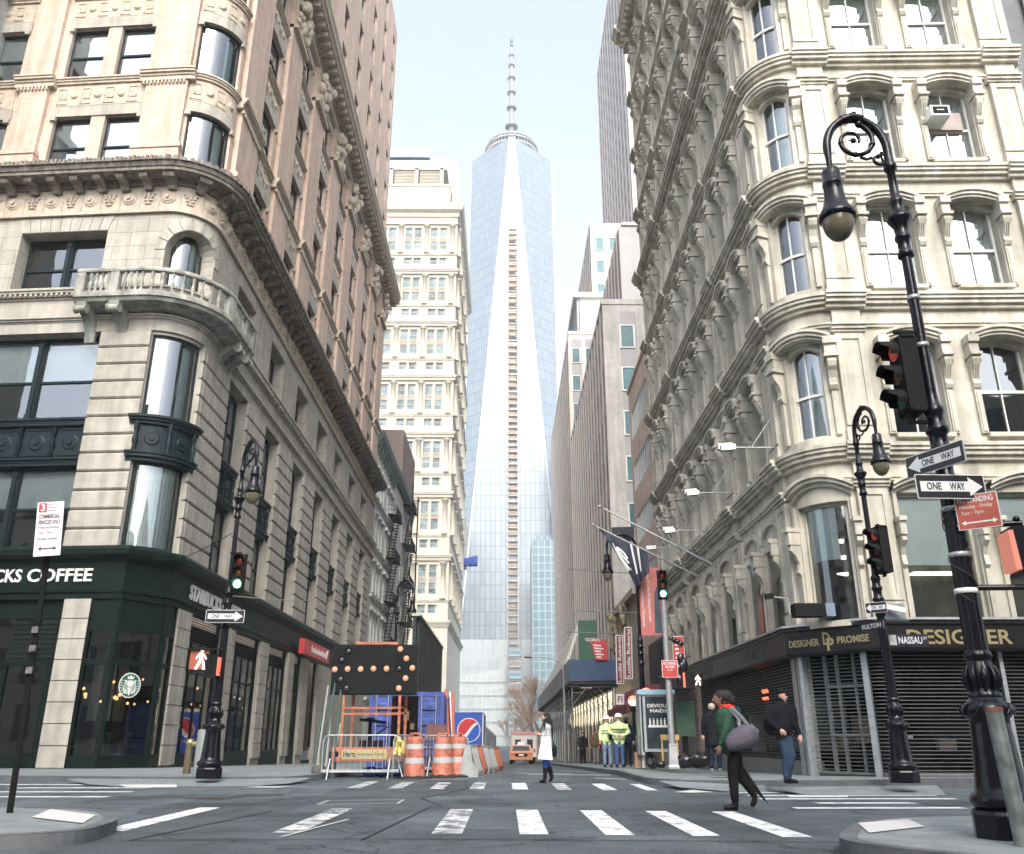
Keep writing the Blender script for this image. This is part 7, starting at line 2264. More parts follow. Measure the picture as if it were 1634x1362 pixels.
b.build('lit_panels', emis('lit_shop_panel', (1.0, .86, .6), .9), sh_)
hd = thing('cream_hoarding', 'cream hoarding screen rising above the sidewalk shed', 'hoarding', (5, 62, 4), world=True)
b = MB(); b.hexa([(3.95, 60, 5.6), (4.2, 60, 5.6), (4.2, 112, 5.6), (3.95, 112, 5.6)], [(5.0, 60, 8.6), (5.2, 60, 8.6), (5.0, 112, 5.7), (4.8, 112, 5.7)], 0); b.build('screen', mat('cream_sheet', (.62, .62, .55), .8, .06, .6), hd)
b = MB(); b.box(4.95, 6.2, 59.8, 59.95, 5.6, 8.6); b.build('green_panel', mat('green_sheet', (.05, .13, .09), .7), hd)
def cloth_sign(name, label, cat, q, colm, txts, textm, th=.03, extra=None):
    # q: four points (lower left, lower right, upper right, upper left) as seen
    o = thing(name, label, cat, tuple((Vector(q[0]) + Vector(q[1])) / 2), world=True)
    q = [Vector(p) for p in q]; N = (q[1] - q[0]).cross(q[3] - q[0]).normalized()
    b = MB(); b.plate([p - N * th for p in q], N * th); b.build('panel', colm, o)
    def pt(u, v, d=.006): return q[0].lerp(q[1], u).lerp(q[3].lerp(q[2], u), v) + N * d
    b = MB()
    for (s_, u0, v0, w_, h_, rot) in txts:
        if rot == 0: text_mb(b, s_, pt(u0, v0), q[1] - q[0], q[3] - q[0], (q[1] - q[0]).length * w_, (q[3] - q[0]).length * h_, 0, True)
        else: text_mb(b, s_, pt(u0, v0), (q[3] - q[0]) * rot, (q[0] - q[1]) * rot, (q[3] - q[0]).length * w_, (q[1] - q[0]).length * h_, 0, True)
    b.build('lettering', textm, o)
    if extra: extra(o, pt, q)
    return o
cloth_sign('red_shop_banner', 'red and white GLOBAL banner above the blue shed front', 'banner', [P(951, 1053, 54.8), P(969, 1053, 54.8), P(969, 1022, 54.8), P(940, 1018, 54.8)], mat('banner_red', (.50, .06, .06), .7, .1, 2), [('GLOBAL', -.25, .84, 1.3, .15, 0)], M['white'], .03, lambda o, pt, q: [(lambda b: ([b.add([pt(.12, v), pt(.12 + w, v), pt(.12 + w, v + .07), pt(.12, v + .07)], [(0, 1, 2, 3)]) for v, w in ((.66, .5), (.52, .62), (.38, .45), (.24, .6), (.1, .4))], b.build('small_print', M['white'], o)))(MB())])
maroon = mat('maroon_letters', (.22, .03, .05), .6)
def lucille(o, pt, q):
    b = MB(); b.add([pt(.12, .02, .003), pt(.88, .02, .003), pt(.88, .98, .003), pt(.12, .98, .003)], [(0, 1, 2, 3)]); b.build('maroon_field', maroon, o)
for lab, y_, pts in (('tall white and maroon vertical sign nearer the corner, higher of the pair', 47.5, ((997, 1083), (1010, 1083), (1008, 1000), (996, 1000))), ('vertical maroon gym sign farther along, lower of the pair', 50, ((984, 1091), (996, 1091), (994, 1013), (982, 1013)))):
    q = [P(x, y, y_) for x, y in pts]
    cloth_sign('vertical_shop_sign', lab, 'sign', q, M['white'], [('Lucille Roberts', .72, .04, .92, .42, 1)], M['white'], .15, lucille)
FIs = cloth_sign('small_shop_sign', 'small white sign with maroon letters below the vertical signs', 'sign', [P(983, 1124, 49), P(996, 1124, 49), P(996, 1107, 49), P(983, 1107, 49)], M['white'], [('FI', .2, .2, .6, .6, 0)], maroon, .1)
aw = thing('maroon_awning', 'maroon shop awning under the vertical signs', 'awning', (7.4, 50, 3), world=True)
b = MB(); b.hexa([(6.2, 45.5, 2.5), (8.1, 45.5, 2.5), (8.1, 54, 2.5), (6.2, 54, 2.5)], [(7.2, 45.5, 3.6), (8.1, 45.5, 3.6), (8.1, 54, 3.6), (7.2, 54, 3.6)]); b.box(6.15, 6.25, 45.5, 54, 2.2, 2.6); b.build('canopy', mat('awning_maroon', (.20, .04, .06), .8), aw)
hb = cloth_sign('hospital_banner', 'faded red hospital banner with a dark building picture hanging from the lamp post', 'banner', [P(1019, 1014, 36), P(1058, 1013, 36), P(1052, 905, 36), P(1012, 907, 36)], mat('banner_faded_red', (.60, .19, .17), .7, .12, 1.5), [('NewYork-Presbyterian', .42, .98, .78, .16, -1), ('Lower Manhattan Hospital', .18, .95, .82, .13, -1)], M['white'], .02,
    lambda o, pt, q: [(lambda b: (b.add([pt(.68, .03, .004), pt(.98, .03, .004), pt(.95, .6, .004), pt(.86, .72, .004), pt(.74, .62, .004)], [(0, 1, 2, 3, 4)]), b.build('building_picture', mat('picture_dark', (.06, .09, .11), .7, .3, 1), o)))(MB())])
# flag poles and the dark flag
def pole(label, base, tip):
    o = thing('flag_pole', label, 'flag pole', tuple(base), world=True)
    b = MB(); b.tube([base, Vector(base).lerp(Vector(tip), .97)], [.05, .03], 8); b.build('pole', M['steel'], o)
    b = MB(); b.ball(tip, .07, 6); b.build('finial', M['steel'], o)
    b = MB(); m_ = Vector(base).lerp(Vector(tip), .35); b.beam(m_, Vector(base) + Vector((.05, -1.2, .3)), .02); b.beam(m_, Vector(base) + Vector((.05, 1.3, .3)), .02); b.beam(m_, Vector(base) + Vector((0, .3, 1.3)), .02); b.build('stay_wire', M['steeld'], o)
    return o
bA = atX(1146, 905, 7.95); tA = atY(957, 808, bA.y); pole('long slanting flag pole, upper of the two on the cream building', bA, tA)
bB = atX(1117, 921, 7.95); tB = atY(946, 837, bB.y); pole('slanting flag pole carrying the dark flag, lower of the two', bB, tB)
fl = thing('dark_flag', 'navy and black flag with white strokes hanging from the lower slanting pole', 'flag', tuple(bB), world=True)
b = MB(); nx, nz = 18, 10; vs = []
dirp = Vector(bB) - Vector(tB)
for i in range(nx):
    u = i / (nx - 1); top_p = Vector(tB) + dirp * (.06 + .46 * u)
    L = .1 + 1.85 * min(1, u * 1.9) ** .8 if u < .55 else 1.95 - (u - .55) * 2.4
    for j in range(nz):
        v_ = j / (nz - 1); vs.append(top_p + Vector((.42 * v_ * L * (1 - u), .12 * math.sin(u * 22 + v_ * 3) * v_, -L * v_)))
b.add(vs, [(i * nz + j, (i + 1) * nz + j, (i + 1) * nz + j + 1, i * nz + j + 1) for i in range(nx - 1) for j in range(nz - 1)], 0, True)
b.build('cloth', mat('navy_flag', (.015, .02, .045), .6, .4, 3), fl)
b = MB()
def fpt(u, v_): i = min(nx - 2, int(u * (nx - 1))); j = min(nz - 2, int(v_ * (nz - 1))); fu = u * (nx - 1) - i; fv = v_ * (nz - 1) - j; p = lambda a, c: Vector(vs[a * nz + c]); return p(i, j).lerp(p(i + 1, j), fu).lerp(p(i, j + 1).lerp(p(i + 1, j + 1), fu), fv) + Vector((0, -.06, 0))
for (u, w) in ((.62, .045), (.76, .045)): b.add([fpt(u, .03), fpt(u + w, .03), fpt(u + w, .75), fpt(u, .75)], [(0, 1, 2, 3)])
pts = [fpt(.36 + .13 * math.cos(a), .62 + .2 * math.sin(a)) for a in [R(20 + 25 * k) for k in range(13)]]; b.tube(pts, .045, 5); b.tube([fpt(.25, .6), fpt(.47, .58)], .045, 5); b.tube([fpt(.18, .55), fpt(.22, .85), fpt(.38, .95)], .035, 5)
b.build('white_strokes', M['white'], fl)
db = thing('dark_sign_box', 'plain dark rectangular board on the wall above the dark flag', 'sign', tuple(P(992, 853, 44)), world=True)
q = [P(979, 862, 44), P(1012, 862, 44), P(1012, 840, 44), P(976, 841, 44)]; b = MB(); b.plate(q, Vector((0, .2, 0))); b.build('board', mat('dark_board', (.03, .035, .045), .7), db)

# flood lights on arms
for lab, px, py, n_ in (('twin flood lights on arms at the first pilaster from the corner', 1233, 714, 2), ('twin flood lights on arms at the second pilaster from the corner', 1166, 786, 2), ('twin flood lights on arms at the third pilaster from the corner', 1122, 846, 2), ('single white flood light farthest along the cream building', 1087, 874, 1)):
    p = atX(px, py, 7.8)
    o = thing('flood_light', lab, 'flood light', tuple(p), world=True, group='flood lights on the cream building')
    L = 1.15
    b = MB()
    for dy in ((-.12, .12) if n_ == 2 else (0,)): b.tube([(p.x + .15, p.y + dy, p.z + dy * .3), (p.x - L, p.y + dy, p.z + dy * .3)], .022, 6)
    b.tube([(p.x + .1, p.y, p.z + 1.0), (p.x - L * .55, p.y, p.z)], .012, 5); b.build('arm', M['steel'], o)
    for dy in ((-.14, .2) if n_ == 2 else (0,)):
        h = MB(); c_ = Vector((p.x - L - .2, p.y + dy, p.z + dy * .45)); h.hexa([c_ + Vector(v_) for v_ in ((-.22, -.12, -.10), (.2, -.12, -.06), (.2, .12, -.06), (-.22, .12, -.10))], [c_ + Vector(v_) for v_ in ((-.22, -.10, .07), (.2, -.1, .1), (.2, .1, .1), (-.22, .1, .07))]); h.build('lamp_head', M['steel'], o)
ac = thing('window_air_conditioner', 'window air conditioner hanging in an upper front window of the cream building', 'air conditioner', (13.55, 21.6, 0), world=True)
p = P(1497, 181, 21.6); b = MB(); b.box(p.x - .30, p.x + .30, p.y - .15, p.y + .6, p.z - .17, p.z + .2); b.build('casing', M['white'], ac)
b = MB(); b.box(p.x - .23, p.x + .23, p.y - .17, p.y - .15, p.z - .11, p.z + .14); b.build('grille', M['blk'], ac); b = MB(); b.box(p.x - .12, p.x + .1, p.y - .18, p.y - .17, p.z - .0, p.z + .025); b.build('label_plate', M['white'], ac)
b = MB(); b.box(p.x - .3, p.x + 1.0, p.y + .5, p.y + .56, p.z - .2, p.z + .45); b.build('filler_board', mat('filler', (.35, .3, .27), .8), ac)
bx = thing('black_plant_box', 'black equipment box with a blue grey end on the shop fascia at the corner', 'equipment box', (8.3, 22.5, 3.9), world=True)
p0 = P(1265, 985, 22.6); p1 = P(1340, 985, 22.0)
b = MB(); b.box(p0.x, p0.x + .78, 22.3, 22.7, 3.95, 4.28); b.build('box', M['blk'], bx); b = MB(); b.box(p0.x + .78, p1.x + .02, 22.28, 22.68, 3.95, 4.28); b.build('end_panel', mat('blue_grey', (.16, .22, .30), .5), bx)
sc_ = thing('security_camera', 'small black security camera on a bracket left of the equipment box', 'camera', tuple(P(1225, 955, 23.4)), world=True)
p = P(1228, 952, 23.4); b = MB(); b.beam(p + Vector((-.12, 0, 0)), p + Vector((.1, 0, .03)), .14); b.build('camera_body', M['blk'], sc_); b = MB(); b.tube([p + Vector((.05, 0, 0)), p + Vector((.5, 0, -.04)), p + Vector((.5, 0, -.5))], .02, 6); b.build('bracket', M['steel'], sc_)

# phone booth, bins, rubbish
bo = thing('phone_booth', 'phone booth with a dark DEVIOUS MAIDS poster beside the grey pole', 'phone booth', (4.95, 29.6, gz(29.6) + .15))
b = MB(); b.box(-.5, .55, 0, .08, .5, 2.25, 0); b.box(-.55, .6, -.05, .9, 2.25, 2.42, 0); b.box(-.55, -.45, 0, .85, .4, 2.25, 0); b.box(.5, .58, 0, .85, .4, 2.25, 0)
for x in (-.48, .48): b.box(x - .04, x + .04, .2, .3, 0, .5, 0)
b.box(-.62, .62, -.06, .0, 2.28, 2.4, 1); b.build('frame', [mat('booth_metal', (.40, .44, .46), .4, .1, 4, metal=.4), mat('booth_band', (.25, .45, .55), .5)], bo)
b = MB(); b.box(-.36, .5, -.02, .0, .6, 2.2); b.build('poster', mat('poster_dark', (.025, .04, .05), .3, .5, 2), bo)
b = MB(); text_mb(b, 'DEVIOUS', (-.3, -.024, 1.86), (1, 0, 0), (0, 0, 1), .72, .11, 0, True); text_mb(b, 'MAIDS', (-.22, -.024, 1.70), (1, 0, 0), (0, 0, 1), .56, .11, 0, True)
rr = random.Random(9)
for k in range(6): x = -.26 + k * .12; b.box(x, x + .05, -.024, -.022, 1.30, 1.48); b.ball((x + .025, -.02, 1.51), .022, 4)
b.box(-.3, .4, -.024, -.022, 1.24, 1.31); b.build('poster_print', M['white'], bo)
b = MB(); b.box(-.62, -.5, .3, .8, .4, 1.0); b.build('shelf', M['steeld'], bo)
gb = thing('green_storage_box', 'dark green mail storage box on a leg behind the grey pole', 'mail box', (5.75, 29.0, gz(29) + .16))
b = MB(); b.box(-.3, .32, 0, .5, .95, 1.95); b.box(-.32, .34, -.02, .52, 1.95, 2.0); b.build('box', mat('mail_green', (.03, .075, .05), .5, .2, 3), gb); b = MB(); b.box(-.08, .08, .1, .3, 0, .95); b.build('leg', M['blk'], gb)
yc = thing('yellow_chair', 'upturned yellow wooden chair among the rubbish at the grey pole', 'chair', (5.15, 28.6, gz(28) + .15))
b = MB(); b.box(-.28, .3, 0, .06, .82, .98); b.build('seat', mat('yellow_wood', (.50, .33, .10), .6, .15, 5), yc)
for x in (-.26, .24): l = MB(); l.beam((x, .0, .05), (x * .9, .1, .95), .05); l.build('leg', MATS['yellow_wood'], yc)
for lab, x, y, r_ in (('black rubbish bag left of the grey pole', 4.55, 27.8, .22), ('large black rubbish bag right of the grey pole', 5.75, 28.0, .36)):
    o = thing('rubbish_bag', lab, 'rubbish bag', (x, y, gz(y) + .15)); b = MB(); rr = random.Random(int(x * 10))
    for k in range(7): b.ball((rr.uniform(-1, 1) * r_, rr.uniform(-.4, .4) * r_, r_ * .55 + .1 * rr.random()), r_ * rr.uniform(.55, .8), 6, 0, (1.1, 1, .8))
    b.ball((r_ * .2, 0, r_ * 1.3), r_ * .2, 5); b.build('bag', mat('bag_black', (.012, .012, .014), .2, .2, 8, .8, 9), o)
cb_ = thing('cardboard_box', 'brown cardboard box on the kerb beside the phone booth', 'box', (4.45, 30.3, gz(30) + .15)); b = MB(); b.hexa([(-.2, -.15, 0), (.2, -.15, 0), (.2, .2, 0), (-.2, .2, 0)], [(-.18, -.15, .5), (.22, -.15, .48), (.22, .2, .48), (-.18, .2, .5)]); b.build('carton', mat('cardboard', (.32, .22, .14), .9, .1, 4), cb_)
for lab, px, py, Y in (('red and white globe lamp above the phone booth', 1031, 1106, 33), ('red and white globe lamp lower left of the other, beside the black post', 1010, 1118, 36)):
    p = P(px, py, Y); o = thing('globe_lamp', lab, 'globe lamp', (p.x, p.y, gz(Y) + .15)); hz = p.z - gz(Y) - .15
    b = MB(); b.lathe([(.06, 0), (.045, hz - .2), (.09, hz - .17)], (0, 0, 0), 8); b.build('post', M['greenp'], o)
    b = MB(); b.ball((0, 0, hz), .2, 10, 0); b.m = [1 if sum(b.v[i][2] for i in f) / len(f) < hz else 0 for f in b.f]; b.build('globe', [emis('globe_red', (1, .3, .2), 1.0), emis('globe_white', (1, .75, .65), 1.4)], o)
cbl = thing('cobra_street_light', 'slender grey arched street light over the road before the bare trees', 'street lamp', (3.9, 60, gz(60)), world=True)
a0_ = P(899, 1068, 60); h0 = P(848, 1048, 60); b = MB(); b.tube([(a0_.x, 60, gz(60)), (a0_.x, 60, a0_.z), P(893, 1056, 60), P(880, 1050, 60), P(862, 1047, 60), h0], [.09, .07, .05, .045, .04, .035], 8); b.build('arm', M['steel'], cbl); b = MB(); b.ball(P(843, 1048, 60), .2, 6, 0, (1.5, .7, .5)); b.build('lamp_head', M['steeld'], cbl)
# rods hanging over the street on the finned slab
for lab, (x0, y0, x1, y1, Y) in (('highest of the thin rods reaching out over the street', (910, 908, 972, 917, 56)), ('middle thin rod reaching out over the street', (922, 974, 1010, 982, 50)), ('lowest of the thin rods reaching out over the street', (905, 1008, 978, 1014, 56))):
    p, q = P(x0, y0, Y), P(x1, y1, Y); o = thing('projecting_rod', lab, 'rod', tuple(q), world=True); b = MB(); b.tube([p, q + Vector((1.4, 0, .1))], .035, 5); b.ball(p, .06, 4); b.build('rod', M['steeld'], o)
# stand pipe and bin by the coffee shop corner
sp2 = thing('stand_pipe', 'brass topped stand pipe by the coffee shop wall', 'stand pipe', (-8.35, 24.3, .13)); b = MB(); b.tube([(0, 0, 0), (0, 0, .75)], .10, 12); b.build('pipe', mat('dull_brass_pipe', (.16, .13, .08), .5, .2, 5, metal=.5), sp2); b = MB(); b.tube([(0, 0, .72), (.28, -.02, .74)], .07, 10); b.ball((.3, -.02, .74), .085, 8); b.ball((0, 0, .76), .11, 8); b.build('brass_head', mat('brass', (.45, .36, .18), .35, .2, 6, metal=.8), sp2)
bn = thing('grey_bollard', 'plain grey steel bollard just left of the corner lamp post', 'bollard', (-7.45, 22.6, .13)); b = MB(); b.lathe([(.16, 0), (.15, 1.05), (.13, 1.08)], (0, 0, 0), 14); b.build('bollard', mat('grey_bin', (.22, .24, .24), .5), bn)
# overhead cables
cbs = thing('overhead_cable', 'thin yellowish cable strung from the corner lamp post along the pink building', 'cable', (-6.8, 21.5, 4), world=True)
p, q = P(362, 950, 21.5), atX(553, 944, -12.4); b = MB(); n = 14; b.tube([p.lerp(q, k / n) - Vector((0, 0, .35 * math.sin(math.pi * k / n))) for k in range(n + 1)], .014, 5); b.build('cable', mat('cable_yellow', (.35, .33, .2), .6), cbs)
cbs = thing('overhead_cable', 'thin dark cable slung from the coffee shop fascia up to the corner lamp post', 'cable', (-6.8, 21.5, 6), world=True)
p, q = P(371, 850, 21.5), P(243, 893, 31.3); b = MB(); b.tube([p.lerp(q, k / n) - Vector((0, 0, .25 * math.sin(math.pi * k / n))) for k in range(n + 1)], .012, 5); b.build('cable', M['blk'], cbs)

# ================================================================== bare trees at the end of the street
bark = mat('twig_bark', (.46, .35, .28), .9, .2, 1)
def bare_tree(label, loc, H, seed):
    t = thing('bare_tree', label, 'tree', loc, group='bare winter trees at the street end')
    rr = random.Random(seed); tr_ = MB(); cr = MB()
    def grow(p, d, L, r_, lev):
        q = p + d * L
        m_ = tr_ if lev == 0 else cr
        mid = p.lerp(q, .5) + Vector((rr.uniform(-1, 1), rr.uniform(-1, 1), 0)) * L * .06
        m_.tube([p, mid, q], [r_, r_ * .85, r_ * .68], 6 if lev < 2 else 3, sm=lev < 2, cap=False)
        if lev >= 6: return
        for k in range(3 if lev < 5 else 4):
            a = rr.uniform(0, 2 * math.pi); sp_ = rr.uniform(.3, .75)
            nd = (d + Vector((math.cos(a), math.sin(a), rr.uniform(-.1, .45))) * sp_).normalized()
            grow(q if k else mid.lerp(q, rr.uniform(.4, 1)), nd, L * rr.uniform(.62, .82), max(.012, r_ * .6), lev + 1)
    grow(Vector((0, 0, 0)), Vector((0, 0, 1)), H * .24, H * .02, 0)
    tr_.build('trunk', bark, t); cr.build('crown', bark, t)
bare_tree('bare tree nearest the road end, largest of the leafless group', (3.6, 112, gz(112)), 13, 3)
bare_tree('smaller bare tree left of the largest one', (2.2, 128, gz(128)), 10.5, 5)
bare_tree('bare tree rising behind the largest, to its right', (4.9, 135, gz(135)), 17, 11)
bare_tree('reddish bare tree at the left end of the leafless group', (1.0, 142, gz(142)), 9.5, 17)
# ================================================================== people
import numpy as np
def cloth(name, col, rough=.9): return mat(name, col, rough, .2, 9, .35, 60, spec=.1)
def body(parent, prims, mats, voxel=.016, extra=None):
    # prims: (points, radii, material index); fused into one continuous skin
    b = MB()
    for pts, r, mi in prims: b.tube(pts, r, 12)
    me = b.mesh('body_src', mats[0])
    o = bpy.data.objects.new('body_src', me); COL.objects.link(o)
    md = o.modifiers.new('r', 'REMESH'); md.mode = 'VOXEL'; md.voxel_size = voxel; md.use_smooth_shade = True
    sm = o.modifiers.new('s', 'SMOOTH'); sm.factor = .5; sm.iterations = 3
    dg = bpy.context.evaluated_depsgraph_get(); dg.update()
    out = bpy.data.meshes.new_from_object(o.evaluated_get(dg)); bpy.data.objects.remove(o)
    S, Rr, Mi = [], [], []
    for pts, r, mi in prims:
        P_ = [Vector(p) for p in pts]
        rl = list(r) if isinstance(r, (list, tuple)) else [r] * len(P_)
        for i in range(len(P_) - 1):
            for k in range(7):
                f = k / 6; q = P_[i].lerp(P_[i + 1], f)
                ra = rl[i] if not isinstance(rl[i], tuple) else sum(rl[i]) / 2; rb = rl[i + 1] if not isinstance(rl[i + 1], tuple) else sum(rl[i + 1]) / 2
                S.append(q); Rr.append(ra + (rb - ra) * f); Mi.append(mi)
    S = np.array(S); Rr = np.array(Rr); Mi = np.array(Mi)
    n = len(out.polygons); c = np.zeros(n * 3); out.polygons.foreach_get('center', c); c = c.reshape(-1, 3)
    idx = np.zeros(n, int)
    for a in range(0, n, 4000):
        d = np.linalg.norm(c[a:a + 4000, None, :] - S[None], axis=2) / np.maximum(Rr[None], .02)
        idx[a:a + 4000] = Mi[np.argmin(d, axis=1)]
    m2 = MB(); m2.v = [tuple(v.co) for v in out.vertices]; m2.f = [tuple(p.vertices) for p in out.polygons]; m2.m = [int(i) for i in idx]; m2.s = [True] * n
    nz = noise.noise
    m2.v = [(x + .010 * nz(Vector((x * 9, y * 9, z * 5))) + .004 * nz(Vector((x * 30, y * 30, z * 22))), y + .010 * nz(Vector((x * 9 + 7, y * 9, z * 5))) + .004 * nz(Vector((x * 30, y * 30 + 5, z * 22))), z) if z < 1.42 else (x, y, z) for x, y, z in m2.v]
    if extra: extra(m2)
    bpy.data.meshes.remove(out)
    return m2.build('body', mats, parent)
def hand(m2, w, d, up, mi, s=1.0):
    # palm and five bent fingers from the wrist w along d; up = back of the hand
    w, d, up = Vector(w), Vector(d).normalized(), Vector(up).normalized(); sd = d.cross(up).normalized()
    m2.tube([w, w + d * .04 * s, w + d * .085 * s], [(.026 * s, .02 * s), (.04 * s, .018 * s), (.036 * s, .014 * s)], 8, mi)
    for k, L in enumerate((.068, .078, .073, .058)):
        o = w + d * .08 * s + sd * (.027 - .018 * k) * s
        p1 = o + d * L * .45 * s - up * .008 * s; p2 = p1 + d * L * .3 * s - up * .022 * s; p3 = p2 + d * L * .12 * s - up * .022 * s
        m2.tube([o, p1, p2, p3], [.0095 * s, .009 * s, .008 * s, .006 * s], 6, mi)
    o = w + d * .03 * s + sd * .032 * s
    m2.tube([o, o + sd * .02 * s + d * .028 * s - up * .01 * s, o + sd * .024 * s + d * .052 * s - up * .022 * s], [.012 * s, .0105 * s, .008 * s], 6, mi)
def head_prims(c, f, mi, s=1.0):
    # c head centre, f facing direction
    c, f = Vector(c), Vector(f).normalized(); sd = f.cross(Vector((0, 0, 1)))
    return [([c + Vector((0, 0, .10 * s)) - f * .01, c + Vector((0, 0, .05 * s)) - f * .008, c, c - Vector((0, 0, .06 * s)) + f * .015, c - Vector((0, 0, .105 * s)) + f * .035], [.045 * s, .082 * s, .086 * s, .072 * s, .035 * s], mi),
            ([c + f * .075 * s + Vector((0, 0, .01)), c + f * .105 * s - Vector((0, 0, .022 * s)), c + f * .085 * s - Vector((0, 0, .04 * s))], [.012 * s, .017 * s, .012 * s], mi)]
def face_bits(parent, c, f, s=1.0):
    c, f = Vector(c), Vector(f).normalized(); sd = f.cross(Vector((0, 0, 1)))
    b = MB()
    for k in (-1, 1): b.ball(c + f * .079 * s + sd * k * .03 * s + Vector((0, 0, .012 * s)), .010 * s, 4)
    b.tube([c + f * .083 * s - sd * .022 * s - Vector((0, 0, .06 * s)), c + f * .092 * s - Vector((0, 0, .058 * s)), c + f * .083 * s + sd * .022 * s - Vector((0, 0, .06 * s))], .005 * s, 4)
    b.build('eyes_and_mouth', mat('face_dark', (.05, .02, .02), .4), parent)
    e = MB()
    for k in (-1, 1): e.ball(c + sd * k * .083 * s - Vector((0, 0, .005)), .022 * s, 5, 0, (.6, 1, 1.4))
    return e
def person(label, loc, rz=0, group=None, s=1.0):
    return thing('person', label, 'person', loc, rz, group, scale=s)
def hairblob(parent, balls, m, name='hair'):
    b = MB()
    for c, r, st in balls: b.ball(c, r, 9, 0, st)
    return b.build(name, m, parent)

skB, skA = M['skind'], M['skin']
hairm = mat('black_hair', (.006, .005, .005), .7, .3, 20, .6, 70)
# ---- woman striding left in the crossing
w1 = person('woman in green jacket and red scarf striding over the crossing', (3.52, 13.9, 0))
G, PN, BT, SK, RD = 0, 1, 2, 3, 4
mt = [cloth('green_jacket', (.035, .085, .055)), cloth('black_trousers', (.012, .012, .014)), cloth('black_shoes', (.014, .013, .013), .4), skB, cloth('red_scarf', (.62, .045, .04))]
pr = head_prims((-.225, 0, 1.575), (-1, -.15, -.02), SK)
pr += [([(-.20, 0, 1.50), (-.17, 0, 1.40)], .055, SK),
       ([(-.135, 0, 1.42), (-.15, 0, 1.36), (-.17, 0, 1.22), (-.15, 0, 1.05), (-.11, 0, .90), (-.09, 0, .84)], [(.09, .11), (.13, .19), (.135, .195), (.135, .18), (.155, .19), (.15, .18)], G),
       ([(-.13, -.17, 1.37), (-.20, -.22, 1.14), (-.26, -.19, .98)], [.07, .062, .05], G), ([(-.26, -.19, .98), (-.30, -.16, .90)], [.045, .032], G),
       ([(-.13, .17, 1.37), (-.16, .22, 1.12), (-.10, .22, .92)], [.07, .058, .045], G),
       ([(-.08, 0, .86), (-.06, 0, .80)], [(.14, .17), (.13, .16)], PN),
       ([(-.07, -.08, .84), (-.12, -.08, .52), (-.115, -.08, .14)], [.105, .078, .062], PN), ([(-.115, -.08, .12), (-.12, -.08, .06)], [.052, .05], BT), ([(-.09, -.08, .045), (-.2, -.08, .045), (-.29, -.08, .035)], [.045, .042, .03], BT),
       ([(-.03, .08, .84), (.02, .08, .48), (.21, .08, .22)], [.105, .078, .058], PN), ([(.20, .08, .23), (.22, .08, .17)], [.05, .045], BT), ([(.235, .08, .20), (.20, .08, .10), (.165, .08, .04)], [.04, .042, .032], BT)]
pr += [([(-.20, -.05, 1.45), (-.10, -.09, 1.46), (-.02, -.03, 1.44), (-.02, .05, 1.45), (-.12, .09, 1.45), (-.20, .05, 1.44)], [.045] * 6, RD), ([(-.06, -.05, 1.41), (.0, .0, 1.38)], [.05, .05], RD)]
def ex(m2):
    hand(m2, (-.30, -.16, .90), (-.25, .05, -1), (0, -1, 0), SK)
    hand(m2, (-.10, .22, .92), (-.1, .0, -1), (0, 1, 0), SK)
body(w1, pr, mt, extra=ex)
face_bits(w1, (-.225, 0, 1.575), (-1, -.15, -.02)).build('ears', skB, w1)
hairblob(w1, [((-.19, 0, 1.61), .105, (1, .95, .95)), ((-.12, 0, 1.60), .115, (1.05, .95, 1)), ((-.07, 0, 1.55), .11, (.9, .9, .95)), ((-.15, 0, 1.52), .09, (1, 1.05, .8))], hairm)
hb_ = MB(); hb_.ball((.035, 0, 1.38), .085, 8, 0, (.8, 1.3, 1.1)); hb_.build('hood', cloth('dark_green_hood', (.02, .045, .035)), w1)
bgo = thing('shoulder_bag', 'large slouchy grey bag slung behind the woman in the green jacket', 'bag', (3.57, 13.66, 1.0))
b = MB(); rr = random.Random(4)
b.tube([(-.26, 0, -.10), (-.20, 0, -.07), (-.08, 0, -.02), (.06, 0, .04), (.17, 0, .08), (.22, 0, .09)], [(.06, .05), (.13, .11), (.165, .13), (.165, .13), (.12, .11), (.05, .05)], 18)
b.v = [(x + .02 * noise.noise(Vector((x, y, z)) * 14), y + .012 * noise.noise(Vector((x + 5, y, z)) * 14), z + .034 * noise.noise(Vector((x, y + 5, z)) * 12)) for x, y, z in b.v]
b.build('bag_body', mat('grey_bag', (.085, .08, .10), .75, .15, 9, .6, 30), bgo)
b = MB(); b.tube([(.10, .0, .15), (.0, .03, .30), (-.12, .08, .43), (-.18, .16, .42)], [(.03, .012)] * 4, 8); b.tube([(-.05, .0, .13), (-.04, .05, .28), (-.14, .1, .42)], [(.03, .012)] * 3, 8); b.build('strap', mat('bag_strap', (.14, .15, .17), .7), bgo)
um = thing('folded_umbrella', 'folded dark umbrella trailing behind the woman in the green jacket', 'umbrella', (3.53, 14.1, .62))
b = MB(); b.tube([(-.01, 0, .08), (.10, 0, -.08), (.28, 0, -.35), (.40, 0, -.50)], [.02, .045, .035, .012], 10); b.tube([(.40, 0, -.50), (.44, 0, -.55)], .006, 5); b.build('canopy', cloth('umbrella_black', (.014, .018, .018), .6), um)
b = MB(); b.tube([(-.01, 0, .08), (-.06, 0, .16), (-.10, .1, .24)], .012, 6); b.build('handle', M['blk'], um)

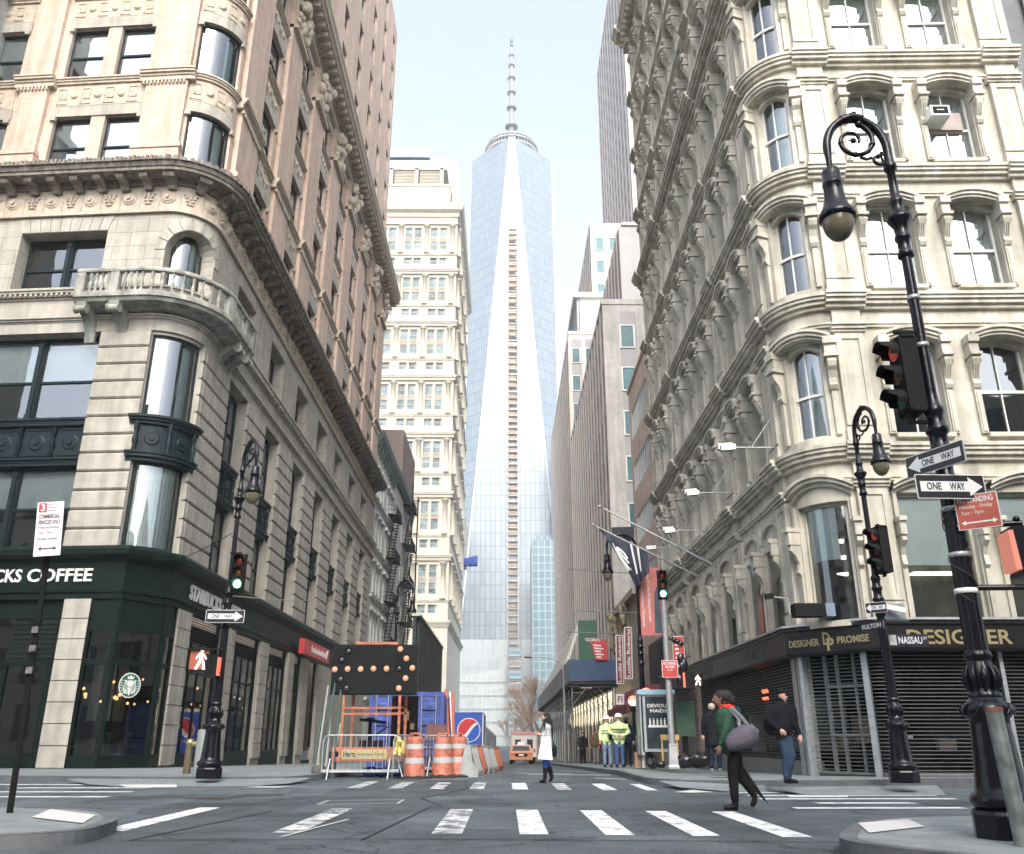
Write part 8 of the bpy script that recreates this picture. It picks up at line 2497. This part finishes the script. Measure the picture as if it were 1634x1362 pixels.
# ---- man in black jacket and cap
m1 = person('man in black jacket, flat cap and jeans walking on the corner before the shutters', (5.42, 17.65, .19))
mt = [cloth('black_jacket', (.012, .013, .017)), cloth('dark_jeans', (.035, .06, .10)), M['blk'], skA]
pr = head_prims((.03, 0, 1.60), (.65, -.75, -.08), 3)
pr += [([(.02, 0, 1.52), (.0, 0, 1.42)], .058, 3),
       ([(.0, 0, 1.47), (-.01, 0, 1.41), (-.03, 0, 1.25), (-.05, 0, 1.05), (-.06, 0, .90)], [(.10, .09), (.20, .125), (.22, .14), (.215, .15), (.20, .15)], 0),
       ([(-.20, 0, 1.40), (-.32, -.02, 1.14), (-.15, -.13, .97)], [.075, .068, .05], 0), ([(.19, 0, 1.40), (.225, 0, 1.10), (.255, -.06, .88)], [.075, .062, .048], 0),
       ([(-.03, 0, .92), (-.02, 0, .86)], [(.17, .13), (.16, .12)], 1),
       ([(-.10, -.02, .88), (-.04, -.06, .50), (-.07, -.02, .12)], [.098, .072, .06], 1), ([(.05, .03, .88), (.09, -.02, .50), (.01, .08, .13)], [.098, .072, .06], 1),
       ([(-.07, -.0, .10), (-.07, -.0, .06)], [.05, .05], 2), ([(-.09, .03, .045), (-.03, -.10, .045), (.02, -.2, .035)], [.045, .044, .03], 2), ([(.0, .09, .1), (.0, .09, .06)], .05, 2), ([(-.0, .1, .045), (.07, -.02, .045), (.14, -.08, .035)], [.045, .044, .03], 2)]
def ex(m2):
    hand(m2, (-.13, -.14, .965), (.5, -.15, -.35), (0, -1, .2), 3); hand(m2, (.258, -.07, .87), (.15, -.1, -1), (.6, -.8, 0), 3, 1.05)
body(m1, pr, mt, extra=ex)
face_bits(m1, (.03, 0, 1.60), (.65, -.75, -.08)).build('ears', skA, m1)
b = MB(); b.ball((.02, .01, 1.67), .10, 9, 0, (1.05, 1.05, .6)); b.tube([(.06, -.05, 1.655), (.11, -.11, 1.645)], [(.08, .012), (.055, .008)], 10); b.build('cap', mt[0], m1)
b = MB(); b.ball((-.23, .12, 1.08), .16, 8, 0, (.9, .7, 1.4)); b.build('backpack', M['blk'], m1)

# ---- plain standing or walking figures
def stander(label, loc, H, coat, trou, hair, face, width=1.0, coatlen=.85, legs=(0, 0), arms='down', cap=None, skin=skA, group=None, shoes=None, vx=.022):
    s = H / 1.72
    t = person(label, loc, 0, group, s)
    f = Vector(face)
    mt = [coat, trou, shoes or M['blk'], skin]
    la, lb = legs
    w_ = width
    pr = head_prims((0, 0, 1.60), f, 3) + [([(0, 0, 1.52), (0, 0, 1.42)], .056, 3),
        ([(0, 0, 1.47), (0, 0, 1.41), (0, 0, 1.22), (0, 0, 1.0), (0, 0, coatlen)], [(.09, .085), (.19 * w_, .12), (.20 * w_, .14), (.19 * w_, .14 * w_), (.19 * w_, .145 * w_)], 0),
        ([(0, 0, coatlen + .05), (0, 0, .84)], [(.15, .12), (.15, .12)], 1),
        ([(-.09, 0, .88), (-.10 + la * .5, 0, .48), (-.11 + la, 0, .10)], [.095, .07, .058], 1), ([(.09, 0, .88), (.10 + lb * .5, 0, .48), (.11 + lb, 0, .10)], [.095, .07, .058], 1)]
    ff = Vector((f.x, f.y, 0)).normalized() * .12
    for x in (-.11 + la, .11 + lb): pr.append(([(x, 0, .05), (x + ff.x, ff.y, .045), (x + ff.x * 1.5, ff.y * 1.5, .035)], [.05, .046, .03], 2))
    if arms == 'down':
        pr += [([(-.19 * w_, 0, 1.39), (-.25 * w_, .0, 1.12), (-.25 * w_, f.y * .06, .90)], [.072, .06, .045], 0), ([(.19 * w_, 0, 1.39), (.25 * w_, .0, 1.12), (.25 * w_, f.y * .06, .90)], [.072, .06, .045], 0)]
        hp = [((-.25 * w_, f.y * .06, .90), (0, -.1, -1)), ((.25 * w_, f.y * .06, .90), (0, -.1, -1))]
    else:
        pr += [([(-.19 * w_, 0, 1.39), (-.28 * w_, .0, 1.13), (-.10, -.18, 1.03)], [.075, .065, .045], 0), ([(.19 * w_, 0, 1.39), (.28 * w_, .0, 1.13), (.10, -.18, 1.01)], [.075, .065, .045], 0)]
        hp = [((-.09, -.18, 1.03), (1, -.1, -.1)), ((.09, -.18, 1.01), (-1, -.1, -.1))]
    def ex(m2):
        for p, d in hp: hand(m2, p, d, (0, -1, .1), 3)
    body(t, pr, mt, vx, ex)
    face_bits(t, (0, 0, 1.60), f).build('ears', skin, t)
    if hair is not None: hairblob(t, [(Vector((0, 0, 1.635)) - f * .02, .095, (1, 1, .85)), (Vector((0, 0, 1.60)) - f * .04, .085, (1, 1, 1))], hair)
    if cap is not None:
        b = MB(); b.lathe([(.145, 1.645), (.125, 1.655), (.12, 1.70), (.095, 1.745), (.04, 1.765), (.001, 1.768)], (0, 0, 0), 16); b.build('hard_hat', cap, t)
    return t
dk1, dk2 = cloth('charcoal_coat', (.014, .015, .02)), cloth('navy_coat', (.012, .016, .035))
jn = cloth('blue_jeans', (.07, .13, .27)); jn2 = cloth('pale_jeans', (.16, .24, .36))
grayhair = mat('grey_hair', (.35, .33, .31), .8)
bm = stander('bald person in a long dark coat walking away beside the side shutters', (5.55, 24.3, .19), 1.72, dk1, cloth('navy_trousers', (.015, .022, .045)), None, (0, 1, 0), 1.08, .62, shoes=cloth('pale_shoes', (.3, .3, .3)))
b = MB(); b.ball((0, 0, 1.625), .093, 8, 0, (1, 1, .9)); b.build('scalp', mat('pale_scalp', (.50, .40, .35), .6), bm)
hv = mat('hi_vis', (.60, .76, .36), .7, .06, 6, emit=None)
wh = mat('white_helmet', (.8, .8, .8), .35)
def stripes(t, w_=1.0):
    b = MB()
    for z in (1.13, 1.22): b.lathe([(1, z), (1, z + .03)], (0, 0, 0), 20)
    b.v = [(x * .212 * w_, y * .153 * w_, z) for x, y, z in b.v]; b.build('dark_stripes', mat('stripe_grey', (.10, .13, .08), .6), t)
v1 = stander('slimmer of the two workers in yellow green jackets and white hard hats', (3.62, 32.6, gz(32.6) + .15), 1.70, hv, jn2, None, (.1, -1, 0), 1.0, .88, cap=wh, group='workers in yellow green jackets', vx=.024); stripes(v1)
b = MB(); b.tube([(.1, -.13, 1.42), (.12, -.15, 1.2), (.13, -.15, .92)], [(.05, .03), (.07, .03), (.08, .03)], 8); b.build('open_jacket_front', M['blk'], v1)
v2_ = stander('broader worker in a yellow green jacket and white hard hat with folded hands', (4.02, 32.3, gz(32.3) + .15), 1.76, hv, jn, None, (-.05, -1, 0), 1.28, .92, arms='fold', cap=wh, group='workers in yellow green jackets', vx=.024); stripes(v2_, 1.28)
stander('man in a navy suit turned away just right of the two workers', (4.45, 33.5, gz(33.5) + .15), 1.74, dk2, dk2, hairm, (.3, 1, 0), 1.0, .8, vx=.03)
stander('dark clad man standing under the shed left of the luggage', (4.55, 54, gz(54) + .15), 1.74, dk1, dk1, hairm, (0, -1, 0), 1.0, .8, vx=.035)
stander('person in a brown jacket and grey trousers at the shed entrance', (4.55, 46, gz(46) + .15), 1.68, cloth('brown_jacket', (.12, .09, .05)), cloth('grey_trousers', (.2, .2, .2)), hairm, (.6, -1, 0), 1.1, .9, vx=.035)
stander('person in a maroon coat half hidden behind the left worker', (4.75, 44, gz(44) + .15), 1.62, cloth('maroon_coat', (.12, .025, .03)), cloth('dark_trousers', (.04, .04, .04)), hairm, (0, -1, 0), 1.1, .55, vx=.035)
stander('figure in dark clothes farther back under the shed', (5.3, 62, gz(62) + .15), 1.75, dk1, dk1, hairm, (0, 1, 0), 1.0, .7, vx=.04)
# ---- woman with long hair crossing in the middle
w2 = person('woman with long black hair and boots crossing in the middle of the street', (.98, 22.1, 0))
mt = [cloth('pale_grey_top', (.42, .42, .44)), cloth('bright_jeans', (.05, .10, .32)), M['blk'], skA]
pr = head_prims((-.02, 0, 1.47), (-1, -.05, -.05), 3, .95) + [([(.0, 0, 1.4), (.03, 0, 1.32)], .05, 3),
    ([(.04, 0, 1.35), (.04, 0, 1.29), (.04, 0, 1.12), (.04, 0, .95), (.03, 0, .80)], [(.07, .08), (.10, .165), (.11, .165), (.10, .15), (.12, .165)], 0),
    ([(.04, -.16, 1.28), (.02, -.18, 1.06), (-.13, -.14, 1.09)], [.055, .05, .04], 0), ([(.04, .16, 1.28), (.06, .19, 1.04), (.04, .2, .86)], [.055, .05, .04], 0),
    ([(.02, 0, .82), (.02, 0, .76)], [(.12, .155), (.12, .15)], 1),
    ([(.0, -.07, .78), (-.03, -.07, .46), (-.02, -.07, .34)], [.095, .07, .06], 1), ([(.04, .07, .78), (.04, .07, .46), (.07, .07, .36)], [.095, .07, .06], 1),
    ([(-.02, -.07, .34), (-.04, -.07, .08)], [.062, .05], 2), ([(-.02, -.07, .045), (-.1, -.07, .045), (-.18, -.07, .03)], [.045, .04, .025], 2),
    ([(.07, .07, .36), (.13, .07, .16)], [.062, .05], 2), ([(.15, .07, .15), (.11, .07, .07), (.07, .07, .03)], [.042, .04, .03], 2)]
def ex(m2): hand(m2, (-.13, -.14, 1.09), (-1, .0, .2), (0, -.3, 1), 3, .95); hand(m2, (.04, .2, .86), (-.1, 0, -1), (0, 1, 0), 3, .95)
body(w2, pr, mt, .02, ex); face_bits(w2, (-.02, 0, 1.47), (-1, -.05, -.05)).build('ears', skA, w2)
b = MB(); b.ball((.02, 0, 1.50), .10, 9, 0, (1, .95, .9)); b.tube([(.03, 0, 1.50), (.08, 0, 1.35), (.13, 0, 1.15), (.155, 0, 1.0)], [(.09, .10), (.085, .11), (.06, .09), (.02, .03)], 12); b.tube([(-.03, -.07, 1.45), (-.04, -.1, 1.3), (-.03, -.1, 1.2)], [.03, .03, .01], 8); b.build('hair', hairm, w2)
wb2 = thing('white_shopping_bag', 'large white tote bag carried by the woman with long hair', 'bag', (.97, 21.85, .52))
b = MB(); b.hexa([(-.20, -.05, .02), (.15, -.05, 0), (.15, .06, 0), (-.20, .06, .02)], [(-.10, -.03, .52), (.10, -.03, .52), (.10, .04, .52), (-.10, .04, .52)]); b.build('bag_body', mat('white_bag', (.78, .77, .76), .7, .04, 5), wb2)
b = MB(); b.tube([(-.08, 0, .5), (-.05, .02, .62), (.05, .02, .68), (.08, 0, .5)], .01, 5); b.build('handle', MATS['white_bag'], wb2)
hbg = thing('black_handbag', 'small black handbag hanging behind the woman with long hair', 'bag', (1.17, 22.15, .72)); b = MB(); b.ball((0, 0, 0), .13, 8, 0, (.6, .5, 1.1)); b.build('bag_body', M['blk'], hbg); b = MB(); b.tube([(0, 0, .1), (-.03, 0, .35), (-.08, -.02, .52)], .012, 5); b.build('strap', M['blk'], hbg)
# ------------------------------------------------------------------ the air between
def haze_box(dens=0.00048):
    b = MB(); b.box(-1000, 1000, -200, 1600, -5, 640)
    m = bpy.data.materials.new('haze'); m.use_nodes = True; t = m.node_tree; t.nodes.clear()
    o = t.nodes.new('ShaderNodeOutputMaterial'); v = t.nodes.new('ShaderNodeVolumePrincipled')
    v.inputs['Color'].default_value = (.93, .96, 1, 1); v.inputs['Density'].default_value = dens; v.inputs['Anisotropy'].default_value = 0.0
    t.links.new(v.outputs[0], o.inputs['Volume'])
    tag(b.build('haze', m), kind='stuff')
haze_box()
# ------------------------------------------------------------------ tidy
for o in bpy.data.objects:
    if 'wroot' in o: del o['wroot']
